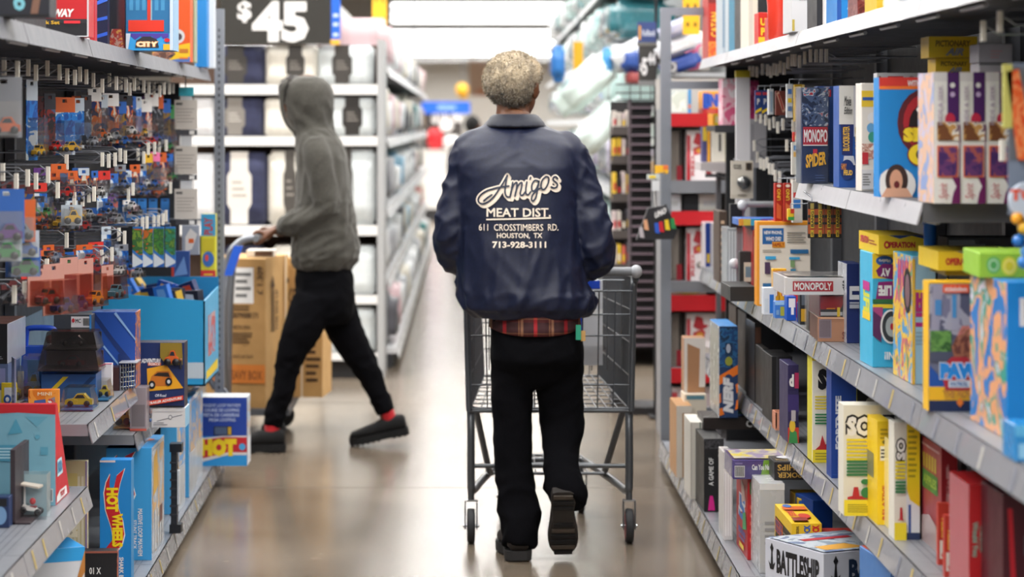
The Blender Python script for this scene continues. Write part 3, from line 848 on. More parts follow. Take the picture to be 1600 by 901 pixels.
# ================================================================= the person in the grey hoodie
BD = 11.2
kid = empty('person', (wx(505, BD), BD, 0), 'person in a grey hoodie, hood up, walking left behind a flatbed cart', 'person')
def bp(px_, py, dy=0.0): return Vector((wx(px_, BD), BD + dy, wz(py, BD)))
pb = lambda v: v * BD / F
GREY = cloth('#3d3b36', '#4b4943', 120, .95, .2, sheen=.15)
b = MB()
head(b, bp(481, 158), SKIN, (-1, -.05, 0), 1.0)
b.tube([bp(485, 185), bp(500, 260), bp(506, 350), bp(506, 440)], [.055, .085, .10, .10], SKIN, 20)
HB = Vector((wx(404, BD - .06), BD - .08, wz(369, BD)))       # grip on the push bar
HB2 = Vector((HB.x, BD + .26, HB.z))
for (sx_, ex, w_, dy, sg) in (((497, 236), (511, 322), Vector((HB.x + .10, HB.y, HB.z + .035)), -.16, -1), ((494, 236), (505, 322), Vector((HB2.x + .10, HB2.y, HB2.z + .035)), .17, 1)):
    limb(b, [(bp(497, 236, dy * .4), .06), (bp(sx_[0], sx_[1], dy), .048), (bp(ex[0], ex[1], dy), .036), (w_ + Vector((.02, 0, 0)), .028), (w_, .026)], SKIN)
    grip_hand(b, (HB.x, w_.y, HB.z), (0, 1, 0), (-1, 0, 0), (0, 0, 1), SKIN, w_, sg, r=.016, s=1.0)
fl = [(bp(497, 450, -.08), .06), (bp(466, 530, -.1), .04), (bp(450, 580, -.1), .036), (bp(444, 607, -.1), .033), (bp(428, 672, -.1), .028)]
rl = [(bp(520, 450, .08), .06), (bp(547, 535, .1), .04), (bp(572, 580, .1), .036), (bp(584, 607, .1), .033), (bp(604, 660, .1), .028)]
limb(b, fl, SKIN); limb(b, rl, SKIN)
link(fuse(b, .006, 2), 'body', kid)
h = MB(); rk = random.Random(5)
hb = bmesh.new(); bmesh.ops.create_icosphere(hb, subdivisions=4, radius=1)
for v in hb.verts:
    q = v.co.copy(); v.co = Vector((q.x * .07, q.y * .075, q.z * .072)) * (1 + .12 * noise.noise(q * 4) + .1 * noise.noise(q * 11))
me = bpy.data.meshes.new('hair'); hb.to_mesh(me); hb.free(); me.transform(Matrix.Translation(bp(458, 142))); me.materials.append(cloth('#15110f', '#2a211c', 60, .9, .6))
me.polygons.foreach_set('use_smooth', [True] * len(me.polygons)); link(me, 'hair', kid)['label'] = 'dark hair at the front of the hood'
# hoodie
j = MB()
ring_loft(j, [(wx(cx, BD), BD, wz(y, BD), pb(hw), hd) for y, cx, hw, hd in ((196, 492, 22, .09), (206, 494, 29, .125), (218, 497, 35, .165), (235, 501, 39, .185), (265, 505, 41, .19), (310, 507, 44, .19), (350, 507, 49, .19), (385, 509, 53, .19), (402, 508, 53, .185), (414, 506, 47, .165), (421, 505, 45, .158))], GREY, 40, 2.3)
for dy, o_, hw_ in ((-.165, 0, HB), (.17, -5, HB2)):
    limb(j, [(bp(498 + o_, 226, dy * .7), .055), (bp(498 + o_, 240, dy), .066), (bp(507 + o_, 285, dy - .005 * (1 if dy < 0 else -1)), .064), (bp(512 + o_, 322, dy), .062), (bp(490 + o_, 340, dy * .9), .06), (bp(455, 349, dy * .75 if dy < 0 else dy), .052), (Vector((hw_.x + .115, hw_.y, hw_.z + .04)), .040)], GREY)
ring_loft(j, [(wx(cx, BD), BD, wz(y, BD), pb(hw), hd) for y, cx, hw, hd in ((212, 492, 32, .11), (200, 489, 32, .105), (188, 486, 34, .105), (175, 484, 38, .112), (158, 483, 40, .122), (143, 482, 39.5, .122), (131, 481, 35, .11), (122, 481, 24, .08), (118, 481, 9, .03))], GREY, 36, 2.1)
jm = fuse(j, .0085, 3)
def kf(co, n):
    z = co.z; a = .007 * fold(co, (.5, 0, 1), .06, .35, 2.2)
    if 1.62 > z > 1.45: a += .010 * fold(co, (1, 0, -.8), .045, .3, 6.1)
    if z < 1.16: a += .010 * fold(co, (1, 0, .45), .045, .28, 3.3)
    if abs(z - .86) < .05: a += .006 * fold(co, (1, 0, 0), .03, .2, 1.1)
    if z < .835: a -= .004
    if z > 1.6: a *= .5
    return a
wrinkle(jm, kf)
hood = link(jm, 'hoodie', kid); hood['label'] = 'grey hooded sweatshirt with the hood up'
m = MB(); P = [bp(446, 132), bp(442, 150), bp(443, 172), bp(450, 192), bp(462, 206)]
m.tube(catmull([p + Vector((0, -.075, 0)) for p in P[::-1]] + [bp(450, 124)] + [p + Vector((0, .075, 0)) for p in P], 4), .011, GREY, 8)
link(fuse(m, .006, 1), 'hood_hem', hood)
# trousers
t = MB()
ring_loft(t, [(wx(cx, BD), BD, wz(y, BD), pb(hw), hd) for y, cx, hw, hd in ((412, 506, 42, .145), (435, 507, 46, .155), (465, 508, 47, .16), (490, 508, 44, .15), (505, 508, 34, .12))], BLKD, 36, 2.3)
limb(t, [(bp(492, 465, -.07), .095), (bp(477, 505, -.09), .092), (bp(461, 540, -.10), .074), (bp(451, 573, -.1), .057), (bp(445, 607, -.1), .050), (bp(434, 637, -.1), .049), (bp(428, 661, -.1), .043)], BLKD)
limb(t, [(bp(520, 465, .07), .095), (bp(534, 510, .09), .088), (bp(550, 542, .1), .076), (bp(570, 575, .1), .062), (bp(584, 607, .1), .053), (bp(597, 634, .1), .046), (bp(602, 649, .1), .042)], BLKD)
tm = fuse(t, .008, 3)
wrinkle(tm, lambda co, n: (.005 * fold(co, (1, 0, .3), .05, .25, 4.4) + .004 * fold(co, (1, .2, -.5), .06, .25, 7.7)) * (1.6 if co.z < .42 else .8))
link(tm, 'trousers', kid)['label'] = 'slim black trousers'
RED = cloth('#a8121c', '#c01c26', 90, .85, .1)
m = MB(); limb(m, [(bp(429, 652, -.1), .037), (bp(428, 664, -.1), .036), (bp(428, 680, -.1), .034)], RED); link(m.mesh('sock'), 'sock', kid)['label'] = 'bright red sock on the front foot'
m = MB(); limb(m, [(bp(601, 640, .1), .036), (bp(605, 652, .1), .035), (bp(609, 664, .1), .033)], RED); link(m.mesh('sock'), 'sock', kid)['label'] = 'bright red sock on the back foot'
SNK = C('#08080a', .9); SNS = C('#0a0a0c', .9)
hd_ = wx(445, 11.1)
shoe(kid, frame((hd_, 11.1, .033), (-1, -.12, 0), (0, 0, 1)), .28, SNK, SNS, label='front black trainer flat on the floor', collar=.8, wscale=1.15)
toe = Vector((wx(547, 11.3), 11.3, .030)); dr = Vector((-1, 0, -.20)).normalized()
shoe(kid, frame(toe - dr * .272, dr, (-.2, 0, 1)), .272, SNK, SNS, label='back black trainer with the heel coming off the floor', collar=.8, wscale=1.15)

# ================================================================= a far shopper
PD = 30.0
far = empty('person', (wx(722, PD), PD, 0), 'blurred dark-haired person near the far checkout, mostly hidden behind the navy windbreaker', 'person')
def fp(px_, py, dy=0.0): return Vector((wx(px_, PD), PD + dy, wz(py, PD)))
b = MB(); head(b, fp(741, 199), SKIN, (.6, .8, 0), 1.0)
b.tube([fp(741, 215), fp(731, 250), fp(728, 300)], [.06, .1, .1], SKIN, 14)
for q in (-1, 1):
    limb(b, [(fp(728 + q * 12, 300), .07), (fp(728 + q * 13, 350), .055), (fp(728 + q * 13, 381), .04)], SKIN)
    limb(b, [(fp(731 + q * 22, 232), .05), (fp(731 + q * 26, 262), .04), (fp(731 + q * 22, 285, .1), .03)], SKIN)
    for k in range(5): b.tube([fp(731 + q * 22, 285, .1) + Vector((.018 * (k - 2), 0, 0)), fp(731 + q * 22, 297, .1) + Vector((.022 * (k - 2), .02, 0.01 * (k % 2)))], .009, SKIN, 6)
link(fuse(b, .012, 1), 'body', far)
DK = cloth('#1c1c22', '#26262c', 50, .9)
b = MB(); ring_loft(b, [(fp(731, y).x, PD, wz(y, PD), hw, hd) for y, hw, hd in ((213, .08, .08), (222, .17, .11), (240, .2, .13), (280, .19, .14), (305, .19, .14))], DK)
for q in (-1, 1): limb(b, [(fp(731 + q * 20, 228), .07), (fp(731 + q * 26, 262), .06), (fp(731 + q * 22, 283, .1), .045)], DK)
link(fuse(b, .015, 2), 'jacket', far)
b = MB()
for q in (-1, 1): limb(b, [(fp(730 + q * 8, 300), .1), (fp(728 + q * 13, 345), .08), (fp(728 + q * 13, 379), .06)], DK)
link(fuse(b, .015, 2), 'trousers', far)
for q in (-1, 1): shoe(far, frame((fp(728 + q * 13, 381).x, PD - .08, .03), (0, 1, 0), (0, 0, 1)), .26, SNK, SNS, tread=False)
b = MB(); b.ellipsoid(fp(738, 194), (.1, .105, .115), C('#0f0d0d', .8)); link(b.mesh('hair'), 'hair', far)
# ---------------------------------------------------------------- shopping cart
CART = C('#5b5e62', .35, .55); WIRE = C('#6d7075', .35, .6); RUB = C('#2b2c2f', .7); PLG = C('#7d8086', .45)
cx0 = .355
cart = empty('shopping_cart', (cx0, 8.9, 0), 'grey wire shopping cart pushed by the person in the navy windbreaker', 'shopping cart')
def cp(o): o.parent = cart; o.matrix_parent_inverse = Matrix.Translation(cart.location).inverted(); return o
yR, yFr = 8.66, 9.50
hwT, hwB, hwF, hwFB = .300, .290, .245, .225          # half widths: rear top, rear bottom, front top, front bottom
zT, zB, zFT, zFB = .955, .475, .93, .515
def S(u, v, sg):      # side panel point: u rear->front, v bottom->top
    y = yR + .01 + (yFr - yR) * u
    w = (hwB + (hwFB - hwB) * u) * (1 - v) + (hwT + (hwF - hwT) * u) * v
    z = (zB + (zFB - zB) * u) * (1 - v) + (zT + (zFT - zT) * u) * v
    return (cx0 + sg * w, y, z)
for sg in (-1, 1):
    m = MB()
    for i in range(41): m.tube([S(i / 40, 0, sg), S(i / 40, 1, sg)], .0028, CART, 5)
    for v in (0, .25, .5, .75, 1): m.tube([S(0, v, sg), S(1, v, sg)], .004 if v in (0, 1) else .003, WIRE, 6)
    cp(m.build('basket_side'))
m = MB()
for i in range(13):
    u = i / 12 * 2 - 1; m.tube([(cx0 + u * hwFB, yFr + .01, zFB), (cx0 + u * hwF, yFr + .01, zFT)], .0026, WIRE, 5)
for k in range(5):
    v = k / 4; w = hwFB + (hwF - hwFB) * v; z = zFB + (zFT - zFB) * v
    m.tube([(cx0 - w, yFr + .01, z), (cx0 + w, yFr + .01, z)], .0035, WIRE, 6)
cp(m.build('basket_front'))
m = MB()
for i in range(16):
    u = i / 15 * 2 - 1; m.tube([(cx0 + u * hwB, yR + .01, zB), (cx0 + u * hwFB, yFr + .01, zFB)], .0026, WIRE, 5)
for k in range(10):
    v = k / 9; w = hwB + (hwFB - hwB) * v; m.tube([(cx0 - w, yR + .01 + (yFr - yR) * v, zB + (zFB - zB) * v - .004), (cx0 + w, yR + .01 + (yFr - yR) * v, zB + (zFB - zB) * v - .004)], .003, WIRE, 5)
cp(m.build('basket_bottom'))
m = MB()      # flap at the rear
for i in range(11):
    u = i / 10 * 2 - 1; m.tube([(cx0 + u * hwB * .97, yR, zB + .01), (cx0 + u * hwT * .97, yR - .005, zT - .05)], .0026, C('#54575c', .4, .5), 5)
for v in (.0, .2, .62, .8, 1): m.tube([(cx0 - (hwB + (hwT - hwB) * v) * .97, yR, zB + .01 + (zT - .06 - zB) * v), (cx0 + (hwB + (hwT - hwB) * v) * .97, yR, zB + .01 + (zT - .06 - zB) * v)], .0034, C('#54575c', .4, .5), 6)
cp(m.build('rear_gate'))
m = MB()      # child seat front panel with a white and blue notice
m.box(cx0 + .05, cx0 + .20, yR + .20, yR + .212, .62, .93, C('#d8dbe2', .4)); m.box(cx0 + .09, cx0 + .125, yR + .198, yR + .2, .64, .93, C('#1246c8', .4)); m.box(cx0 + .06, cx0 + .19, yR + .198, yR + .2, .90, .93, C('#1246c8', .4))
m.box(cx0 + .05, cx0 + .20, yR + .198, yR + .2, .80, .825, C('#f0f2f4', .4))
for i in range(11):
    u = i / 10 * 2 - 1; m.tube([(cx0 + u * .27, yR + .22, .60), (cx0 + u * .27, yR + .22, .93)], .0025, WIRE, 5)
m.tube([(cx0 - .28, yR + .22, .93), (cx0 + .28, yR + .22, .93)], .0035, WIRE, 6)
cp(m.build('child_seat'))
m = MB(); hx0, hx1 = wx(733, 8.64), wx(994, 8.64)
m.tube([(hx0 - .005, BARY, BARZ), (hx1 + .005, BARY, BARZ)], .016, PLG, 14)
for x in (hx0, hx1): m.ellipsoid((x, BARY, BARZ), (.022, .024, .024), C('#a4a7ad', .4))
hn = cp(m.build('handle'))
m = MB()
for x, sg in ((hx0, -1), (hx1, 1)): m.tube(catmull([(x, BARY, BARZ), (x, BARY + .02, BARZ - .03), (cx0 + sg * hwT, yR + .02, zT - .04), (cx0 + sg * hwB, yR + .01, zB)], 4), .012, CART, 10)
m.tube([(cx0 - hwB, yR + .01, zB), (cx0 + hwB, yR + .01, zB)], .007, CART, 8)
cp(m.build('basket_frame'))
# under-frame: U tube on each side, cross bar and lower rack
m = MB(); xr = wx(736, 8.68) - cx0; xr2 = wx(983, 8.68) - cx0
yW = 8.68; yFW = 9.37
for x in (xr, xr2):
    sg = -1 if x < 0 else 1
    m.tube(catmull([(cx0 + sg * .285, yR + .05, zB + .01), (cx0 + x, yW, .40), (cx0 + x, yW, .23), (cx0 + x * .98, yW + .02, .185), (cx0 + x * .86, yW + .22, .19), (cx0 + sg * .17, yFW - .06, .20), (cx0 + sg * .15, yFW, .20)], 5), .0145, CART, 10)
    m.tube([(cx0 + sg * .27, yR + .06, zB + .0), (cx0 + sg * .262, yR + .09, .45), (cx0 + sg * .215, yR + .30, .22), (cx0 + sg * .205, yR + .34, .205)], .012, CART, 10)
m.tube([(cx0 + xr, yW + .01, .275), (cx0 + xr2, yW + .01, .275)], .008, CART, 8)
m.tube([(cx0 - .16, yFW, .20), (cx0 + .16, yFW, .20)], .014, CART, 10)
cp(m.build('under_frame'))
m = MB()
for i in range(9):
    u = i / 8 * 2 - 1; m.tube([(cx0 + u * .2, yW + .1, .235), (cx0 + u * .14, yFW, .225)], .003, WIRE, 5)
for k in range(3): w = .2 - .03 * k; m.tube([(cx0 - w, yW + .1 + .28 * k, .235 - .005 * k), (cx0 + w, yW + .1 + .28 * k, .235 - .005 * k)], .006, WIRE, 6)
cp(m.build('lower_rack'))
def caster(x, y, R=.062):
    e = MB(); e.tube([(x, y, .19), (x, y, .155)], .012, CART, 10)
    for q in (-1, 1): e.box(x + q * .021 - .0025, x + q * .021 + .0025, y - .014, y + .014, R - .012, .152, CART)
    e.box(x - .0235, x + .0235, y - .014, y + .014, .150, .156, CHROME)
    f = cp(e.build('caster_fork'))
    w = MB(); w.lathe([(R - .012, -.014), (R - .003, -.013), (R, -.007), (R, .007), (R - .003, .013), (R - .012, .014)], RUB, (x, y, R), 'x', 26)
    w.lathe([(R - .012, -.0145), (R - .03, -.008), (.012, -.010), (.012, .010), (R - .03, .008), (R - .012, .0145)], C('#8a3038', .5) if x > .5 else C('#5a5c60', .5), (x, y, R), 'x', 20)
    w.tube([(x - .03, y, R), (x + .03, y, R)], .006, CHROME, 8)
    wo = w.build('wheel'); wo.parent = f
caster(cx0 + xr, yW); caster(cx0 + xr2, yW); caster(cx0 - .15, yFW); caster(cx0 + .147, yFW)

# ---------------------------------------------------------------- flatbed cart with tall cartons, pushed by the hooded person
KRAFT = cloth('#a8814f', '#b68d58', 12, .8, .02, sheen=0); KR2 = cloth('#c29a62', '#cba36b', 12, .8, .02, sheen=0)
KINK = C('#4a3420', .7); KOR = C('#c8742a', .7)
fd0 = 11.25
ft = empty('flatbed_cart', (wx(420, fd0), fd0, 0), 'grey tubular flatbed cart in front of the hooded person, loaded with tall cartons', 'cart')
def fk(o): o.parent = ft; o.matrix_parent_inverse = Matrix.Translation(ft.location).inverted(); return o
hx = HB.x
m = MB()
m.box(wx(300, 11.3), wx(452, 11.3), 11.31, 12.12, .14, .17, C('#4b4d52', .5)); fk(m.build('platform'))
m = MB()
for yy in (11.0, 11.27):
    m.tube(catmull([(wx(352, 11.2), 11.33, .17), (wx(356, 11.2), yy, .6), (wx(362, 11.2), yy, wz(410, BD)), (wx(370, BD), yy, wz(385, BD)), (wx(388, BD), yy, wz(371, BD)), (hx, yy, HB.z)], 5), .017, C('#8d9096', .3, .6), 12)
m.tube([(hx, 10.98, HB.z), (hx, 11.56, HB.z)], .016, C('#8d9096', .3, .6), 12)
fk(m.build('push_handle'))
m = MB(); p0 = Vector((wx(357, 10.9), 10.88, wz(430, 10.9))); p1 = Vector((wx(373, 10.9), 10.88, wz(384, 10.9)))
m.hexa([p0 + Vector((-.02, 0, 0)), p0 + Vector((.02, 0, 0)), p0 + Vector((.02, .02, 0)), p0 + Vector((-.02, .02, 0)), p1 + Vector((-.02, 0, 0)), p1 + Vector((.02, 0, 0)), p1 + Vector((.02, .02, 0)), p1 + Vector((-.02, .02, 0))], C('#2a5fd0', .4))
fk(m.build('handle_label'))['label'] = 'blue printed sleeve on the push handle'
for x in (wx(335, 11.3), wx(425, 11.3)):
    for y in (11.4, 12.0):
        w = MB(); w.lathe([(.045, -.015), (.06, -.012), (.06, .012), (.045, .015)], RUB, (x, y, .06), 'y', 20); w.box(x - .02, x + .02, y - .022, y + .022, .1, .14, CART); fk(w.build('wheel'))
kz = .171
def kcart(x0, x1, y0, y1, d, L, ds, label, yaw=0, top=KR2, z=kz):
    return carton('cardboard_box', label, 'box', (x0, y0, x1, y1), d=d, L=L, col=KRAFT, ds=ds, yaw=yaw, z=z, faces={'R': KR2, 'T': KR2, 'L': KRAFT}, group='tall cartons on the flatbed cart', side='L')
d = 11.40
kcart(322, 416, 408, 640, d, .44, [('r', 'F', .45, .70, .80, .94, WHITE), ('lines', 'F', .5, .73, .76, .92, 4, C('#777777', .6)), ('t', 'F', '£ 1.309', .86, .76, .96, .95, KINK, {'rot': 90, 'b': .02}),
      ('t', 'F', '0079008171', .44, .60, .88, .64, KINK, {'b': .03}), ('lines', 'F', .44, .65, .84, .69, 2, KINK), ('t', 'F', 'MADE IN CHINA', .44, .53, .75, .555, KINK), ('lines', 'F', .42, .43, .85, .51, 4, KINK), ('t', 'F', 'DO NOT LAY FLAT', .38, .335, .8, .355, KINK),
      ('r', 'F', 0, .165, 1, .29, KOR), ('t', 'F', 'HEAVY BOX', .35, .19, .95, .25, C('#7a4418', .7), {'b': .02}),
      ('p', 'S', [(.18, .80), (.34, .80), (.26, .88)], KINK), ('r', 'S', .23, .5, .29, .8, KINK), ('t', 'S', 'THIS SIDE UP', .36, .5, .48, .78, KINK, {'rot': 90}), ('r', 'S', .78, 0, .83, 1, C('#e8dcc4', .5)), ('e', 'S', .9, .82, .04, .02, C('#2c2018', .7))],
      'tall brown carton with a white label and orange band on the flatbed cart', yaw=-.18)
o = carton('cardboard_box', 'tall pale brown carton standing behind the orange banded carton on the flatbed cart', 'box', (446, 405, 504, 622), d=11.82, L=.30, col=KR2, z=kz, yaw=-.1, group='tall cartons on the flatbed cart', side='L',
   ds=[('r', 'F', .42, 0, .47, 1, C('#e8dcc4', .5)), ('t', 'F', 'KIT', .05, .66, .35, .78, KINK, {'b': .02}), ('lines', 'F', .55, .10, .95, .40, 6, KINK)])
o = carton('paper_label', 'white printed packing slip lying on top of the tall brown carton', 'label', (385, 398, 428, 408), d=11.5, L=.16, col=C('#e6ded2', .5), z=kz + 232 * 11.40 / F + .002, ds=[('r', 'F', .3, .1, .95, .9, C('#5a4030', .6))])

# ---------------------------------------------------------------- bedding bay facing the camera across the cross aisle
ED = 14.3
bay = empty('bedding_shelving', (wx(450, ED), ED + .3, 0), 'white shelving bay of bundled bedding facing the aisle, behind the hooded person', 'shelving')
def bk(o): o.parent = bay; o.matrix_parent_inverse = Matrix.Translation(bay.location).inverted(); return o
BW = C('#e9e8e6', .35)
xa, xb = wx(250, ED), wx(600, ED)
levels = {}
for nm, yt, yb in (('a', 133, 147), ('b', 214, 227), ('c', 353, 367), ('d', 462, 474), ('e', 552, 562)):
    m = MB(); m.box(xa, xb - .04, ED, ED + .55, wz(yb, ED), wz(yt, ED), {'*': C('#6a5140', .6), 'F': BW, 'T': C('#cfcdca', .5)}); m.box(xa, xb - .04, ED - .012, ED, wz(yb, ED) - .002, wz(yt, ED) + .004, BW)
    bk(m.build('shelf')); levels[nm] = wz(yt, ED)
m = MB(); m.box(xa, xb - .02, ED + .55, ED + .6, 0, wz(66, ED), C('#4b3629', .7)); bk(m.build('back_panel'))
m = MB(); m.box(xa, xb - .04, ED + .06, ED + .5, 0, wz(564, ED), C('#1d1c1e', .6)); bk(m.build('kick_plate'))
m = MB(); m.box(xb - .04, xb, ED - .012, ED + .6, 0, wz(62, ED), C('#a7a8a9', .45)); bk(m.build('end_panel'))
m = MB(); m.box(wx(345, ED), wx(519, ED), ED - .03, ED - .01, wz(69, ED), wz(-45, ED), C('#26241f', .6)); bd = bk(m.build('price_board'))
def flat_text(s, x0, y0, x1, y1, d, mat, bold=.03, parent=None, name='lettering', sh=0.0):
    v, f = textmesh(s, bold, sh); xs = [q[0] for q in v]; ys = [q[1] for q in v]; ax, bx, ay, by = min(xs), max(xs), min(ys), max(ys)
    m = MB(); m.faces([(wx(x0 + (x - ax) / (bx - ax) * (x1 - x0), d), d, wz(y1 + (y - ay) / (by - ay) * (y0 - y1), d)) for x, y in v], f, mat)
    o = m.build(name)
    if parent: o.parent = parent; o.matrix_parent_inverse = Matrix.Identity(4)
    return o
flat_text('$', 371, 2, 393, 35, ED - .032, WHITE, .03, bd); flat_text('45', 394, 2, 482, 66, ED - .032, WHITE, .05, bd)
m = MB(); m.box(wx(518, ED), wx(532, ED), ED - .034, ED - .012, wz(62, ED), wz(-45, ED), C('#1d62d2', .4)); m.box(wx(517, ED), wx(531, ED), ED - .035, ED - .012, wz(70, ED), wz(62, ED), C('#e9b23c', .4))
for k, s in enumerate((22, 36, 52)): m.box(wx(521, ED), wx(529, ED), ED - .0355, ED - .034, wz(s + 5, ED), wz(s, ED), C('#c9d8f2', .4))
bk(m.build('edge_strip'))['label'] = 'blue strip with a yellow foot'
def bundle(x0, x1, y0, y1, colour, lx0, lx1, lev, label, lab='#3b3733', L=.42, txt='#8b857e', d=ED + .02, whole=False):
    W = (x1 - x0) * d / F; Hh = (y1 - y0) * d / F
    t = empty('bedding_bundle', (wx(x0, d), d, lev + .001), label, 'bedding', 'bundled bedding on the white bay')
    bm = bmesh.new(); bmesh.ops.create_cube(bm, size=1); bmesh.ops.bevel(bm, geom=bm.edges[:], offset=.06, segments=3, affect='EDGES')
    bmesh.ops.subdivide_edges(bm, edges=[e for e in bm.edges if e.calc_length() > .3], cuts=3, use_grid_fill=True)
    for v in bm.verts:
        v.co = Vector(((v.co.x + .5) * W, (v.co.y + .5) * L, (v.co.z + .5) * Hh))
        v.co.y += .006 * noise.noise(v.co * 9 + Vector((x0, 0, y0)))
    me = bpy.data.meshes.new('folded_fabric'); bm.to_mesh(me); bm.free(); me.materials.append(colour)
    me.polygons.foreach_set('use_smooth', [True] * len(me.polygons))
    o = bpy.data.objects.new('folded_fabric', me); COL.objects.link(o); o.parent = t
    if lx0 is None: return t
    a, b = (lx0 - x0) / (x1 - x0) * W, (lx1 - x0) / (x1 - x0) * W; w = b - a; c = (a + b) / 2
    m = MB(); lm = C(lab, .4); y = -.006
    m.poly([(c - w * .36, y, .01), (c + w * .36, y, .01), (c + w * .36, y, Hh * .22), (c + w * .5, y, Hh * .30), (c + w * .5, y, Hh * .68), (c + w * .36, y, Hh * .76), (c + w * .36, y, Hh * .99), (c - w * .36, y, Hh * .99), (c - w * .36, y, Hh * .76), (c - w * .5, y, Hh * .68), (c - w * .5, y, Hh * .30), (c - w * .36, y, Hh * .22)], lm)
    for k in range(3): m.box(c - w * .3, c + w * (.3 - .1 * k), y - .0012, y, Hh * (.40 + .09 * k), Hh * (.43 + .09 * k), C(txt, .5))
    m.box(c - w * .36, c + w * .36, y + .0005, .02, Hh * .99, Hh * 1.012, lm)
    m.build('paper_band', t)
    return t
NV = cloth('#2a2d47', '#323654', 30, .8); CRM = cloth('#e3ded2', '#ece7dc', 30, .8); PAL = cloth('#cfd6d8', '#dbe1e2', 30, .8); WHB = cloth('#d4d4d6', '#e2e2e4', 30, .8)
A, B_, Cc, Dd, Ee = (levels[k] for k in 'abcde')
bundle(346, 413, 70, 132, NV, 350, 386, A, 'navy bedding bundle with a grey band, left of the cream one on the top shelf')
bundle(415, 495, 70, 132, CRM, 447, 476, A, 'cream bedding bundle with a dark band, top shelf above the grey hood')
bundle(497, 583, 70, 132, PAL, 519, 550, A, 'pale blue bedding bundle with a dark band, right end of the top shelf')
bundle(300, 334, 150, 213, WHB, None, None, B_, 'plain white bedding bundle on the second shelf, seen just left of the grey post')
bundle(348, 411, 152, 213, NV, 351, 383, B_, 'navy bedding bundle with a grey band on the second shelf, left of the hood', lab='#7f7a74', txt='#c8c2ba')
bundle(413, 470, 152, 213, CRM, None, None, B_, 'cream bedding bundle on the second shelf partly hidden by the hood')
bundle(506, 587, 150, 213, PAL, 535, 566, B_, 'pale blue bedding bundle with a black band on the second shelf, right of the hood', lab='#26221f')
bundle(300, 334, 240, 352, WHB, None, None, Cc, 'plain white bedding bundle on the third shelf, seen just left of the grey post')
bundle(347, 417, 238, 352, NV, 355, 393, Cc, 'tall navy bedding bundle with a white label on the third shelf, above the hand', lab='#ded9d2', txt='#a8a29a')
bundle(419, 500, 235, 352, CRM, 443, 463, Cc, 'tall cream bedding bundle on the third shelf behind the hooded person', lab='#4a4642')
bundle(520, 587, 232, 352, PAL, 538, 551, Cc, 'tall pale blue bedding bundle on the third shelf, right of the hooded person', lab='#3b3733')
bundle(348, 410, 385, 461, NV, None, None, Dd, 'navy bedding bundle on the fourth shelf behind the flatbed cart handle')
bundle(425, 500, 384, 461, CRM, None, None, Dd, 'cream bedding bundle on the fourth shelf above the tall cartons')
bundle(530, 587, 384, 461, PAL, None, None, Dd, 'pale blue bedding bundle on the fourth shelf, right of the hooded person')
bundle(505, 586, 480, 551, PAL, None, None, Ee, 'pale blue bedding bundle on the lowest shelf, seen between the walking legs', L=.4)
bundle(400, 500, 480, 551, CRM, None, None, Ee, 'cream bedding bundle on the lowest shelf behind the tall cartons', L=.4)
# ================================================================= right run: board games
def hexm(h, r=.38): return C(h, r)
RD_, YL, BL, NVY, GRN, ORG, PUR = hexm('#c8202a'), hexm('#f0cf2e'), hexm('#1273c4'), hexm('#1c2c5c'), hexm('#2e7d4a'), hexm('#ee7a24'), hexm('#5b2a78')
LBL = hexm('#3aa7dc'); BLK = hexm('#17171b'); WH = hexm('#eeecea'); GRY = hexm('#b9b9bd'); DRED = hexm('#8f1820'); PNK = hexm('#d84a92'); CRB = hexm('#e8dfce'); BRN = hexm('#9a6a4a'); SIL = hexm('#c9ccd1', .25); LIME = hexm('#8cc63a'); PYL = hexm('#e6d768')
T = lambda s, u0, v0, u1, v1, m, f='F', **k: ('t', f, s, u0, v0, u1, v1, m, k)
R = lambda u0, v0, u1, v1, m, f='F': ('r', f, u0, v0, u1, v1, m)
Eo = lambda u, v, ru, rv, m, f='F': ('e', f, u, v, ru, rv, m)
LN = lambda u0, v0, u1, v1, n, m, f='F': ('lines', f, u0, v0, u1, v1, n, m)
VL = lambda u0, v0, u1, v1, n, m, f='F': ('vl', f, u0, v0, u1, v1, n, m)
PG = lambda pts, m, f='F': ('p', f, pts, m)
BG = 'board_game_box'; BC = 'board game'
def game(label, r, **k): return carton(BG, label, BC, r, **k)

# ---- shelf A (top)
GA = 'games standing on the top right shelf'
def dA(y1): return (H - SHZ['A'] - .004) * F / (y1 - CY)
def gA(label, r, L, col, ds=(), **k): return game(label, r, d=dA(r[3]), L=L, col=col, ds=ds, on='A', group=GA, **k)
gA('red and orange game box with yellow spine title, farthest on the top right shelf', (1107, -30, 1126, 90), .26, C('#b5281f'), [R(0, 0, 1, .22, art('#e05a2a', '#f08a3a', '#c23a22', 30)), R(0, .72, 1, 1, C('#7c1c1c')), T('CATAN', .2, .28, .8, .60, C('#f2b83a'), rot=90, b=.03)])
gA('pale grey blue game box beside the red and orange one, top right shelf', (1129, -25, 1150, 84), .24, C('#b9c3cb'), [R(0, .1, .15, 1, C('#8aa0b5')), VL(.2, .05, .95, .95, 3, C('#d4dade'))])
gA('thin teal game box standing on the top right shelf', (1150.5, -30, 1159, 79), .25, C('#1f7fa0'), [R(.2, .55, .8, .7, WH), R(.1, .2, .9, .3, C('#7cc0d8'))])
gA('black game box with a white vertical title and red tab on the top right shelf', (1159.5, -30, 1168, 76.5), .25, BLK, [T('BLANK', .2, .04, .8, .32, WH, rot=90), R(.35, .42, .95, .55, C('#d8304a'))])
gA('plain off-white game box between the black one and the orange tube, top right shelf', (1169, -28, 1184, 74), .24, CRB, [VL(.1, .05, .5, .95, 2, C('#d8d0c4'))])
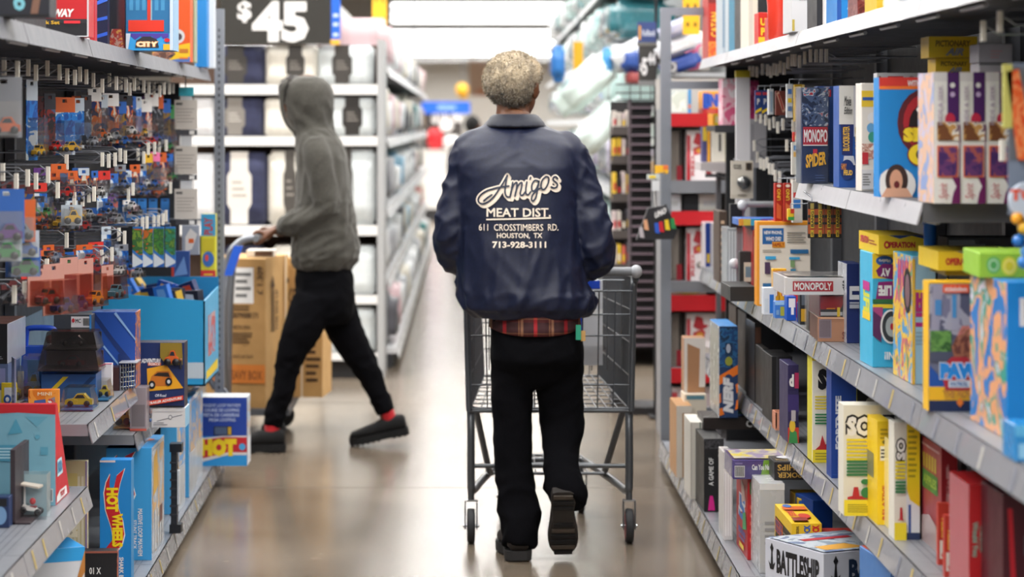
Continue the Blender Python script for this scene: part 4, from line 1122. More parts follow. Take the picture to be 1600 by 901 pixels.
gA('narrow red pack with yellow letters on the top right shelf', (1185, 18, 1200, 67), .12, C('#cf2a22'), [R(0, 0, 1, .22, C('#f0c92c')), T('U', .2, .58, .8, .82, YL, b=.05), T('P', .25, .27, .75, .52, YL, b=.05)])
o = gA('red card game box with fanned cards printed on it, on the top right shelf', (1203, 25, 1236, 63), .14, C('#c41f24'), [Eo(.5, .06, .42, .34, C('#e8e4dc')), PG([(.35, .1), (.65, .1), (.68, .55), (.32, .55)], GRN), PG([(.05, .12), (.3, .12), (.22, .38), (.02, .30)], C('#3466b8')), PG([(.72, .12), (.96, .14), (.98, .32), (.78, .42)], C('#d8404a')), R(.3, .02, .7, .14, YL)])
t = empty('card_launcher', (wx(1215, 8.35), 8.35, SHZ['A']), 'glossy red plastic card launcher drum behind the fanned card box on the top right shelf', 'toy', GA)
m = MB(); m.lathe([(.028, 0), (.034, .01), (.036, .12), (.044, .20), (.05, .26)], C('#e0402e', .2, 0, .5), n=20); m.build('drum', t); m = MB(); m.lathe([(.05, .26), (.054, .27), (.04, .30), (.01, .31)], C('#b8281e', .2), n=20); m.build('lid', t)
gA('light silver game box with a speckled print near the middle of the top right shelf', (1237, -40, 1275, 48), .2, C('#cfcfd2'), [R(.3, .55, .7, .85, art('#cfcfd2', '#a8a8ae', '#d8b8c0', 90)), R(.02, .02, .12, .22, C('#b6a24a')), R(.72, 0, .74, 1, C('#a9a9ae'))])
gA('black game box right of the silver one on the top right shelf', (1276.5, -35, 1288, 41), .2, C('#1f1f24'), [R(.5, .9, .9, 1, RD_)])
for k, x in enumerate((1289, 1295, 1301)):
    gA(('left', 'middle', 'right')[k] + ' one of three slim white boxes on the top right shelf', (x, -35, x + 5, 40 - k * .8), .2, WH, [R(.6, 0, .95, 1, C('#6a4a9a' if k != 1 else '#b8b0c8'))])
gA('bright blue box with white line symbols on the top right shelf', (1308, -40, 1338, 35), .2, C('#0f7cc6'), [R(0, 0, .22, 1, C('#1a4fa0')), PG([(.5, .05), (.85, .05), (.68, .2)], C('#9cd0f0')), PG([(.5, .3), (.85, .3), (.68, .45)], C('#9cd0f0')), R(.5, .55, .85, .65, C('#9cd0f0'))])
gA('dark red foil wrapped box on the top right shelf', (1340, -40, 1369, 23), .16, art('#5c1f22', '#7a3034', '#96605a', 60), [])
gA('yellow game box on the top right shelf, right of the dark red foil one', (1370, -45, 1400, 15), .18, C('#e3b927'), [Eo(.6, .2, .3, .2, C('#f2e6b8'))])
gA('white game box at the picture edge of the top right shelf', (1402, -50, 1440, 5), .18, WH, [R(.1, .1, .9, .3, C('#c8ccd4'))])

# ---- shelf B (short one)
GB = 'games on the short right shelf'
def gB(label, r, L, col, ds=(), **k): return game(label, r, L=L, col=col, ds=ds, on='B', group=GB, **k)
CW = clear('#ffffff', .86)
gB('dark comic art game box with a red title band, left end of the short shelf', (1253, 137, 1294, 287), .12, C('#22304f'),
   [R(0, .60, 1, 1, art('#20283a', '#4a5a78', '#a8b0b8', 40, 2, c4='#b02a30')), R(.04, .40, .98, .59, C('#b02228')), R(.04, .395, .98, .405, WH), T('MONOPO', .07, .43, .97, .565, WH, b=.045), R(.42, .31, .58, .36, C('#c8283a')), T('SPIDER', .14, .16, .92, .30, C('#f0b428'), b=.04, tilt=.05), LN(.5, .02, .95, .1, 3, C('#3c4c74'))], clearwrap=CW)
gB('navy box with a small red title plate, upright behind the comic art box', (1277, 112, 1356, 262), .06, C('#2a4a86'), [R(.04, .89, .27, .965, C('#c8283a')), T('MONOPOLY', .06, .90, .25, .955, WH), Eo(.45, .93, .09, .035, C('#e8962e')), R(.84, .88, .97, .99, C('#d8d8dc')), VL(.85, .9, .96, .97, 6, BLK), R(.66, .90, .72, .97, C('#5b8ac0'))], d=7.36)
gB('navy and white movie edition box with gold titles on the short right shelf', (1311, 134, 1348, 293), .10, C('#1e4f9e'),
   [R(0, .62, .62, 1, C('#dcdad6')), PG([(.05, .62), (.6, .62), (.55, .32), (.12, .32)], C('#1c2a66')), T('BLOCKBUSTER', .16, .36, .44, .6, C('#f0c040'), rot=90), R(.62, .5, 1, 1, C('#c8c8d0')), T('BLOCKBUSTER', .66, .38, .9, .6, C('#a8984a'), rot=90), T('Movie', .2, .80, .5, .9, BLK, rot=0, sh=.4), T('Edition', .2, .72, .55, .79, BLK, sh=.4), PG([(.2, .31), (.6, .31), (.68, .22), (.14, .22)], C('#c2c6d2')),
    Eo(.33, .175, .3, .10, C('#16306e')), T('FAMILY', .08, .175, .3, .235, C('#f09a28'), rot=0, b=.02), T('FEUD', .18, .12, .55, .17, C('#f0c040'), b=.03), T('FAMILY', .70, .10, .92, .30, C('#b08848'), rot=90)])
gB('white and yellow collage box with small round photos on the short right shelf', (1346, 130, 1375, 299), .09, C('#e6e0d8'),
   [R(0, .78, .98, .93, C('#ecc838')), R(.05, .84, .95, .87, C('#3a62b0')), Eo(.62, .68, .3, .05, C('#e8e8ea')), Eo(.5, .585, .22, .045, C('#6aa8d8')), Eo(.6, .5, .25, .05, C('#3a9a86')), R(.02, .30, .98, .44, art('#d8b8a8', '#b88070', '#efe4da', 50)), R(.03, .25, .35, .36, C('#c03038')), R(0, .02, .98, .20, C('#d4d4d8')), VL(.62, .04, .9, .17, 7, BLK), LN(.05, .05, .5, .17, 5, C('#777777'))])
gB('big bright blue party game box with an open mouth and yellow lettering', (1373.5, 121, 1462, 308), .075, C('#1486d2'),
   [R(0, .925, 1, 1, C('#d0362c')), R(0, .90, 1, .925, C('#ee7a2c')), T('WITH 40', .5, .925, .82, .975, WH, b=.03), Eo(.82, .62, .5, .285, C('#5c1420')), Eo(.86, .62, .44, .25, C('#b01e2a')), Eo(.9, .60, .38, .20, C('#180a0c')), Eo(.95, .73, .3, .045, C('#f2eee8')),
    T('SP', .42, .46, .80, .58, C('#f8d82c'), b=.08, o=C('#7c141c'), ob=.14), PG([(.55, .36), (1, .36), (1, .24), (.8, .26)], C('#c03034')), Eo(.72, .355, .23, .10, C('#7c141c')), Eo(.72, .355, .21, .09, C('#f8d82c')), Eo(.72, .355, .075, .045, C('#3a1014')),
    Eo(.30, .10, .34, .15, WH), Eo(.30, .14, .20, .135, C('#3a2420')), Eo(.29, .135, .115, .095, C('#d8a184')), Eo(.30, .105, .05, .03, C('#6a1c22')), PG([(.02, .0), (.58, .0), (.48, .075), (.12, .075)], C('#dca88c')), T('THE', .84, .15, .98, .18, WH), T('CHA', .82, .06, .98, .09, WH)])
gB('light grey box with red small print, standing behind the blue open-mouth game', (1370, 105, 1447, 290), .05, C('#c4c4c8'), [LN(.22, .93, .55, .98, 2, C('#b83a44')), Eo(.06, .955, .03, .02, C('#555555')), Eo(.7, .955, .06, .02, C('#8a8a90'))], d=6.35)
hs = [R(0, .93, 1, 1, C('#dcd8da')), R(.52, .60, .98, 1, C('#4a1e62')), Eo(.72, .90, .1, .02, WH), Eo(.72, .83, .1, .02, C('#c8b0d8')), Eo(.62, .64, .2, .05, C('#c02848')), R(.12, .48, .98, .62, art('#7a4a2c', '#c8975a', '#eee6dd', 26, 3, c4='#5a2a4a')),
      R(.12, .20, .92, .44, C('#e06a3a')), R(.17, .21, .88, .43, art('#4a2c6a', '#6a3a72', '#b05a5a', 40, 1)), PG([(.68, .20), (1, .20), (1, 0), (.66, 0), (.74, .08), (.86, .13)], C('#6a1458')), R(.96, 0, 1, .6, C('#6a1458')),
      T('Spirit', .18, .035, .60, .155, C('#b82a3a'), rot=90, sh=.3, b=.0), T('HIDE & SEEK', .15, .60, .32, .90, C('#b2a2b4'), rot=90)]
for k, (a, b_) in enumerate(((1459, 1499.5), (1500, 1539.5), (1540, 1581))):
    gB(('leftmost', 'middle', 'rightmost')[k] + ' of three white and purple horse boxes ending the short right shelf', (a, 113, b_, 318), .18, WH, hs, faces={'L': art('#c8c0d8', '#e0b89a', '#8aa0d0', 14)})
# low stock behind them carrying the yellow boxes
gB('tall plain brown box behind the three horse boxes on the short right shelf', (1462, 112, 1521, 300), .1, C('#7a6a4a'), [LN(.2, .5, .8, .8, 4, C('#5a4c34'))], d=6.0)
PIC = lambda: [T('PICTIONARY', .14, .52, .86, .82, C('#6a4c18'), b=.03, sh=.1), T('AIR', .34, .10, .72, .46, C('#8f8f90'), b=.05, sh=.4)]
zt = SHZ['B'] + 188 * 6.0 / F + .002
hb_ = 25 * 6.0 / F
game('lower of two small yellow drawing game boxes stacked under the top right shelf', (1462, 87.5, 1519, 112), d=6.0, L=.1, col=C('#e2b71c'), ds=PIC(), z=zt, group=GB)
game('upper of two small yellow drawing game boxes, directly under the top right shelf', (1451, 54, 1527, 87), d=5.98, L=.1, col=C('#e2b71c'), ds=PIC(), z=zt + hb_ + .001, group=GB)
gB('tall grey white box with pale pink marks, right of the horse boxes', (1530, 78, 1586, 290), .1, C('#c8c5cc'), [LN(.4, .75, .7, .95, 5, C('#d8a8b4')), R(0, .985, 1, 1, C('#8a8a90'))], d=5.7)
game('grey white box lying on the tall pink marked box, high at the right edge', (1529, 48, 1582, 77), d=5.7, L=.1, col=C('#bcbac2'), ds=[LN(.35, .2, .7, .7, 3, C('#d0a8b2'))], z=SHZ['B'] + 212 * 5.7 / F + .002, group=GB)

# ---- shelf C (middle)
GC = 'games on the middle right shelf'
def gC(label, r, L, col, ds=(), **k): return game(label, r, L=L, col=col, ds=ds, on='C', group=GC, **k)
# far end pieces
t = carton('hanging_pack', 'pale hanging card pack with a dark sphere behind a clear bubble', 'toy pack', (1142, 251, 1177, 310), d=9.55, L=.012, col=C('#d6cfc2'), ds=[R(.0, 0, 1, .1, C('#c8c0b2')), T('STAR', .12, .84, .48, .90, BLK, b=.03), T('WARS', .12, .78, .48, .83, BLK, b=.03), R(.66, .74, .95, .95, C('#6a5c4c')), Eo(.8, .85, .10, .09, C('#2a2420')), LN(.3, .05, .75, .12, 2, C('#6f675c'))])
m = MB(); m.ellipsoid((.05, -.012, .062), (.026, .022, .026), C('#46484c', .3, .3), 20, 12); o = m.build('sphere_toy', t); o['label'] = 'dark grey ball'
m = MB(); m.ellipsoid((.05, -.006, .062), (.032, .034, .032), clear('#ffffff', .8), 20, 12); m.build('bubble', t)
m = MB(); m.tube([(.046, .006, .145), (.046, .3, .152)], .002, STEEL, 6); m.build('hook', t)
t = empty('sign_post', (wx(1161, 9.75), 9.75, SHZ['C']), 'white upright post with a yellow tag under the far end of the top right shelf', 'post')
m = MB(); m.box(-.028, .028, 0, .03, 0, wz(121, 9.75) - SHZ['C'], C('#d4d3d8', .4)); m.build('post', t)
m = MB(); m.box(-.03, .028, -.004, .03, wz(121, 9.75) - SHZ['C'], wz(110, 9.75) - SHZ['C'], C('#b8a81e', .45)); m.build('tag', t)
t = carton('perforated_panel', 'light grey panel standing behind the white post, far end of the right run', 'panel', (1170, 186, 1198, 262), d=10.0, L=.02, col=C('#a9a8ad'), ds=[VL(.1, .1, .3, .9, 2, C('#8f8e94'))], z=wz(262, 10.0))
m = MB(); m.box(.01, .03, 0, .02, SHZ['C'] - wz(262, 10.0), 0, GREYM); m.build('leg', t)
# pink boxes on a dark ledge
led = empty('ledge_shelf', (wx(1150, 10.3), 10.3, wz(196, 10.3)), 'small dark ledge carrying the pink box at the far end of the right run', 'shelf')
m = MB(); m.box(-.09, .22, 0, .35, -.025, .0, DARKSHELF); m.build('deck', led); m = MB(); m.box(.19, .22, .32, .35, -(wz(196, 10.3) - SHZ['C']), -.025, DARKSHELF); m.build('support', led); m = MB(); m.box(-.09, .22, -.006, 0, -.03, .002, C('#3a3b40')); m.build('lip', led)
carton(BG, 'pink and white marbled box on the dark ledge at the far end', BC, (1129, 122, 1151, 195), d=10.32, L=.16, col=art('#e0608a', '#f0b8c8', '#f4e8ec', 20), z=wz(196, 10.3) + .001, group=GC)
carton(BG, 'magenta box right of the white post at the far end', BC, (1170, 125, 1185, 195), d=10.32, L=.12, col=art('#b82a6a', '#8a2452', '#d05a8a', 25), z=wz(196, 10.3) + .001, group=GC)
# pipe, slim boxes
t = empty('shelf_scanner_bracket', (wx(1160, 9.2), 9.2, SHZ['C']), 'black and silver bracket with a grey tube, far end of the middle right shelf', 'bracket')
zc = wz(335, 9.2) - SHZ['C']
m = MB(); m.box(-.045, .0, .0, .06, zc - .05, zc + .04, BLK); m.build('end_cap', t)
m = MB(); m.tube([(.012, .03, zc + .038), (.14, .03, zc + .038)], .012, C('#b4b6ba', .3, .5), 12); m.build('tube', t)
m = MB(); m.box(.0, .012, .02, .04, 0, zc + .03, C('#c6c8cc', .3, .4)); m.box(-.02, .0, .02, .035, 0, zc - .03, C('#9a9ca2', .3, .4)); m.build('stem', t)
m = MB(); m.ellipsoid((.0, .0, zc + .035), (.02, .016, .02), SIL, 12, 8); m.ellipsoid((-.03, .0, .10), (.022, .016, .02), SIL, 12, 8); m.build('clip', t)
gC('black fronted game box with a small cream window behind the silver bracket, middle right shelf', (1156, 382, 1181, 449), .06, C('#26282c'), [R(.25, .3, .9, .75, C('#cfcab8')), R(.35, .4, .8, .65, C('#6c8a9a'))], d=8.95)
st = [('slim navy box with white print, third down in the flat stack near the star pack', (1174, 338.5, 1216, 345), C('#223466'), [T('BOARD GAME', .1, .25, .9, .75, C('#8fa8d8'))]),
      ('slim rainbow coloured box lying on the navy one, middle right shelf', (1154, 327, 1217, 337.5), C('#3a6ab8'), [R(0, 0, .12, 1, C('#e09a3a')), R(.12, 0, .3, 1, C('#d8c04a')), R(.3, 0, .55, 1, C('#3aa0c8')), R(.55, 0, .8, 1, C('#7a4ab0')), R(.8, 0, 1, 1, C('#d84a9a')), T('521', .72, .2, .9, .8, WH)])]
base_h = wz(345, 8.9) - SHZ['C']
gC('tall red edged box under the slim flat boxes on the middle right shelf', (1176, 345, 1222, 447), .3, C('#a33030'), [R(.05, .05, .95, .9, C('#c8b8a8'))], d=8.9)
zz = SHZ['C'] + 102 * 8.9 / F + .001
for lb_, r_, c_, ds_ in st:
    o = game(lb_, r_, d=8.9, L=.2, col=c_, ds=ds_, z=zz, group=GC); zz += o['_dim'][2] + .001

gC('black board game case lying open at the far end of the middle right shelf', (1141, 453, 1182, 476), .30, C('#1e2023'), [], d=8.6, W=.09)
gC('black and white striped game box at the far end of the middle right shelf', (1124, 330, 1136, 442), .22, C('#4a3a30'), [LN(.2, .1, .8, .9, 8, C('#c8a88a'))], d=9.6)
gC('silver clear wrapped game box at the far end of the middle right shelf', (1136, 355, 1153, 446), .2, C('#a9aeb2', .2), [VL(.1, .05, .9, .95, 3, C('#e0e4e6', .15))], d=9.4)
gC('tall orange edged phone party game box with a cream back, middle right shelf', (1183, 346, 1266, 478), .075, C('#e89a2a'), [R(.045, .02, 1, .955, C('#e6ddd0')),
   R(.10, .73, .50, .92, C('#1f5f9e')), T('NEW PHONE,', .13, .84, .47, .89, WH, b=.03), T('WHO DIS?', .16, .77, .45, .82, WH, b=.03), R(.28, .69, .52, .76, C('#e8a02a')), T('FAMILY', .29, .70, .51, .75, C('#a03a1e'), b=.04), LN(.56, .74, .96, .88, 5, C('#8a857c')), LN(.1, .63, .6, .67, 2, C('#8a857c')), R(.62, .62, .96, .67, C('#2a6a9e')),
   R(.15, .55, .35, .59, LBL), R(.6, .55, .8, .58, LBL), R(.14, .38, .24, .52, C('#4a3454')), R(.10, .22, .3, .27, C('#2a6a9e')), R(.14, .10, .26, .16, C('#4a3454')), R(.12, .17, .28, .19, LBL), R(.62, .36, .72, .44, C('#2a7a9e')), R(.62, .46, .7, .54, C('#7a9a6a'))])
PKY = [R(.1, .72, .9, .97, C('#e89a1e')), Eo(.3, .68, .16, .05, C('#8a3a20')), Eo(.7, .68, .16, .05, C('#8a3a20')), R(.2, .38, .8, .58, C('#c03a2a')), Eo(.5, .50, .22, .06, WH), Eo(.5, .42, .18, .05, WH)]
for k, x in enumerate((1207, 1218.5)):
    gC(('left', 'right')[k] + ' one of two tall yellow crayon shaped packs in front of the phone party game', (x, 384, x + 10.5, 452), .03, C('#f0b426'), PKY, d=8.1)
gC('small white carton with a blue stripe at the front of the middle right shelf', (1193, 447, 1212, 489), .05, C('#d6dce4'), [R(.5, .05, .85, .75, C('#1c6cc8')), R(.1, .1, .4, .6, C('#c8d2dc'))], d=8.0)
gC('small light blue carton with a yellow green mark, front of the middle right shelf', (1211, 467, 1229, 493), .05, C('#3a78c8'), [R(0, .8, 1, 1, C('#9ac4ea')), R(.45, .15, .9, .7, C('#a8a83a')), R(.1, .2, .35, .5, C('#7aa0c8'))], d=7.85)
gC('blue carton with a white letter at the front of the middle right shelf', (1229.5, 458, 1244, 496), .06, C('#1450b4'), [R(.2, .55, .9, .92, WH), R(.45, .25, .75, .55, WH)], d=7.75)
gC('tilted navy carton with a round white and green emblem on the middle right shelf', (1245, 469, 1268, 499), .06, C('#143f96'), [R(.6, 0, 1, 1, C('#c8c2b4')), Eo(.62, .45, .28, .30, WH), Eo(.64, .45, .2, .2, C('#2f6a4c'))], d=7.7, yaw=-.15)
gC('black carton with yellow brackets between the navy carton and the brown case box', (1262, 462, 1290, 503), .05, C('#1b1b1d'), [R(.05, .3, .5, .36, YL), R(.05, .36, .12, .7, YL), R(.75, .2, .82, .9, YL), LN(.1, .02, .6, .25, 3, YL)], d=7.6)
gC('red and black folder standing among the small cartons on the middle right shelf', (1232, 400, 1268, 470), .01, C('#b02028'), [], d=7.9, yaw=-.9, W=.13)
# packs with yellow vertical titles hanging under the short shelf
BOM = [R(0, .62, 1, .8, C('#a04a20')), R(0, .12, 1, .38, C('#a04a20')), R(0, .40, 1, .60, C('#7a3418')), R(0, .56, 1, .64, BLK), R(0, .38, 1, .44, BLK), R(.30, .28, .75, .78, C('#b89a28')), T('BANG', .36, .32, .7, .74, BLK, rot=90, b=.02), R(.28, .80, .72, .96, C('#8a7a3a')), R(.3, .04, .7, .22, C('#c8a828')), T('ABC', .36, .06, .64, .2, BLK, rot=90)]
for k, x in enumerate((1262.5, 1275, 1288.5, 1302)):
    t = carton('hanging_pack', ('first', 'second', 'third', 'fourth')[k] + ' from the left of four black and orange packs hung under the short right shelf', 'card game', (x, 315, x + 12.5, 372), d=7.0 - .0 * k, L=.025, col=C('#1c1412'), ds=BOM, group='black and orange hanging packs', yaw=-.08)
    m = MB(); W_, L_, H_ = t['_dim']; m.tube([(W_ / 2, .012, H_), (W_ / 2, .012, H_ + .012), (W_ / 2, .35, H_ + .02)], .0022, STEEL, 6); m.build('hook', t)
gC('black arcade game box with a red bordered yellow title on the middle right shelf', (1265, 377, 1309, 438), .07, C('#1a181a'), [R(.42, .62, .99, .95, C('#c02a1e')), R(.46, .66, .99, .91, C('#1a1010')), T('PAC', .50, .69, .97, .88, C('#f0c428'), b=.04), R(.05, .6, .32, .97, C('#8a3a1e')), Eo(.18, .78, .1, .14, C('#d89a2a')), R(0, .50, .9, .54, YL), R(.82, .0, .88, .5, YL), R(.4, .04, .78, .46, C('#3e4248'))], d=7.35, clearwrap=CW)
gC('small grey black carton left of the arcade game box', (1250, 383, 1266, 432), .05, C('#23262c'), [R(.15, .62, .9, .95, C('#5c6470')), R(.1, .1, .9, .5, C('#c89a28'))], d=7.6)
gC('navy box with a big white letter and a silver side on the middle right shelf', (1323, 373, 1347, 497), .16, C('#1c2c66'), [R(.18, .55, .82, .61, C('#d4d6da')), R(.18, .55, .34, .72, C('#d4d6da')), R(.18, .66, .82, .72, C('#d4d6da')), R(.18, .44, .82, .49, C('#a8acb8')), R(.18, .5, .82, .52, C('#a8acb8'))], faces={'L': C('#a9abb3', .25)}, d=6.95)
gC('green and black card sleeve between the arcade box and the navy letter box', (1310, 402, 1322, 440), .02, C('#22242a'), [R(.6, .2, .9, .9, C('#2ea86a'))], d=7.2)
# stack: brown case box, red box, white box
dd = 7.0
ob = gC('long brown case file box, bottom of the stack on the middle right shelf', (1278, 497, 1356, 535), .24, C('#a3755a'), [R(.02, .15, .27, .92, C('#8a7c86')), VL(.03, .2, .25, .88, 10, C('#6a5c62')), T('CASE FILES', .48, .12, 1.0, .42, C('#6a3230'), rot=180, b=.02), R(.05, .95, .9, .99, C('#caa284'))], d=dd, faces={'L': C('#7e5a4a')}, yaw=-.05)
z1_ = SHZ['C'] + ob['_dim'][2] + .0015
o2 = game('red black and silver wrapped game box under the flat white property game', (1282, 464, 1358, 496), d=dd + .02, L=.22, col=C('#961c24'), ds=[R(.0, 0, 1, .35, C('#3a3c40')), R(.0, .05, .45, .22, C('#c2c4c8', .2)), R(.34, .0, .40, .45, YL), R(.12, .36, .3, .42, C('#e08a2a')), PG([(.40, .3), (.66, .3), (.60, .62), (.46, .62)], C('#222226'))], z=z1_, group=GC, clearwrap=CW)
z2_ = z1_ + o2['_dim'][2] + .005
game('flat white property trading box with a red title plate, topmost of its stack', (1227, 436.5, 1356, 463), d=dd + .0, L=.265, col=C('#e2dfe0'), ds=[R(.09, .2, .58, .8, C('#b81e28')), T('MONOPOLY', .11, .28, .56, .72, WH, b=.045), T('STAR', .69, .50, .97, .86, BLK, b=.05), T('WARS', .69, .14, .97, .48, BLK, b=.05), LN(.1, .84, .3, .88, 1, C('#777777')),
   R(.04, .05, .97, .95, art('#8a8a8a', '#5a5c60', '#c0bcb4', 12), 'T')], z=z2_, group=GC, clearwrap=clear('#ffffff', .82))
# life boxes and operation
gC('tall light blue game box with upside-down purple lettering on its front', (1363, 397, 1408, 575), .19, C('#3fb3dc'), [R(0, .78, 1, 1, C('#f0cf2e')), Eo(.42, .935, .3, .045, C('#2a5aa8')), T('Hasbro', .22, .92, .62, .95, WH, rot=180), PG([(.2, .80), (.9, .76), (.95, .90), (.35, .91), (.12, .85)], C('#7a1c6a')), T('AY', .28, .80, .62, .87, WH, rot=180, b=.05), PG([(.1, .58), (.95, .60), (.95, .76), (.2, .75)], C('#8a1c6c')), T('LIFE', .2, .63, .66, .72, WH, rot=180, b=.06), R(0, .56, 1, .60, C('#2f6a3a')), R(0, .52, 1, .555, C('#f0cf2e')), R(0, .30, .35, .53, C('#b04a82')), PG([(0, .28), (.3, .22), (.3, .44), (0, .5)], C('#5a2a5a')), Eo(.62, .36, .36, .15, WH), Eo(.64, .36, .32, .135, C('#35383c')), Eo(.66, .36, .22, .09, C('#a8b0b0')), Eo(.66, .36, .06, .03, C('#b82030')), T('INI!', .4, .07, .8, .14, WH, rot=180, b=.03)], faces={'L': C('#45b4dc')}, side='R', d=6.26) ['label']
lf = [o for o in bpy.data.objects if o.get('label', '').startswith('tall light blue game box with upside')][0]
m = MB(); L_ = lf['_dim'][1]; H_ = lf['_dim'][2]
put(m, None, lf['_dim'][0], L_, H_, [T('LIFE', .3, .42, .8, .72, C('#d8d83a'), 'S', rot=-90, b=.05), R(.25, .40, .85, .47, C('#f0cf2e'), 'S'), R(.3, .66, .82, .74, C('#c02a8a'), 'S')], 'R'); m.build('spine_title', lf)
lf2 = gC('tall game box with bright figures on its side and a light blue spine', (1425, 402, 1462, 602), .25, C('#9cc4dc'), [PG([(.1, .62), (.75, .62), (.9, .68), (.75, .74), (.1, .74)], YL), T('LIFE', .15, .45, .7, .72, C('#b02a7c'), rot=90, b=.06), LN(.15, .3, .6, .42, 4, C('#8aa8bc')), R(.0, .0, .12, .98, C('#e8b83a'))], d=5.85,
   faces={'L': art('#4a9ad0', '#e8c03a', '#c8487a', 16, 4, c4='#58a85a'), 'T': C('#3fa9c8')})
m = MB(); put(m, None, *lf2['_dim'], [VL(.25, .74, .85, .95, 5, C('#c02a7c'), 'S'), Eo(.78, .72, .2, .18, BLK, 'S'), Eo(.80, .72, .12, .13, C('#7a5a62'), 'S')], 'R'); m.build('window_print', lf2)
zop = SHZ['C'] + lf['_dim'][2] + .001
op = [PG([(.24, 1.0), (.3, .8), (.5, .9), (.75, .78), (1, .95), (1, 1.0)], C('#2a3f86')), Eo(.12, .5, .05, .2, C('#b8202c')), Eo(.12, .5, .025, .1, YL), T('OPERATION', .09, .34, .68, .66, C('#b8202c'), b=.05)]
o3 = game('flat yellow surgery game box lying across the light blue game boxes, middle right shelf', (1373, 363, 1446, 393), d=6.2, L=.30, col=C('#eccb2a'), ds=[PG([(.2, 1), (.45, .82), (.7, .98), (1, .8), (1, 1)], C('#27407e')), T('OPERATION', .12, .34, .78, .66, C('#b8202c'), b=.05), Eo(.17, .5, .06, .2, C('#b8202c')), Eo(.17, .5, .03, .1, YL)], z=zop, group=GC)
m = MB(); put(m, None, *o3['_dim'], [T('OPERATION', .08, .4, .5, .8, C('#c8304a'), 'S', b=.05), LN(.55, .4, .95, .7, 2, C('#a03a1e'), 'S')], 'R'); m.build('side_title', o3)
t = empty('plastic_cup', (wx(1453, 6.05), 6.05, zop), 'plain blue plastic cup beside the flat yellow surgery game', 'cup', None)
m = MB(); m.lathe([(.012, 0), (.0145, .004), (.0165, .085), (.0175, .09), (.016, .09), (.0145, .06), (.012, .006)], C('#1f66b4', .35), n=22); m.build('cup_body', t); m = MB(); m.lathe([(.0165, .083), (.019, .085), (.019, .091), (.0165, .092)], C('#1a569c', .35), n=22); m.build('rim', t)
gC('dark grey wrapped game box standing behind the flat yellow surgery games', (1480, 347, 1600, 560), .12, C('#3d4046'), [R(.02, .55, .42, .98, art('#6a7680', '#8a949c', '#50585e', 8)), VL(.3, .5, .5, .95, 6, C('#9aa6b0')), R(0, .54, 1, .56, C('#24262a'))], d=6.1)
gC('crumpled black bag pushed to the back above the yellow surgery game', (1352, 335, 1460, 470), .1, C('#17171a', .3), [PG([(.0, .85), (.3, .98), (.3, .7)], C('#5c3824')), R(.35, .8, .37, 1, C('#8a6a2a'))], d=6.75)
pw = gC('kids movie game box with a street scene and a blue and red title', (1450.5, 440, 1534, 642), .06, C('#f0bb22'),
   [R(0.01, .0, .99, .985, C('#6a6e84')), R(.02, .55, .99, .98, art('#7a7890', '#a8a6b4', '#5a5a70', 9, 2)), PG([(.08, .98), (.28, .98), (.2, .62), (.04, .62)], C('#9a98ac')), PG([(.4, .98), (.6, .98), (.58, .62), (.42, .62)], C('#a4a2b4')), R(.12, .74, .24, .86, C('#4a8ac4')), R(.44, .72, .52, .90, C('#4a90c8')), R(.03, .46, .42, .62, art('#4a7a3a', '#6a9a4a', '#38602c', 40)), R(.02, .38, .99, .46, C('#4c5064')), Eo(.97, .82, .2, .12, WH), Eo(.98, .82, .16, .10, C('#b81e34')), R(.26, .915, .75, .98, C('#ee5a28')), T('nickelodeon', .3, .925, .71, .965, WH, b=.02),
    PG([(.42, .5), (.62, .66), (.9, .66), (.98, .48), (.8, .36), (.5, .36)], art('#6a3a30', '#9a6248', '#c87a72', 30)), PG([(0, .36), (.22, .26), (1, .26), (1, .05), (0, .05)], C('#1b4f9e')), R(0, .085, 1, .19, C('#f0b81e')), R(0, 0, 1, .085, C('#16264e')),
    PG([(.3, .16), (.78, .16), (.86, .34), (.7, .42), (.42, .42), (.22, .34)], C('#b02a34')), T('PAW', .20, .25, .92, .375, C('#2a8ad8'), b=.09, o=C('#e8e8ee'), ob=.13), R(.36, .185, .76, .24, C('#cfd6de')), T('PATROL', .4, .195, .72, .23, C('#3a62a0'), b=.03), T('THE MOVIE', .26, .105, .86, .165, C('#e8a02a'), b=.03, o=C('#3a3a5a')), PG([(.5, .07), (.57, .035), (.64, .07), (.57, .105)], C('#e87a2a'))])
zp = SHZ['C'] + pw['_dim'][2] + .001
bl = gC('large bright blue box with a white barcode label at the right picture edge', (1573, 450, 1640, 696), .34, C('#0f83d4'), [R(.3, .72, .75, .90, C('#e2e2e6')), VL(.42, .76, .62, .88, 7, C('#4a4a52'))], d=4.82, faces={'L': art('#2a78c0', '#e0a070', '#3a9a8a', 9, 5, c4='#d8d0e0')})
o4 = game('flat yellow surgery game box lying on the kids movie game, middle right shelf', (1466, 397, 1592, 427), d=5.5, L=.26, col=C('#eccb2a'), ds=[PG([(.22, 1), (.4, .82), (.6, .98), (.8, .8), (.95, 1)], C('#27408a')), T('OPERATION', .09, .28, .5, .66, C('#c0242e'), b=.05)], z=zp + .012, group=GC, yaw=-.02)
m = MB(); m.box(.02, .2, .02, .22, -.0125, -.0005, C('#a8922a')); m.build('tray_bottom', o4)
game('lime green box with two round citrus prints lying on the bright blue box', (1530, 411, 1640, 450), d=4.95, L=.22, col=C('#93c13a'), ds=[Eo(.2, .52, .10, .34, C('#5fae5a')), Eo(.2, .52, .07, .24, C('#b8dcb0')), Eo(.2, .52, .05, .17, C('#4f9e4e')), Eo(.42, .47, .11, .38, C('#e0d83a')), Eo(.42, .47, .08, .28, C('#eee27a')), Eo(.42, .47, .06, .2, C('#d8c82a'))], z=SHZ['C'] + bl['_dim'][2] + .001, group=GC, yaw=-.06)

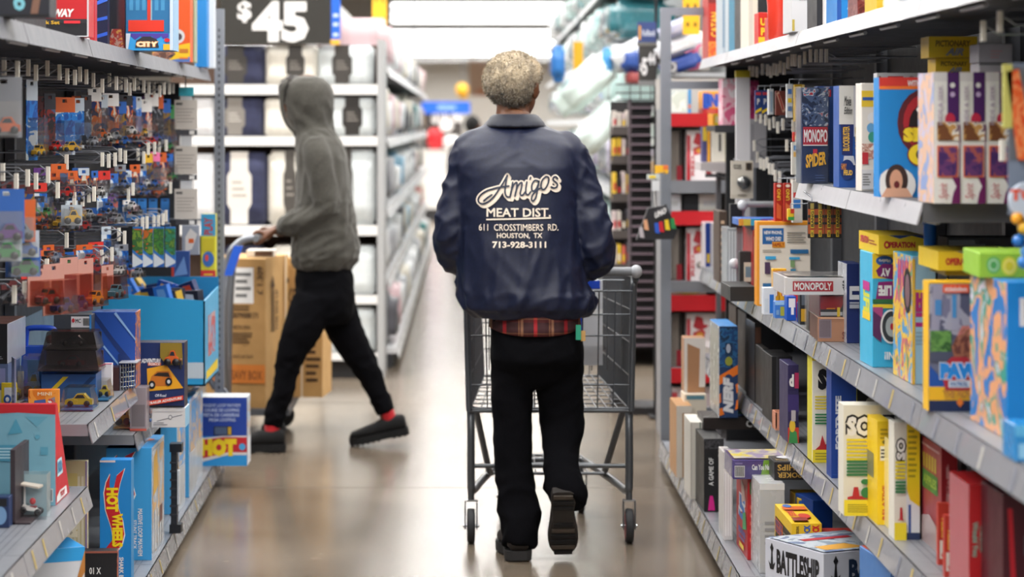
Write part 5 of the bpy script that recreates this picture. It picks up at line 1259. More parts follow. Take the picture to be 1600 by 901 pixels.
# ---- shelf D (lower)
GD = 'games on the lower right shelf'
def gD(label, r, L, col, ds=(), **k): return game(label, r, L=L, col=col, ds=ds, on='D', group=GD, **k)
gD('dark brown game box at the far end of the lower right shelf', (1150, 480, 1163, 600), .25, C('#33261f'), [LN(.2, .2, .8, .8, 6, C('#6a4a34'))])
gD('black game box with a silver edge at the far end of the lower right shelf', (1165, 490, 1177, 612), .25, C('#17161a'), [R(.0, 0, .12, 1, C('#5a5c62'))])
gD('black game box with faint red print on the lower right shelf', (1179, 505, 1190, 630), .25, C('#1c1a1b'), [LN(.2, .35, .8, .6, 9, C('#7a2a2a')), R(.1, .75, .9, .95, C('#5a3a2c'))])
gD('grey topped black game box with tiny gold marks on the lower right shelf', (1191.5, 545, 1202, 640), .22, C('#24221f'), [R(.1, .9, .9, .98, C('#8a8a8c')), LN(.2, .2, .8, .8, 8, C('#5a4c2c'))])
gD('matte black game box, nearest of the black ones on the lower right shelf', (1206, 557, 1238, 661), .26, C('#141417'), [R(.22, .0, .30, 1, C('#3a3a40')), R(.9, .35, .96, .42, C('#c8942a'))])

t = empty('wooden_tray', (wx(1212, 8.0), 8.0, SHZ['D']), 'small salmon coloured wooden tray holding a green card on the lower right shelf', 'tray')
m = MB(); W_ = .048; m.box(0, W_, 0, .09, 0, .006, C('#c88468', .6))
for a in ((0, .004, 0, .09), (W_ - .004, W_, 0, .09), (0, W_, 0, .004), (0, W_, .086, .09)): m.box(*a, .006, .058, C('#cf8c70', .6))
m.build('tray_body', t); m = MB(); m.hexa([(.012, .03, .008), (.046, .04, .008), (.046, .044, .008), (.012, .034, .008), (.030, .03, .12), (.046, .036, .12), (.046, .04, .12), (.030, .034, .12)], C('#1f7a54')); m.build('green_card', t)
gD('purple and black cartoon game box with a white letter on the lower right shelf', (1231, 570, 1248, 692), .2, C('#2a2250'), [R(.1, .68, .62, .90, C('#2a2250')), T('d', .12, .72, .55, .88, WH, b=.06), R(.62, .70, 1, .90, C('#b02a5a')), R(0, .40, 1, .62, C('#3a2c6a')), R(0, 0, 1, .2, C('#c83a2a')), PG([(.05, .0), (.9, .0), (.8, .14), (.2, .2)], C('#3a8a4a')), Eo(.4, .22, .28, .08, C('#e8c03a')), R(.3, .28, .7, .42, C('#b8b0b4'))])
o = gD('yellow sided slide pursuit game box left of the royal blue one, lower right shelf', (1269, 556, 1309, 722), .10, C('#e8e4d8'), [R(0, .955, 1, 1, C('#e6d23a')), T('S', .22, .68, .58, .88, BLK, b=.08), Eo(.7, .77, .13, .08, BLK), Eo(.7, .77, .06, .045, WH),
     *[R(.1, .50 + .028 * k, .95, .512 + .028 * k, C('#e2cf2e')) for k in range(5)], *[R(.1, .36 + .028 * k, .95, .375 + .028 * k, C('#2f7a4a')) for k in range(4)], PG([(.1, .12), (.9, .12), (.75, .2), (.5, .17), (.38, .26), (.28, .16)], C('#b8282e')), R(0, 0, 1, .12, C('#ead42e')), LN(.1, .02, .8, .1, 3, C('#a89a2a'))], faces={'L': C('#dbd03e')})
gD('plain royal blue game box with white vertical lettering on the lower right shelf', (1299, 573, 1338, 747), .09, C('#173f92'), [T('FORTNITE', .16, .26, .40, .74, C('#c8cede'), rot=90, b=.05), R(.04, .03, .96, .035, C('#2a58b0'))])
gD('black box with pale ovals standing behind the royal blue one on the lower right shelf', (1338, 575, 1400, 700), .05, C('#1a1b17'), [R(0, 0, .02, 1, C('#b8b43a')), Eo(.35, .78, .11, .05, C('#c4bca4')), Eo(.65, .78, .11, .05, C('#a89c84'))], d=7.2)
SR = lambda: [T('SORRY!', .05, .72, .98, .90, WH, b=.05, o=BLK, ob=.14), *[R(.04, .50 + .035 * k, .5, .522 + .035 * k, C('#ead42e')) for k in range(6)], *[R(.04, .36 + .03 * k, .5, .38 + .03 * k, C('#2f7a4a')) for k in range(5)], PG([(.05, .17), (.12, .18), (.14, .26), (.2, .26), (.22, .18), (.4, .17), (.4, .15), (.05, .15)], C('#b8282e')), Eo(.32, .21, .08, .05, GRN), Eo(.3, .31, .06, .025, GRN), R(0, 0, 1, .145, C('#f0d92e')), LN(.05, .03, .45, .11, 5, C('#9c8e1e'))]
gD('large white slide pursuit game box with a bold black title, lower right shelf', (1318, 633, 1428, 805), .085, C('#e6e2d4'), SR(), faces={'T': C('#d8d4c8')})
ri = gD('bright yellow comedy card game box with red and black lettering on the lower right shelf', (1371, 658, 1392, 820), .35, C('#f2cc1c'), [T('RELATIVE', .36, .05, .6, .38, C('#c0302a'), rot=90, b=.03), T('INSANITY', .66, .05, .9, .38, BLK, rot=90, b=.04), R(.2, .62, .9, .76, C('#f0ece0')), LN(.25, .64, .85, .74, 3, BLK), LN(.2, .82, .9, .94, 3, C('#b8961a')), Eo(.5, .8, .16, .02, C('#7a6a1a'))])
m = MB(); put(m, None, *ri['_dim'], [R(.3, .42, .85, .66, C('#8a8460'), 'S'), PG([(.1, .8), (.4, .85), (.3, .95), (.1, .95)], C('#d8a01c'), 'S')], 'R'); m.build('side_picture', ri)
gD('thin pale yellow sleeve right of the yellow comedy game, lower right shelf', (1392.5, 690, 1396, 830), .2, C('#ecdc94', .2), [VL(.1, .1, .9, .9, 2, C('#f4ecc4'))])
gD('tall white and yellow slide pursuit game box right of the yellow comedy game', (1396.5, 660, 1437, 843), .07, C('#e4e0d4'), [R(.50, .0, 1, .985, C('#eccb1e')), LN(.56, .52, .9, .95, 9, C('#a8921c')), PG([(.48, 0), (1, 0), (1, .28), (.62, .34), (.48, .44)], C('#dfe2e6')), R(.56, .06, .66, .3, C('#3a5a9e')), R(.48, .0, 1, .06, C('#24355c')), T('SO', .10, .68, .44, .86, WH, rot=90, b=.05, o=BLK, ob=.14), *[R(.04, .52 + .033 * k, .44, .54 + .033 * k, C('#ead42e')) for k in range(5)], *[R(.04, .40 + .028 * k, .44, .42 + .028 * k, C('#2f7a4a')) for k in range(4)], PG([(.1, .17), (.2, .18), (.22, .28), (.3, .28), (.32, .18), (.4, .17)], C('#b8282e')), R(0, 0, .46, .15, C('#f0d92e'))])
ap = gD('dark red party game box with green lettering in shrink wrap, lower right shelf', (1471, 700, 1496, 868), .26, C('#8c1620'), [LN(.3, .4, .5, .9, 2, C('#c08a8a')), T('Party Game', .3, .3, .5, .85, C('#c07a7a'), rot=90), T('in a box', .6, .3, .78, .7, C('#c07a7a'), rot=90)], faces={'L': C('#9a3a44')})
m = MB(); put(m, None, *ap['_dim'], [VL(.15, .72, .8, .86, 5, C('#b8a83a'), 'S'), R(.15, .52, .85, .70, C('#3f7a3a'), 'S'), T('APPLES', .2, .57, .8, .66, C('#9ab84a'), 'S', b=.03), R(.1, .93, .95, .95, C('#c09a9a'), 'S'), PG([(0, 0), (1, 0), (1, .2), (.5, .3), (0, .22)], C('#b09a9a', .2), 'S')], 'R'); m.build('front_title', ap)
for k, (x, y0_, y1_) in enumerate(((1466, 776, 866), (1476, 790, 880))):
    t = gD(('smaller', 'larger')[k] + ' red snack style card pack leaning in front of the dark red party box', (x, y0_, x + 24, y1_ + 6), .02, C('#c03a2c'), [R(.1, .1, .9, .4, C('#e8e0d4')), Eo(.5, .65, .3, .16, C('#e8782a')), T('PIZZA', .2, .45, .5, .8, C('#e8c43a'), rot=90, b=.02), T('fizz', .2, .12, .5, .36, RD_, rot=90)], d=5.55 - .15 * k)
wy = gD('large red party game box with a grey bubble title, lower right shelf', (1514, 742, 1562, 935), .2, C('#b01a20'), [T('Would You', .12, .42, .3, .70, C('#9ab0a0'), rot=-90, b=.03, o=C('#4a2a2a')), T('Rather', .36, .44, .56, .66, C('#9ab0a0'), rot=-90, b=.03, o=C('#4a2a2a')), T('party', .62, .5, .74, .64, C('#c8a03a'), rot=-90), Eo(.68, .93, .1, .02, C('#3a4a8a'))], faces={'L': C('#b8606a', .2)}, d=5.05)
gD('dark maroon game box with bright red bars, end of the lower right shelf', (1567, 752, 1640, 960), .2, C('#4a1620'), [PG([(.2, .1), (.32, .1), (.2, .9), (.1, .9)], C('#c0202c')), R(.5, .1, .9, .5, C('#8a3a44')), R(.45, .55, .95, .7, C('#5c5a60'))], d=4.85)
gD('clear topped carton half hidden behind the dark red party box, lower right shelf', (1470, 655, 1510, 800), .08, C('#3e3234'), [R(.5, .5, .8, .98, C('#c8c6c8', .2))], d=5.9)

# ---- base deck E
GE = 'games on the bottom right deck'
def gE(label, r, L, col, ds=(), **k): return game(label, r, L=L, col=col, ds=ds, on='E', group=GE, **k)
gE('white and brown game box with red lettering, farthest on the bottom right deck', (1057, 640, 1081, 752), .3, C('#b08252'), [R(0, 0, .38, 1, C('#ded6ca')), T('Thirds', .55, .28, .9, .56, C('#c04038'), rot=-90, b=.03), R(0, .9, 1, 1, C('#ded6ca'))], d=9.6)
gE('tall white game box with a thin green edge on the bottom right deck', (1079, 662, 1099, 782), .26, C('#dedad2'), [R(.72, 0, .8, 1, C('#3a5a48')), R(.0, .0, .1, 1, C('#c8c4ba'))], d=9.05)

bg1 = gE('black party game box with white vertical lettering and a pink bottle shape', (1100, 683, 1131, 797), .34, C('#18181b'), [R(.02, .86, .98, .99, art('#18181b', '#3a3a3e', '#4c4c50', 140)), T('A GAME OF', .24, .36, .48, .74, C('#dcdcdc'), rot=90, b=.04), PG([(.2, .02), (.55, .02), (.5, .15), (.44, .22), (.30, .22), (.25, .15)], C('#d8208a')), T('CA', .72, .72, .9, .88, C('#d0d0d0'), rot=90, b=.03)], d=8.75)
cwb = gE('black game box with coloured bottle caps on its lid, lying under the toy blaster box', (1099, 671, 1200, 690), .22, C('#231a18'), [T('C', .66, .2, .76, .8, WH, b=.04), T('P', .78, .2, .86, .8, WH, b=.04), Eo(.40, .5, .14, .3, YL, 'T'), Eo(.6, .5, .2, .34, C('#2a9a5a'), 'T'), Eo(.5, .28, .16, .2, C('#3a7ac8'), 'T'), Eo(.8, .4, .1, .2, C('#c83a2a'), 'T')], d=9.0)
cwb.location.z = SHZ['E'] + bg1['_dim'][2] + .002


gE('silver clear wrapped white box on the bottom right deck, left of the red number game', (1131, 713, 1145, 850), .16, C('#d4d2d2', .2), [VL(.1, .05, .9, .9, 3, C('#efeeee', .15))], d=8.15)
t = empty('bottle_opener', (wx(1126, 8.45), 8.45, SHZ['E']), 'yellow bottle opener shaped card pack at the front of the bottom right deck', 'card pack')
m = MB(); P = [(.0, 0), (.026, .0), (.03, .03), (.03, .06), (.008, .065), (.004, .03)]; Q = [(x, 0, z) for x, z in P] + [(x, .014, z) for x, z in P]
m.faces(Q, [tuple(range(6)), tuple(range(6, 12))[::-1]] + [(i, i + 6, (i + 1) % 6 + 6, (i + 1) % 6) for i in range(6)], C('#dcb62c')); m.box(.012, .022, -.001, 0, .015, .04, BLK); m.build('opener_body', t)
m = MB(); m.box(.0, .03, .014, .018, .0, .12, C('#17171a')); m.build('backing_card', t)
fv = gE('tall red quiz game box with a big blue number, bottom right deck', (1168, 752, 1186, 880), .30, C('#b01c22'), [R(.2, .8, .9, .95, C('#3a7a4a')), LN(.2, .2, .8, .7, 5, C('#d86a5a'))], d=7.78)
m = MB(); put(m, None, *fv['_dim'], [T('5', .25, .40, .8, .70, C('#2a6ab8'), 'S', b=.05, o=C('#e8e8ea')), PG([(.5, .62), (.85, .70), (.7, .86), (.45, .9)], C('#c8a8a0'), 'S'), PG([(.6, .3), (.95, .36), (.85, .56), (.62, .5)], C('#3a9a5a'), 'S'), T('SECOND RULE', .25, .22, .85, .30, C('#3a6ab8'), 'S', b=.04), T('JUNIOR', .3, .15, .8, .2, C('#3a6ab8'), 'S', b=.04), R(.35, .06, .75, .12, YL, 'S')], 'R'); m.build('side_print', fv)
zf = SHZ['E'] + fv['_dim'][2] + .0015
game('flat purple and green quiz game box with a barcode, lying on the red quiz game', (1145, 722, 1238, 752), d=7.75, L=.24, col=C('#3f2f7c'), ds=[PG([(.46, 0), (1, 0), (1, 1), (.52, 1)], C('#7cab2c')), R(.03, .1, .2, .7, C('#dcdce0')), VL(.04, .15, .19, .66, 9, BLK), R(.04, .78, .16, .86, C('#8a7ab8')), T('Can You Name 5?', .32, .48, .75, .78, WH, b=.04), PG([(.76, .05), (.9, .05), (.86, .45), (.78, .5)], C('#262a30')), R(.03, .05, .95, .95, art('#8a7a9a', '#b8b09a', '#c8b43a', 14), 'T')], z=zf, group=GE, clearwrap=clear('#ffffff', .84))
pkb = gE('tall silver grey box under the black poker chip box, bottom right deck', (1187, 765, 1226, 905), .22, C('#b6b7b9', .25), [R(0, .93, 1, 1, C('#d4d5d8')), LN(.2, .3, .8, .6, 4, C('#8f9094'))], d=7.55)
game('small black poker chip box with gold upside-down lettering, on the bottom right deck stacks', (1210, 756, 1257, 784), d=7.62, L=.15, col=C('#1c1a1e'), ds=[T('POKER', .10, .12, .9, .42, C('#c29a4a'), rot=180, b=.02), T('CHIPS', .10, .52, .9, .86, C('#c29a4a'), rot=180, b=.02), T('POKER CHIPS', .1, .1, .9, .4, C('#8a7440'), 'T', b=.02), Eo(.5, .65, .3, .2, C('#d0d0d4'), 'T')], z=SHZ['E'] + pkb['_dim'][2] + .002, group=GE, faces={'L': C('#2a262a')})
rk_ = gE('yellow robot boxing game box with red and blue block lettering on the bottom right deck', (1237, 838, 1284, 960), .37, C('#e6bf1e'), [R(.04, .82, .96, .99, C('#e6bf1e')), T('ROCK', .68, .80, .92, .985, RD_, rot=90, b=.05), T('SOCK', .40, .80, .62, .985, C('#2a5ab0'), rot=90, b=.05), T('THE ORIGINAL', .14, .82, .24, .97, BLK, rot=90, b=.02), R(.02, .02, .98, .78, art('#2c3a5a', '#e08a2a', '#c8302a', 16))], d=7.1,
   yaw=0)
m = MB(); put(m, None, *rk_['_dim'], [R(.05, .05, .95, .86, C('#242018'), 'S'), R(.05, .66, .5, .84, C('#d8641e'), 'S'), T("ROCK 'EM", .08, .76, .46, .83, C('#2a4a9a'), 'S', b=.04), T("SOCK 'EM", .08, .68, .46, .75, C('#2a4a9a'), 'S', b=.04), LN(.55, .5, .9, .8, 5, C('#8a8270'), 'S'), R(.1, .1, .9, .45, art('#c83a2a', '#3a5aa8', '#e0b82a', 20), 'S'), T('ROCK', .15, .3, .4, .6, RD_, 'T', b=.04), R(.1, .62, .9, .8, C('#d8641e'), 'T'), Eo(.6, .3, .2, .12, C('#c83a2a'), 'T'), Eo(.3, .8, .15, .08, C('#3a6ab8'), 'T'), R(.1, .05, .6, .2, C('#8a2a1e'), 'T')], 'R'); m.build('side_print', rk_)
gE('royal blue game box tilted behind the yellow robot boxing game, bottom right deck', (1270, 757, 1302, 880), .16, C('#173c86'), [R(.9, .05, .97, .3, C('#b02a34'))], d=7.45, yaw=.2)
gE('second yellow box with blue stripe behind the robot boxing game, bottom right deck', (1248, 784, 1290, 900), .2, C('#dcb41e'), [R(0, .93, 1, .98, C('#2a5ab0')), LN(.1, .5, .9, .9, 5, C('#a8302a'))], d=7.55)
gE('red and yellow ring game box on the bottom right deck behind the ship game', (1290, 812, 1350, 920), .2, C('#c03a30'), [R(0, .88, 1, 1, YL), Eo(.5, .55, .3, .25, C('#4a3a3a'))], d=7.0)
# ship game: turned so that a corner points to the camera
ang = .46
bd_ = 6.62
corner = at(1287, 901 + 30, bd_)
W1, W2, Hb = .285, .275, .150
m = MB(); m.box(0, W2, 0, W1, 0, Hb, C('#c6c9d4'))
put(m, None, W2, W1, Hb, [T('BATTLESHIP', .20, .40, .93, .86, BLK, 'S', b=.05, sh=.0), PG([(.06, .6), (.09, .45), (.15, .45), (.18, .6), (.14, .54), (.13, .78), (.15, .85), (.12, .95), (.09, .85), (.11, .78), (.10, .54)], BLK, 'S'), T('BATTLE', .30, .44, 1.0, .86, C('#20304a'), b=.05), PG([(.08, .6), (.11, .45), (.17, .45), (.2, .6), (.16, .54), (.15, .78), (.17, .85), (.14, .95), (.11, .85), (.13, .78), (.12, .54)], BLK),
   R(.05, .0, 1, .36, art('#6a7a5a', '#c8c4b8', '#4a5a4a', 22)), R(.02, .02, .98, .98, art('#8a98a8', '#c0c8d0', '#6a7a9a', 9, 2), 'T'), PG([(.1, .1), (.6, .1), (.5, .35), (.1, .3)], C('#d8a040'), 'T'), R(.2, .6, .8, .7, C('#b02a34'), 'T')], 'R')
bs_ = m.build('board_game_box', loc=(corner.x, corner.y, 0), rz=ang, bevel=.0015)
tag(bs_, 'silver white naval battle game box lying with its corner towards the aisle', BC, GE)
Zb = wz(865, bd_) - Hb
bs_.location.z = max(SHZ['E'] + .05, Zb)
sup = bs_.location.z - SHZ['E'] - .002
for k in range(2):
    m = MB(); hh = sup / 2 - .001
    m.box(0, W2 - .02, 0, W1 - .02, 0, hh, C('#5a6a8a' if k else '#7a3a34')); put(m, None, W2 - .02, W1 - .02, hh, [LN(.1, .3, .8, .8, 2, WH), LN(.1, .3, .8, .8, 2, WH, 'S')], 'R')
    tag(m.build('board_game_box', loc=(corner.x + .012, corner.y + .01, SHZ['E'] + .001 + k * (hh + .001)), rz=ang, bevel=.0012), ('dull red', 'slate blue')[k] + ' flat game box under the naval battle game on the bottom right deck', BC, GE)
bw = gE('blue box with an orange picture lid and red title plate, bottom right deck', (1391, 883, 1502, 960), .28, C('#5a86c4'), [R(.44, .40, .96, .82, C('#a02a3c')), T('BEWARE', .48, .46, .94, .76, WH, b=.04), R(.02, .02, .98, .98, art('#e08a3a', '#f0b84a', '#c8502a', 12), 'T')], d=5.9, faces={'L': C('#4a7ab8')}, yaw=.10)
bw.location.z = .305
gE('plain maroon carton under the blue box with the orange picture lid', (1391, 960, 1502, 1090), .28, C('#6a2a30'), [R(.1, .2, .9, .8, C('#8a5a4a'))], d=5.9, yaw=.10, z=.1006)
# tan carton, toy blaster box and small stack at the far end of the deck
kb = gE('tan and white carton standing behind the toy blaster box, bottom right deck', (1069, 540, 1102, 625), .12, C('#a87c5a'), [R(0, 0, .15, 1, C('#d8d2cc')), PG([(.15, 1), (1, 1), (1, .1), (.7, .1), (.75, .8), (.15, .9)], C('#d8d2cc'))], d=9.8)
wb1 = gE('cream game box lying on edge under the tan carton, bottom right deck', (1069, 630, 1104, 752), .14, C('#e2d8c6'), [R(.1, .93, .9, .98, C('#5a8a9a')), LN(.3, .3, .8, .6, 5, C('#c8bca8'))], d=9.75)
kb.location.z = wb1.location.z + wb1['_dim'][2] + .001
nf = gE('tall toy blaster box with orange and navy stripes, bottom right deck', (1124, 527, 1153, 670), .34, C('#1d3a66'), [R(0, .55, 1, .98, art('#1c4a80', '#2a6aa0', '#143254', 30)), PG([(0, .36), (1, .48), (1, .58), (0, .46)], C('#f07a20')), PG([(0, .16), (1, .28), (1, .38), (0, .26)], C('#f07a20')), PG([(0, .02), (1, .10), (1, .20), (0, .10)], C('#f07a20')), Eo(.5, .24, .42, .24, C('#1d3a66')), T('NERF', .22, .06, .72, .44, C('#e6e6ea'), rot=90, b=.05, o=C('#c8c8d0'), sh=.2), R(.3, .68, .7, .82, C('#143a60')), Eo(.48, .76, .12, .05, C('#b8c0d0')), Eo(.5, .62, .2, .05, C('#9aa03a'))], d=8.98, faces={'L': C('#a8aaac', .25), 'T': C('#2a78b8')})
nf.location.z = cwb.location.z + cwb['_dim'][2] + .001
m = MB(); put(m, None, *nf['_dim'], [VL(.1, .1, .9, .95, 4, C('#c0bfae', .2), 'S')], 'R'); m.build('clear_side', nf)

# ---- peg hooks on the right with white tips, and the packs on them
hk = MB(); hk.tube([(.0, 0, 0), (-.26, 0, -.005), (-.285, 0, .012)], .0028, STEEL, 6); hk.tube([(.0, 0, .03), (-.27, 0, .028), (-.288, 0, .014)], .0022, STEEL, 6); HKM = hk.mesh('peg_hook')
tp = MB(); tp.box(-.298, -.2885, -.007, .007, -.020, .024, C('#f0ebe0', .4)); TPM = tp.mesh('price_tip')
def peg(px_, py_, X, label, group, sgn=1, parent=None):
    """hook whose white tip shows at this pixel; the tip hangs at lateral distance X from the aisle axis"""
    d = abs(X) * F / abs(px_ - CX)
    o = bpy.data.objects.new('peg_hook', HKM); COL.objects.link(o)
    p = at(px_, py_, d); o.location = (p.x + sgn * .2895, d, p.z)
    if sgn < 0: o.rotation_euler = (0, 0, PI)
    c = bpy.data.objects.new('price_tip', TPM); COL.objects.link(c); c.parent = o
    tag(o, label, 'peg hook', group); return o
for row, pts, X in (('highest row right under the top right shelf', ((1173, 112), (1178, 112), (1184, 113), (1193, 109), (1201, 110), (1206, 113), (1211, 109), (1216, 110), (1221, 105), (1227, 108), (1233, 99), (1239, 95), (1244, 95), (1251, 97), (1259, 91), (1268, 88), (1277, 88), (1285, 88), (1293, 88)), 1.22),
                    ('second row, above the dark comic art box', ((1183, 182), (1190, 185), (1198, 188), (1204, 195), (1211, 192), (1217, 200), (1225, 195), (1241, 197), (1248, 197)), 1.25),
                    ('third row, left of the dark comic art box', ((1180, 228), (1185, 246), (1190, 256), (1195, 258), (1200, 255), (1204, 264), (1209, 265), (1213, 275), (1220, 277), (1231, 228), (1239, 288), (1246, 288)), 1.25)):
    for a, b_ in pts: peg(a, b_, X, 'wire peg hook with a white tip, ' + row, 'right peg hooks, ' + row)
for a, b_, w_ in ((1539, 50, 'left of two'), (1565, 35, 'right of two')): peg(a, b_, 1.13, w_ + ' wire peg hooks with big white tips at the top right picture corner', 'near right peg hooks')
peg(1569, 236, 1.13, 'wire peg hook with a big cream tip in front of the rightmost horse box', None)
def hang(label, r, d, col, ds=(), yaw=0, L=.022, group='packs on the right pegs', name='hanging_pack', cat='card pack'):
    t = carton(name, label, cat, r, d=d, L=L, col=col, ds=ds, yaw=yaw, group=group)
    W_, L_, H_ = t['_dim']; m = MB(); m.tube([(W_ / 2, L_ / 2, H_ - .004), (W_ / 2, L_ / 2, H_ + .016), (W_ / 2 + .22, L_ / 2, H_ + .022)], .002, STEEL, 6); m.build('hook', t); return t
hang('navy card deck with a yellow corner, left one of the pair on the right pegs', (1180, 141, 1190, 178), 9.2, C('#1c3c7c'), [PG([(0, 0), (1, .15), (1, .28), (0, .13)], YL), R(.1, .8, .9, .92, C('#c83a4a')), T('P', .3, .4, .7, .65, WH, b=.03)])
hang('navy card deck with a yellow corner, right one of the pair on the right pegs', (1190.5, 141, 1200, 178), 9.2, C('#1c3c7c'), [PG([(0, 0), (1, .15), (1, .28), (0, .13)], YL), R(.1, .8, .9, .92, C('#c83a4a')), T('P', .3, .4, .7, .65, WH, b=.03)])
hang('white and silver card deck tilted on the right pegs', (1201, 139, 1209, 179), 8.9, C('#d8dce0', .2), [R(.3, .1, .8, .9, C('#9ab0c4'))], yaw=.1)
hang('brown and red patterned card pack tilted on the right pegs', (1212, 142, 1228, 180), 8.7, C('#6a3028'), [PG([(.05, .9), (.3, .98), (.95, .2), (.7, .1)], C('#c8a08a')), PG([(.2, .85), (.35, .9), (.8, .25), (.68, .2)], C('#9a2a2a'))])
hang('white card pack with small blue prints on the right pegs', (1229, 131, 1239, 184), 8.4, C('#d4d8dc'), [R(.2, .7, .8, .85, C('#4a7ac0')), R(.2, .45, .8, .58, YL), R(.2, .2, .8, .34, C('#6a8ab8'))])
hang('tall gold card pack with round seals on the right pegs', (1241, 132, 1257, 190), 8.2, C('#c29a20'), [Eo(.35, .68, .22, .07, C('#8a5a1a')), Eo(.45, .08, .24, .06, C('#8a5a1a')), R(.75, 0, 1, 1, C('#dcc27a'))])
hang('small red and yellow pack left of the comic art box', (1239, 206, 1252, 221), 8.2, C('#c8382a'), [Eo(.5, .4, .3, .3, C('#e8b03a'))])
hang('colourful sticker card pack left of the comic art box', (1237, 222, 1252, 273), 8.15, C('#d8d4cc'), [R(.2, .55, .6, .7, C('#e8b03a')), R(.2, .75, .7, .9, C('#4a8ac8')), R(.5, .15, .95, .5, art('#8aa86a', '#e0d8c8', '#5a8ab0', 50))])
RC = [T('UNO', .25, .55, .75, .85, C('#e8c43a'), rot=90, b=.03), Eo(.5, .93, .3, .04, C('#e8d8c8')), PG([(.2, .1), (.8, .05), (.8, .4), (.2, .5)], C('#d86a3a'))]
hang('red card game pack with yellow letters, left one of the pair under the peg rows', (1211, 286, 1223, 346), 8.4, C('#b02a20'), RC, yaw=.12)
hang('red card game pack with yellow letters, right one of the pair under the peg rows', (1225, 286, 1237, 346), 8.35, C('#a8261c'), RC, yaw=.05)
hang('white card pack with red and blue print beside the red card packs', (1238, 282, 1254, 348), 8.2, C('#dcd8d2'), [R(.1, .6, .8, .72, C('#c83a3a')), R(.1, .35, .8, .55, C('#3a7ac8'))])
hang('yellow red and green toy squeezer hanging below the red card packs', (1231, 326, 1241, 344), 8.15, C('#e8c22a'), [R(0, 0, 1, .3, C('#3a9a4a')), R(.4, .6, 1, 1, C('#c83a2a'))])
# near right edge pieces
d_ = 4.7
t = empty('bead_toy_pack', (wx(1592, d_), d_, wz(425, d_)), 'hanging toy pack with an orange strip and a round blue badge, right picture edge', 'toy pack')
m = MB(); z_ = lambda y: wz(y, d_) - wz(425, d_); x_ = lambda x: wx(x, d_) - wx(1592, d_)
m.box(x_(1578), x_(1640), .012, .016, z_(335), z_(98), C('#7c8aa0', .4)); m.hexa([(x_(1592), 0, z_(250)), (x_(1618), 0, z_(250)), (x_(1618), .01, z_(250)), (x_(1592), .01, z_(250)), (x_(1572), 0, z_(112)), (x_(1592), 0, z_(108)), (x_(1592), .01, z_(108)), (x_(1572), .01, z_(112))], art('#e8622a', '#f0925a', '#e04a1e', 30)); m.build('card', t)
m = MB(); m.box(x_(1574), x_(1640), .008, .012, z_(250), z_(105), clear('#ffffff', .7)); m.box(x_(1568), x_(1582), .0, .011, z_(200), z_(100), C('#c8c46a')); m.build('bubble', t)
m = MB(); m.lathe([(0, -.004), (.034, -.004), (.034, 0)], C('#1f5fb8'), (x_(1604), 0, z_(313)), 'y', 28); m.lathe([(.034, -.0045), (.036, 0)], C('#c8d4e4'), (x_(1604), 0, z_(313)), 'y', 28); bb = m.build('badge', t)
v, f = textmesh('TOP', .05); m = MB(); m.faces([(x_(1578) + q[0] * .034, -.0055, z_(312) + q[1] * .028) for q in v], f, C('#e8502a')); m.build('badge_lettering', bb)
m = MB(); m.tube([(x_(1604), .004, z_(335)), (x_(1604), .004, z_(422))], .0015, WH, 6); m.build('string', t)
for k, (xx, yy, cc) in enumerate(((1590, 341, '#f0a52a'), (1600, 356, '#e8b83a'), (1592, 376, '#1f6ec0'), (1604, 392, '#5a9ad8'), (1600, 410, '#2a78c8'))):
    m = MB(); m.ellipsoid((x_(xx), .0, z_(yy)), (.0125, .0125, .0125), C(cc, .25), 16, 10); o = m.build('bead', t)
m = MB(); m.tube([(x_(1610), .014, z_(98)), (x_(1610), .014, z_(90)), (x_(1610) + .25, .02, z_(86))], .0025, STEEL, 6); m.build('hook', t)
t = carton('toy_pack', 'clear blue toy pack lying beside the bright blue barcode box', 'toy pack', (1586, 655, 1640, 712), d=4.5, L=.1, col=C('#2a86c8', .25), ds=[R(0, .7, 1, 1, C('#5ab0e0')), R(.1, .1, .6, .5, C('#8ac4e8'))], z=SHZ['C'] + .001)
# ================================================================= left run: toy cars
TB = 'toy_box'; TC = 'toy box'
def toy(label, r, on=None, d=None, L=.1, col=WHITE, ds=(), **k):
    k.setdefault('side', 'L')
    if on and d is None: d = (H - SHZ[on]) * F / (r[3] - CY)
    return carton(TB, label, TC, r, d=d, L=L, col=col, ds=ds, on=on, **k)
HB_ = C('#1a82cc'); HBL = C('#2f9ade'); HYL = C('#f4d41c'); HRD = C('#c41f2c')
# ---- top left shelf
GF = 'boxes on the top left shelf'
toy('dark toy box with a glowing blue number print, nearest on the top left shelf', (-40, -60, 77, 39), d=5.35, on='F', L=.10, col=C('#20222c'), group=GF, ds=[R(0, .38, 1, .62, art('#2c3a5c', '#4a6aa8', '#1c2434', 12)), T('6', .52, .10, .68, .44, C('#7cc0d0'), b=.03), PG([(.75, .05), (.85, .05), (.9, .4), (.8, .4)], C('#7c5a4a')), R(0, 0, 1, .04, C('#0e0f14'))])
toy('red and black slot car set box with white italic lettering on the top left shelf', (72, -70, 139, 56), on='F', L=.09, col=C('#c41e26'), group=GF, ds=[R(0, 0, .96, .17, C('#1c1c22')), R(0, .17, .96, .22, C('#2a2a30')), T('EWAY', .06, .245, .66, .345, WH, sh=.2, b=.06), T('k Set', .0, .155, .32, .20, C('#e0b02c'), b=.03), R(.42, .165, .8, .20, C('#e0303a')), R(.96, 0, 1, 1, C('#cfcfd4')), R(0, 0, 1, .012, C('#e2e2e6'))], d=6.55)
toy('red toy box with a slanted black base, behind the slot car set', (118, -60, 148, 71), on='F', L=.05, col=C('#b81e26'), group=GF, ds=[R(0, 0, .35, .3, C('#1c1c24')), T('SI', .42, .03, .75, .13, WH, rot=90, b=.04)])
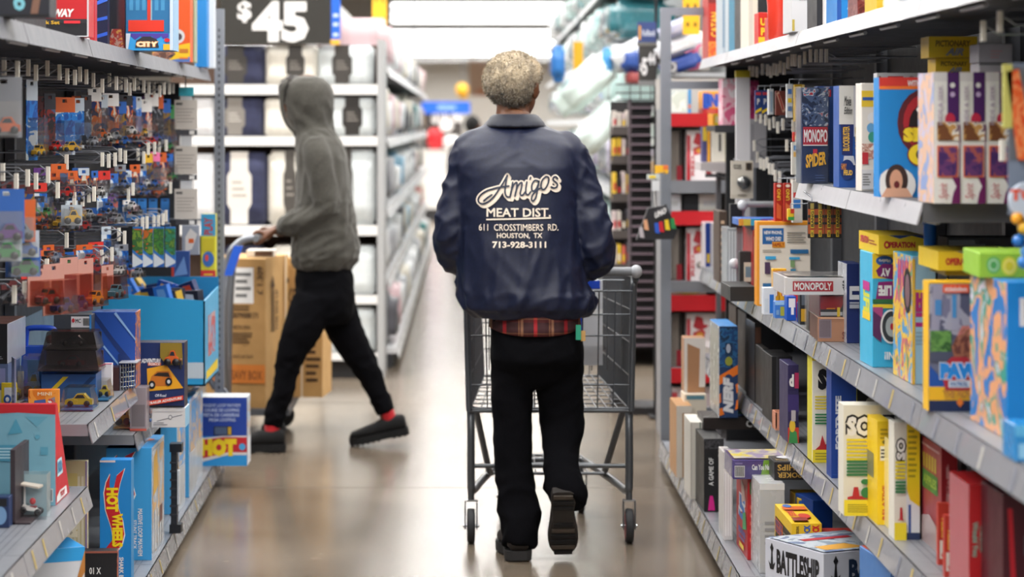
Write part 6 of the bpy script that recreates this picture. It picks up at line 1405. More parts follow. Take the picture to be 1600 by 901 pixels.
toy('dark blue streaked toy box behind the red ones on the top left shelf', (140, -60, 168, 77), on='F', L=.05, col=C('#121a3c'), group=GF, ds=[PG([(0, .1), (1, .16), (1, .2), (0, .14)], C('#2a5ac8')), PG([(0, .3), (1, .34), (1, .38), (0, .33)], C('#2a5ac8')), PG([(.4, .5), (1, .55), (1, .62), (.4, .54)], C('#3a6ad8'))])
ct = toy('blue city playset box with a clear window showing a red ramp', (197, -60, 271, 79), on='F', L=.15, col=HB_, group=GF, ds=[R(0, .20, .93, 1, C('#1e6a9c')), VL(.05, .45, .85, .95, 6, C('#3f8ab8')), R(.45, .3, .55, .98, C('#8aa8b8')), R(.05, .215, .8, .34, C('#d8321e')), R(.45, .34, .52, .62, C('#c8321e')), R(0, 0, 1, .19, HBL), PG([(.0, .19), (.1, .19), (.04, .0), (0, .0)], C('#c8d0dc')), PG([(.1, .19), (.9, .19), (.9, .15), (.78, .13), (.75, .16), (.62, .12), (.55, .16), (.4, .13), (.3, .16), (.2, .12), (.1, .16)], C('#4a3a9c')), PG([(.2, .03), (.7, .03), (.66, .12), (.52, .155), (.36, .155), (.22, .11)], C('#2a2c34')), T('CITY', .22, .04, .68, .10, C('#f2e0b8'), b=.07, o=C('#e8862a'), ob=.12), Eo(.87, .115, .06, .022, RD_), R(.79, .005, .97, .07, C('#f0b42a')), R(.93, 0, 1, 1, C('#c4d4e4'))], faces={'R': C('#9cc0de')})
m = MB(); W_, L_, H_ = ct['_dim']; m.box(-.068, -.004, .0, L_, 0, H_, clear('#ffffff', .7)); o = m.build('clear_window', ct)
m = MB(); m.hexa([(-.064, .02, .004), (-.01, .02, .004), (-.01, .1, .004), (-.064, .1, .004), (-.05, .03, .07), (-.02, .03, .07), (-.02, .09, .07), (-.05, .09, .07)], art('#c8a090', '#b83a2a', '#e8b04a', 30)); m.box(-.068, -.062, .0, .01, .09, .12, YL); m.box(-.066, -.006, .08, .1, .0, .24, C('#2a2c34')); m.build('figure_tray', ct)
toy('orange toy box with a yellow foot, behind the blue city playset', (238, -60, 297, 97), on='F', L=.12, col=C('#e85a1c'), group=GF, ds=[Eo(.68, .255, .18, .07, C('#d8d8dc')), Eo(.7, .25, .09, .035, C('#4a3a44')), PG([(0, .0), (1, .0), (1, .19), (.6, .16), (0, .10)], C('#f2c41e')), PG([(0, .02), (.45, .02), (.62, .08), (.5, .14), (.0, .09)], art('#6a4a40', '#c88a6a', '#3a3038', 60)), PG([(.2, 0), (1, 0), (1, .05), (.5, .02)], C('#5a78b8')), R(.72, .09, .95, .13, C('#c8782a')), R(.72, .03, .95, .045, C('#e8782a'))])
toy('tall toy box with a pale green edge beside the orange one', (297.5, -50, 304, 98), on='F', L=.1, col=C('#9aa88a'), group=GF, ds=[R(.2, .05, .6, .5, C('#7c8a70'))])
toy('bright blue toy box near the far end of the top left shelf', (304, -50, 323, 110), on='F', L=.10, col=HB_, group=GF, ds=[R(0, .05, .12, .35, C('#7cb0d8')), R(.0, .0, .15, .03, C('#8ac0e0'))], d=10.0)
toy('white toy box at the far end of the top left shelf', (323.5, -50, 335, 113), on='F', L=.06, col=C('#dfe4ea'), group=GF, d=10.2)

# ---- near left shelf (K)
GK = 'toys on the nearest left shelf'
kd_ = (H - SHZ['K']) * F / (790 - CY)
w0, w1 = wx(-30, kd_), wx(87, kd_); Wk = w1 - w0; Hk = (790 - 632) * kd_ / F
t = empty('toy_box', (w0, kd_, SHZ['K'] + .001), 'light blue display box with a red side and white badge, nearest left shelf', TC, GK)
m = MB(); LBK = C('#7fb4c8')
m.hexa([(0, 0, 0), (Wk, 0, 0), (Wk, .23, 0), (0, .23, 0), (0, .0, Hk), (Wk * .995, .0, Hk), (Wk * .995, .03, Hk), (0, .03, Hk)], {'*': C('#c8202c'), 'F': LBK})
put(m, None, Wk, .2, Hk, [R(0, .925, 1, 1, C('#c8202c')), PG([(0, .90), (.5, .92), (1, .90), (1, .93), (0, .93)], C('#c8202c')), PG([(.36, .70), (.56, .72), (.47, .86)], C('#55a0bc')), PG([(.6, .88), (.9, .88), (.75, .78)], C('#6aaac2')), R(.80, .50, .90, .58, C('#5fa4be')), Eo(.76, .68, .035, .022, C('#5fa4be')), R(.0, .44, .62, .60, C('#4e9ab8')), LN(.02, .46, .58, .58, 4, C('#b8dce8')), R(.84, .04, .97, .17, C('#d8dee2')), VL(.85, .05, .96, .16, 8, BLK)], 'L')
k1 = m.build('box_body', t)
m = MB()
def ks(u, v): return (Wk * 1.0 + .0015, (.03 + .2 * (1 - v)) * u, Hk * v)
m.poly([ks(.12, .27), ks(.62, .27), ks(.62, .44), ks(.12, .44)], C('#bfe2ee')); m.poly([ks(.05, .02), ks(.8, .02), ks(.8, .11), ks(.3, .12), ks(.05, .08)], WH)
v, f = textmesh('KID', .05); ax = max(q[0] for q in v); m.faces([tuple(Vector(ks(.16 + .42 * q[0] / ax, .31 + .10 * q[1] / .7)) + Vector((.001, 0, 0))) for q in v], f, C('#3a8ab8'))
v, f = textmesh('TOY', .05); ax = max(q[0] for q in v); m.faces([tuple(Vector(ks(.30 + .35 * q[0] / ax, .045 + .05 * q[1] / .7)) + Vector((.001, 0, 0))) for q in v], f, C('#c8202c'))
m.build('side_badges', t)
kp = 6.12
t = empty('kart_pack', (wx(20, kp), kp, SHZ['K'] + .001), 'small white toy kart in a clear box before the light blue display box', 'toy pack', GK)
Wp, Hp = (73 - 20) * kp / F, (790 - 719) * kp / F
m = MB(); m.box(0, Wp, 0, .06, 0, Hp, clear('#ffffff', .82)); m.build('clear_box', t)
m = MB(); kz_ = .022; xk = Wp * .45
m.hexa([(xk - .022, .02, kz_), (xk + .026, .02, kz_ - .004), (xk + .026, .045, kz_ - .004), (xk - .022, .045, kz_), (xk - .018, .022, kz_ + .012), (xk + .01, .022, kz_ + .005), (xk + .01, .043, kz_ + .005), (xk - .018, .043, kz_ + .012)], C('#e4e0dc'))
for xx, zz in ((-.016, kz_), (.022, kz_ - .006)):
    for yy in (.014, .046): m.lathe([(.004, -.004), (.009, -.004), (.009, .004), (.004, .004)], BLK, (xk + xx, yy, zz), 'y', 14); m.lathe([(.0, -.0045), (.004, -.0045)], SIL, (xk + xx, yy, zz), 'y', 10)
m.box(xk + .0, xk + .016, .024, .041, kz_ + .004, kz_ + .008, C('#8a2a2a')); m.ellipsoid((xk + .006, .032, kz_ + .02), (.008, .008, .009), C('#c83034'), 12, 8); m.box(xk - .016, xk - .012, .03, .034, kz_ + .01, kz_ + .062, WH)
kk = m.build('kart', t)
m = MB(); m.hexa([(xk - .034, .01, kz_ + .066), (xk + .024, .008, kz_ + .055), (xk + .03, .05, kz_ + .055), (xk - .03, .052, kz_ + .064), (xk - .034, .01, kz_ + .070), (xk + .024, .008, kz_ + .06), (xk + .03, .05, kz_ + .06), (xk - .03, .052, kz_ + .069)], C('#d8cdbf')); m.build('glider', kk)
m = MB(); m.box(0, Wp, .056, .058, 0, Hp, C('#9ab8c2')); m.build('backing_card', t)
t = empty('shelf_divider', (wx(16, 6.05), 6.05, SHZ['K'] + .001), 'thin dark upright shelf divider left of the white toy kart', 'shelf divider')
m = MB(); m.box(0, .012, 0, .2, 0, (800 - 684) * 6.05 / F, C('#3a2f34', .4)); m.build('blade', t); m = MB(); m.box(-.03, .05, 0, .2, 0, .004, C('#3a2f34', .4)); m.build('foot', t)
carton('toy_car_pack', 'dark blue toy car pack at the left picture edge on the nearest left shelf', 'toy pack', (-20, 752, 14, 800), d=6.0, L=.05, col=C('#22345c'), on='K', ds=[Eo(.6, .4, .3, .3, C('#7aa0c8')), R(.3, .7, .9, .95, BLK)], side='L', group=GK)


# ---- shelf N and the shelf M behind
GN = 'toys on the second left shelf'
def cpack(label, r, d, tint, inner, z, L=.07, am=.7, card=None, name='toy_car_pack', cat='toy pack', yaw=0):
    """clear box with a printed card and a toy inside"""
    x0, y0, x1, y1 = r; W_ = (x1 - x0) * d / F; H_ = (y1 - y0) * d / F
    t = empty(name, (wx(x0, d), d, z + .001), label, cat, GN, yaw)
    m = MB(); g_ = min(.012, W_ * .15)
    m.hexa([(0, 0, 0), (W_, 0, 0), (W_, L, 0), (0, L, 0), (g_, .008, H_), (W_ - g_, .008, H_), (W_ - g_, L - .005, H_), (g_, L - .005, H_)], clear(tint, am)); m.build('clear_box', t)
    m = MB(); m.box(.004, W_ - .004, .004, L - .004, .002, .006, C(card or '#2a6ab0')); m.box(.006, W_ - .006, L - .012, L - .008, .006, H_ * .85, C(card or '#2a6ab0')); m.build('card', t)
    if inner:
        m = MB(); car_mesh(m, (W_ / 2, L / 2, .010), min(W_, .1) * .8, H_ * .55, inner); m.build('toy_car', t)
    return t
def car_mesh(m, c, ln, h, col, ax='x'):
    cc = C(col, .25, .1, .5); gl = C('#20262e', .15)
    P = [(-.5, .12), (-.5, .45), (-.42, .52), (-.22, .56), (-.08, .95), (.2, .98), (.36, .58), (.5, .5), (.5, .12)]
    w = ln * .38
    st = len(m.v); n = len(P)
    a = [(x * ln, -w / 2, z * h) for x, z in P]; b = [(x * ln, w / 2, z * h) for x, z in P]
    m.faces(a + b, [tuple(range(n)), tuple(range(n, 2 * n))[::-1]] + [(i, i + n, (i + 1) % n + n, (i + 1) % n) for i in range(n)], cc)
    for sg in (-1, 1):
        y = sg * (w / 2 + .0004)
        m.poly([(-.16 * ln, y, .62 * h), (.24 * ln, y, .62 * h), (.16 * ln, y, .9 * h), (-.05 * ln, y, .88 * h)], gl)
        for xx in (-.3, .3): m.lathe([(.0, -.0025), (h * .24, -.0025), (h * .24, .0025), (0, .0025)], BLK, (xx * ln, y, .2 * h), 'y', 12)
    m.poly([(-.21 * ln, -w * .42, .58 * h), (-.21 * ln, w * .42, .58 * h), (-.095 * ln, w * .42, .92 * h), (-.095 * ln, -w * .42, .92 * h)], gl)
    M = Matrix.Translation(Vector(c)) @ (Matrix.Rotation(PI / 2, 4, 'Z') if ax == 'y' else Matrix.Identity(4))
    m.xform(M, st)
zN = SHZ['N']
toy('dark box with a clear side at the left edge of the second left shelf', (-30, 500, 12, 562), d=7.1, L=.3, col=C('#17171b'), z=zN + .10, group=GN, faces={'R': C('#a8aab4', .2), 'T': C('#5a3a34')}, ds=[LN(.1, .1, .9, .2, 2, C('#8a8a94'))])
dNb = toy('stack of pale packs under the dark box at the left edge of the second left shelf', (-30, 562, 14, 630), d=7.1, L=.2, col=C('#5a6a90'), on='N', group=GN, ds=[R(.1, .55, .9, .9, C('#8a90c0')), R(.3, .1, .8, .4, C('#e8dfb8'))], W=.08)
dNb['label'] = 'slate blue pack under the dark box at the left edge of the second left shelf'
bpos = [o for o in bpy.data.objects if o.get('label', '').startswith('dark box with a clear side')][0]; bpos.location.z = dNb.location.z + dNb['_dim'][2] + .001
pc = [((-6, 556, 30, 612), 7.15, '#e8ecf4', '#e8c83a', '#e0d8b8', 'yellow framed pack with a blue emblem at the left of the second left shelf'),
      ((30, 552, 64, 622), 7.25, '#f2f4fa', '#3a7ac0', '#2f7fc0', 'clear pack with a big blue oval on its card on the second left shelf'),
      ((92, 612, 146, 648), 7.0, '#f0f0ea', '#e8c82a', '#2f6fb4', 'low clear pack with a yellow car, front of the second left shelf'),
      ((146, 610, 170, 642), 7.25, '#f0f0ea', '#e8c82a', '#3f88c4', 'narrow clear pack with a blue card, end of the second left shelf')]
for r, d, ti, car, card, lb_ in pc: cpack(lb_, r, d, ti, car, zN, card=card, L=.12)
for (x0, y0, x1, y1, d, s) in ((-2, 590, 18, 610, 7.14, 1),): pass
q = toy('small yellow frame card with a blue badge on the second left shelf', (2, 570, 26, 607), d=7.08, L=.004, col=C('#e8cc2a'), group=GN, z=zN + .006, ds=[R(.2, .2, 1, .8, C('#dfe4ec')), Eo(.4, .3, .25, .2, C('#2a5aa8')), Eo(.4, .3, .12, .1, WH)])
# two dark clear packages stacked
cpack('wide clear tray with a dark red toy inside, second left shelf', (58, 574, 155, 606), 7.2, '#d8d0d0', '#5a2026', zN + .095, L=.14, am=.55, card='#3c2226')
cpack('black topped clear package resting on the dark red tray, second left shelf', (66, 546, 152, 574), 7.2, '#d0c8c4', '#2a2a30', zN + .158, L=.14, am=.6, card='#1c1c20')
toy('white card pack standing behind the dark packages on the second left shelf', (152, 558, 175, 612), d=7.35, L=.02, col=C('#dcd8de'), on=None, z=zN + .001, group=GN, W=.045, ds=[R(0, .97, 1, 1, C('#d85a8a'))])
toy('carton of blue packs carrying the dark red tray on the second left shelf', (64, 606, 150, 650), d=7.24, L=.12, col=C('#2c5c9c'), on='N', group=GN, ds=[PG([(0, .1), (.4, .9), (.5, .9), (.1, .1)], YL), PG([(.5, .1), (.9, .9), (1, .9), (.6, .1)], C('#1c3c6c'))])
sb = toy('orange crinkled mystery bag with a small picture at the front of the second left shelf', (44, 597, 92, 634), d=6.95, L=.03, col=art('#e07a20', '#f09a3a', '#c85a18', 14), on='N', group=GN, yaw=.12, ds=[PG([(.15, .1), (.6, .15), (.55, .6), (.2, .55)], C('#3a5a9a')), PG([(.55, .1), (.9, .1), (.85, .7), (.65, .6)], art('#e8e0d8', '#c03a3a', '#8a8a94', 60)), T('MINI', .3, .76, .75, .9, C('#f2e6c8'), b=.02)])
toy('leaning clear edge card between the blue oval pack and the orange bag, second left shelf', (22, 556, 25, 640), d=6.98, L=.06, col=C('#8a90b0', .2), on='N', group=GN, yaw=.3)
hd = empty('toy_carry_case', (wx(30, 7.45), 7.45, zN + .001), 'bright blue plastic toy carry case with a handle on the second left shelf', 'toy case', GN)
m = MB(); x_ = lambda x: wx(x, 7.45) - wx(30, 7.45); z_ = lambda y: wz(y, 7.45) - zN - .001
m.hexa([(x_(30), 0, 0), (x_(84), 0, 0), (x_(84), .08, 0), (x_(30), .08, 0), (x_(34), .01, z_(542)), (x_(82), .01, z_(542)), (x_(82), .07, z_(542)), (x_(34), .07, z_(542))], C('#1d4fc0')); m.build('case_body', hd)
m = MB(); m.tube(catmull([(x_(36), .04, z_(544)), (x_(38), .04, z_(520)), (x_(44), .04, z_(514)), (x_(74), .04, z_(514)), (x_(82), .04, z_(518)), (x_(83), .04, z_(524))], 4), .009, C('#1a46b4'), 10); m.build('handle', hd)
m = MB(); m.ellipsoid((x_(78), .0, z_(530)), (.012, .012, .014), C('#6a2026'), 10, 8); m.ellipsoid((x_(80), .0, z_(540)), (.014, .012, .01), WH, 10, 8); m.build('toy_knob', hd)
toy('grey and red toy box with a white barcode sticker, second left shelf', (84, 522, 143, 556), d=7.55, L=.1, col=C('#3c4046'), z=zN + .17, group=GN, ds=[R(0, 0, .92, .3, C('#b82a2a')), R(.46, .42, .98, .92, C('#e4e0e2')), T('MC', .58, .62, .72, .82, BLK), VL(.78, .5, .95, .84, 8, BLK), Eo(.52, .74, .04, .1, C('#c8323a')), R(.95, .3, 1, 1, C('#3a8ad0'))])
toy('plain dark carton under the grey and red barcode box on the second left shelf', (86, 556, 142, 640), d=7.56, L=.1, col=C('#2e3a4c'), on='N', group=GN, ds=[LN(.1, .5, .9, .9, 4, C('#4a5a70'))])
z9 = [o for o in bpy.data.objects if o.get('label', '').startswith('plain dark carton under')][0]; z8 = [o for o in bpy.data.objects if o.get('label', '').startswith('grey and red toy box')][0]; z8.location.z = z9.location.z + z9['_dim'][2] + .001
zM = SHZ['M']
GM = 'toys on the far left shelf'
toy('tall blue toy box with pale diagonal stripes and a starry top on the left shelves', (144, 541, 212, 660), d=7.62, L=.12, col=C('#1c4aa0'), on='N', group=GN, faces={'R': art('#6a3a5a', '#c87a3a', '#3a4a8a', 26), 'T': art('#2a3a7a', '#4a6aa0', '#1c2c5c', 30)}, ds=[PG([(0, .95), (.5, .55), (1, .2), (1, .30), (.5, .65), (.05, 1)], C('#16306c')), PG([(0, .72), (1, .02), (1, .05), (0, .76)], C('#8ab0e0')), PG([(.5, .98), (1, .62), (1, .65), (.55, 1)], C('#8ab0e0')), PG([(.6, .45), (.75, .45), (.72, .1), (.62, .1)], C('#16306c'))])
av = toy('dark blue off-road toy box with an orange jeep picture', (215, 489, 288, 590), d=7.95, L=.10, col=C('#1b2c5e'), z=zM + .001, group=GM, faces={'R': C('#2a2230'), 'T': C('#2a2a3c')},
   ds=[T('ADVENTURE', .08, .685, .5, .755, WH, b=.04, sh=.2), R(.22, .645, .5, .69, C('#e0641e')), T('FORCE', .24, .65, .48, .685, WH, b=.03), PG([(.2, .60), (.62, .66), (.98, .30), (.22, .25)], C('#e8a41e')), PG([(.24, .36), (.3, .48), (.42, .56), (.68, .56), (.74, .46), (.74, .38), (.6, .33), (.36, .33)], C('#c8701e')), PG([(.34, .49), (.44, .54), (.66, .54), (.7, .47)], C('#2a2018')), Eo(.31, .35, .075, .065, BLK), Eo(.31, .35, .035, .03, SIL), Eo(.67, .40, .075, .065, BLK), Eo(.67, .40, .035, .03, SIL), T('Off-Road', .38, .165, .62, .21, C('#d8dce8'), sh=.2), PG([(.22, .03), (.98, .12), (.98, .19), (.22, .10)], C('#d8441e')), T('TRAILER ADVENTURE', .24, .045, .95, .085, WH, b=.03, tilt=.12), R(.22, 0, .98, .03, BLK), PG([(.49, 1), (.95, 1), (.97, .80), (.97, .66), (.62, .66), (.49, .78)], C('#8a7420'))])
m = MB(); W_, L_, H_ = av['_dim']; car_mesh(m, (W_ * .74, -.01, H_ * .66), .045, .05, '#d8601e', 'x'); j_ = m.build('toy_jeep', av); j_['label'] = 'orange toy jeep in the open window'
m = MB(); m.tube([(W_ * .93, -.012, H_ * .6), (W_ * .93, -.012, H_ * .72)], .004, C('#2a2a34'), 8); m.ellipsoid((W_ * .93, -.012, H_ * .74), (.005, .005, .006), C('#8a5a3a'), 8, 6); m.build('toy_figure', av)
wb = toy('flat white toy box with a line drawing under the off-road jeep box', (237, 590, 290, 621), on='M', L=.12, col=C('#d4d2d2'), d=7.95, group=GM, faces={'R': C('#8ec0de')}, ds=[PG([(.15, .3), (.9, .62), (.9, .66), (.15, .34)], C('#7a7a80')), Eo(.55, .52, .06, .12, C('#7a7a80')), Eo(.55, .52, .04, .08, C('#d4d2d2')), LN(.05, .1, .5, .3, 2, C('#8a8a90'))])
av.location.z = wb.location.z + wb['_dim'][2] + .001
# wire rack pack and clear clam pack near the end of shelf N / M
t = empty('toy_car_pack', (wx(165, 7.55), 7.55, zN + .001), 'dark red pack with shiny wire slots at the end of the second left shelf', 'toy pack', GN)
m = MB(); x_ = lambda x: wx(x, 7.55) - wx(165, 7.55); m.box(x_(165), x_(186), 0, .1, 0, .072, C('#3c1c1e')); m.build('card_back', t)
m = MB()
for k in range(6): m.tube([(x_(188 + k * 3.6), .0 + .01 * k, .0), (x_(188 + k * 3.6), .01 * k, .08)], .0022, CHROME, 6)
for k in range(5): m.tube([(x_(187), .0, .015 * k + .01), (x_(207), .05, .015 * k + .01)], .0018, CHROME, 6)
m.box(x_(186), x_(214), .0, .1, .085, .088, C('#b8bcc4', .2)); m.build('wire_grille', t)
cl_ = 7.9
cpack('clear clam pack with a yellow top at the near end of the far left shelf', (176, 634, 203, 680), cl_, '#f0e8dc', '#e8b43a', zM, card='#d8b06a', L=.09)
t = empty('wire_basket_toy', (wx(196, 8.1), 8.1, zM + .001), 'white wire looped toy rack beside the clear clam pack on the far left shelf', 'toy', GM)
m = MB()
for k in range(5): x0 = .014 * k; m.tube(catmull([(x0, 0, 0), (x0, 0, .07), (x0 + .006, .0, .085), (x0 + .02, .0, .088), (x0 + .028, .0, .08), (x0 + .028, .0, .02)], 4), .0028, WH, 6)
m.build('wire_loops', t); m = MB(); m.box(0, .085, -.004, .03, 0, .006, C('#3a6ab0')); m.build('base', t)
toy('tall clear fronted display pack beside the wire grille on the far left shelf', (203, 588, 229, 656), d=7.86, L=.08, col=C('#9a8f94', .2), group=GM, z=zM + .001, ds=[R(.1, .1, .9, .6, C('#7c7478', .2)), R(.0, .0, 1, .05, C('#c85a4a'))])
toy('small orange and blue pack at the lip of the far left shelf', (230, 616, 243, 636), d=8.3, L=.06, col=C('#3a6ac0'), on='M', group=GM, ds=[R(.2, .1, .9, .5, C('#d86a3a'))])
# blue open bin with loose toys
bd0 = 9.2
t = empty('display_bin', (wx(158, bd0), bd0, zM + .001), 'large open light blue cardboard bin of loose toys on the far left shelf', 'bin', GM)
x_ = lambda x: wx(x, bd0) - wx(158, bd0); zt_ = lambda y: wz(y, bd0) - zM - .001
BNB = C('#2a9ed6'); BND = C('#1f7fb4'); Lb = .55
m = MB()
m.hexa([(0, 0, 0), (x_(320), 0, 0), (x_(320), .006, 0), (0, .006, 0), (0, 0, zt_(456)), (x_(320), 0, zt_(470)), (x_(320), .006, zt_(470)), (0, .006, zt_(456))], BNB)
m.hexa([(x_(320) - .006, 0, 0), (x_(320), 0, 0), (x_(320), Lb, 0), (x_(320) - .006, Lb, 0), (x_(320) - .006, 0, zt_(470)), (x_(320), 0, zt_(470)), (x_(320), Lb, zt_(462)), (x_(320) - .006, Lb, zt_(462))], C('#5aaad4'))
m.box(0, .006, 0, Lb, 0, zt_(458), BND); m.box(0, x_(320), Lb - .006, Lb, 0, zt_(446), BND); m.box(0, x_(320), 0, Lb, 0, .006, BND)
m.poly([(x_(320) + .001, .05, .02), (x_(320) + .001, .5, .02), (x_(320) + .001, .5, .06), (x_(320) + .001, .05, .05)], YL)
m.poly([(x_(320) + .001, .12, .10), (x_(320) + .001, .4, .10), (x_(320) + .001, .4, .26), (x_(320) + .001, .12, .26)], art('#c8a8a8', '#c85a5a', '#8ab0d0', 12))
m.poly([(x_(280), -.001, .03), (x_(318), -.001, .03), (x_(318), -.001, .09), (x_(284), -.001, .09)], C('#c8d4de'))
m.build('bin_walls', t)
rb = random.Random(4)
for k in range(16):
    w_ = .05 + .05 * rb.random(); xx = .02 + (x_(316) - .12) * rb.random(); yy = .03 + .42 * rb.random()
    m = MB(); cc = rb.choice(['#1f4fa8', '#2a6ac0', '#1c2c5c', '#2a2c38', '#b8962a', '#3a7ac8'])
    m.box(-w_ / 2, w_ / 2, -.02, .02, -.03, .03, C(cc)); put(m, None, w_, .04, .06, [], 'R'); m.poly([(-w_ * .3, -.0206, -.02), (w_ * .3, -.0206, -.015), (w_ * .25, -.0206, .015), (-w_ * .25, -.0206, .02)], C(rb.choice(['#e0b03a', '#d8dce4', '#c84a2a', '#6a9ad0'])))
    m.xform(Matrix.Rotation(rb.uniform(-.6, .6), 4, 'Y') @ Matrix.Rotation(rb.uniform(-.8, .8), 4, 'Z'))
    o = m.build('toy_car_pack', loc=(t.location.x + xx + .03, t.location.y + yy, zM + zt_(456) - .045 + .05 * rb.random()))
    tag(o, ['loose blue and dark toy car packs heaped in the light blue bin'][0], 'toy pack', 'loose packs in the light blue bin')
m = MB(); m.box(.01, x_(316), .012, Lb - .012, .01, zt_(456) - .085, C('#24406a')); m.build('filling', t)

# ---- bottom left deck
GG = 'boxes on the bottom left deck'
FL = lambda ox, oy, sx, sy: [(ox + x * sx, oy + y * sy) for x, y in ((.30, .92), (.12, .82), (.03, .70), (.10, .50), (.34, .30), (.42, .16), (.06, .04), (.50, .0), (.80, .09), (.92, .22), (.84, .38), (.66, .52), (.62, .66), (.72, .80), (.92, .98), (.58, .90), (.46, .76), (.40, .72), (.28, .74), (.26, .82))]
def flame(u, v, du, dv, face='F'):
    cu, cv = u - .03 * du / 1, v - .012
    return [PG([(x, y) for x, y in FL(u - .05 * du, v - .012, du * 1.10, dv * 1.03)], WH, face), PG(FL(u, v, du, dv), HRD, face), T('HOT', u + .12 * du, v + .48 * dv, u + .66 * du, v + .76 * dv, HYL, face, rot=-90, b=.06), T('WHEELS', u + .38 * du, v + .07 * dv, u + .86 * du, v + .46 * dv, HYL, face, rot=-90, b=.06)]
toy('blue track set box with a tall red flame logo, foremost on the bottom left deck', (156, 714, 205, 930), on='G', d=7.2, L=.06, col=HB_, group=GG, ds=flame(.12, .33, .72, .62) + [T('SHARK BEAK', .62, .08, .76, .30, WH, rot=-90, b=.03), R(0, .985, .5, 1, C('#e0d0d4'))], faces={'R': C('#2a86c0')})
ml = toy('large blue track set box with a clear side, behind the foremost flame logo box', (166, 700, 237, 875), on='G', L=.34, col=C('#3a9ad8'), group=GG, ds=flame(.06, .48, .62, .50) + [T('MASSIVE LOOP MAYHEM', .70, .04, .80, .46, WH, rot=-90, b=.03), T('STUNT TRACK', .60, .1, .67, .36, WH, rot=-90)], faces={'R': C('#b7c4d2', .2), 'T': C('#2f8fd0')})
m = MB(); put(m, None, *ml['_dim'], [R(.05, .03, .95, .96, art('#c4ccd6', '#aab4c2', '#d8b07a', 9, 3), 'S'), PG([(.1, .55), (.5, .6), (.4, .95), (.15, .9)], C('#d8a83a'), 'S'), VL(.2, .05, .9, .4, 4, C('#dfe3e8', .2), 'S'), R(.6, .25, .8, .4, C('#6a3a34'), 'S')], 'L'); m.build('clear_side', ml)
m = MB(); put(m, None, *ml['_dim'], [Eo(.35, .5, .3, .14, C('#c8742a'), 'T'), Eo(.7, .6, .2, .1, C('#a8441e'), 'T')], 'L'); m.build('lid_print', ml)
toy('black box with small white print in front of the flame logo box', (130, 834, 183, 940), on='G', d=6.9, L=.05, col=C('#18161a'), group=GG, ds=[T('01 X', .18, .66, .52, .76, WH), VL(.36, .3, .46, .6, 2, C('#8a8690')), R(0, .97, 1, 1, C('#a05a4a'))], faces={'R': art('#7a2a24', '#b85a3a', '#3a1a1c', 30)}, yaw=.06)
sh_ = toy('tall clear wrapped sheet of pale yellow cards on the bottom left deck', (99, 692, 136, 930), on='G', d=6.98, L=.03, col=C('#c9bd96', .2), group=GG, ds=[VL(.1, .05, .9, .9, 5, C('#d8d0b8', .2)), R(.1, .5, .6, .92, art('#c8b878', '#e0d8c0', '#a8a090', 14)), R(.93, 0, 1, 1, C('#8a78a0'))])
nb = toy('blue lidded toy box with a white front, bottom left picture corner', (28, 862, 126, 960), on='G', d=6.3, L=.16, col=C('#cfd2d8'), group=GG, ds=[R(0, .78, 1, 1, C('#2a9adc')), LN(.5, .2, .9, .45, 3, C('#6a6a74')), PG([(.8, .2), (1, .6), (1, .95)], C('#b87a3a'))], faces={'R': art('#8a94a8', '#c8a070', '#4a5a78', 10), 'T': C('#2596dc')}, yaw=.42)
nb.location.z = .226
toy('plain grey carton under the blue lidded toy box, bottom left picture corner', (28, 960, 126, 1034), on='G', d=6.3, L=.16, col=C('#8a8c92'), group=GG, yaw=.42)
m = MB(); put(m, None, *nb['_dim'], [R(.05, .1, .5, .8, C('#9aa0aa'), 'T'), VL(.08, .15, .45, .75, 12, C('#d8dade'), 'T')], 'L'); m.build('lid_label', nb)
t = empty('toy_clamp_frame', (wx(266, 8.35), 8.35, SHZ['G'] + .001), 'black ribbed plastic frame with a white strip, bottom left deck', 'toy part', GG)
x_ = lambda x: wx(x, 8.35) - wx(266, 8.35); z_ = lambda y: wz(y, 8.35) - SHZ['G'] - .001
m = MB(); m.box(x_(267), x_(276), 0, .05, 0, z_(694), C('#1c1c20', .5)); m.box(x_(265), x_(284), -.004, .05, z_(706), z_(693), BLK); m.box(x_(265), x_(283), -.006, .05, 0, .03, BLK)
for k in range(7): m.box(x_(265.5), x_(277), -.005, .05, .06 + .03 * k, .066 + .03 * k, C('#2e2e34'))
m.build('frame_bar', t); m = MB(); m.box(x_(277), x_(280), .0, .03, z_(788), z_(735), C('#c8ccd0')); m.build('white_strip', t)
for k, (x0, x1, y0, y1, d, lb_) in enumerate(((273, 292, 656, 810, 8.75, 'light blue toy box just behind the black ribbed frame'), (292, 302, 643, 795, 9.15, 'second light blue toy box just behind the black ribbed frame'), (302, 310, 631, 775, 9.5, 'light blue toy box nearest the left post'))):
    b_ = toy(lb_ + ' on the bottom left deck', (x0 - 22, y0, x0 + 4, y1), d=d, on='G', L=.26, col=C('#4aa4de'), group=GG, faces={'R': C('#c6d2de', .2), 'T': C('#3a96d4')}, ds=[Eo(.7, .93, .2, .02, C('#c8642a'))])
    m = MB(); put(m, None, *b_['_dim'], [R(.08, .45, .92, .95, art('#d8b27a', '#4a9ad8', '#c8b8a8', 10, k), 'S'), VL(.05, .03, .95, .42, 5, C('#e2e8ee', .2), 'S')], 'L'); m.build('clear_side', b_)
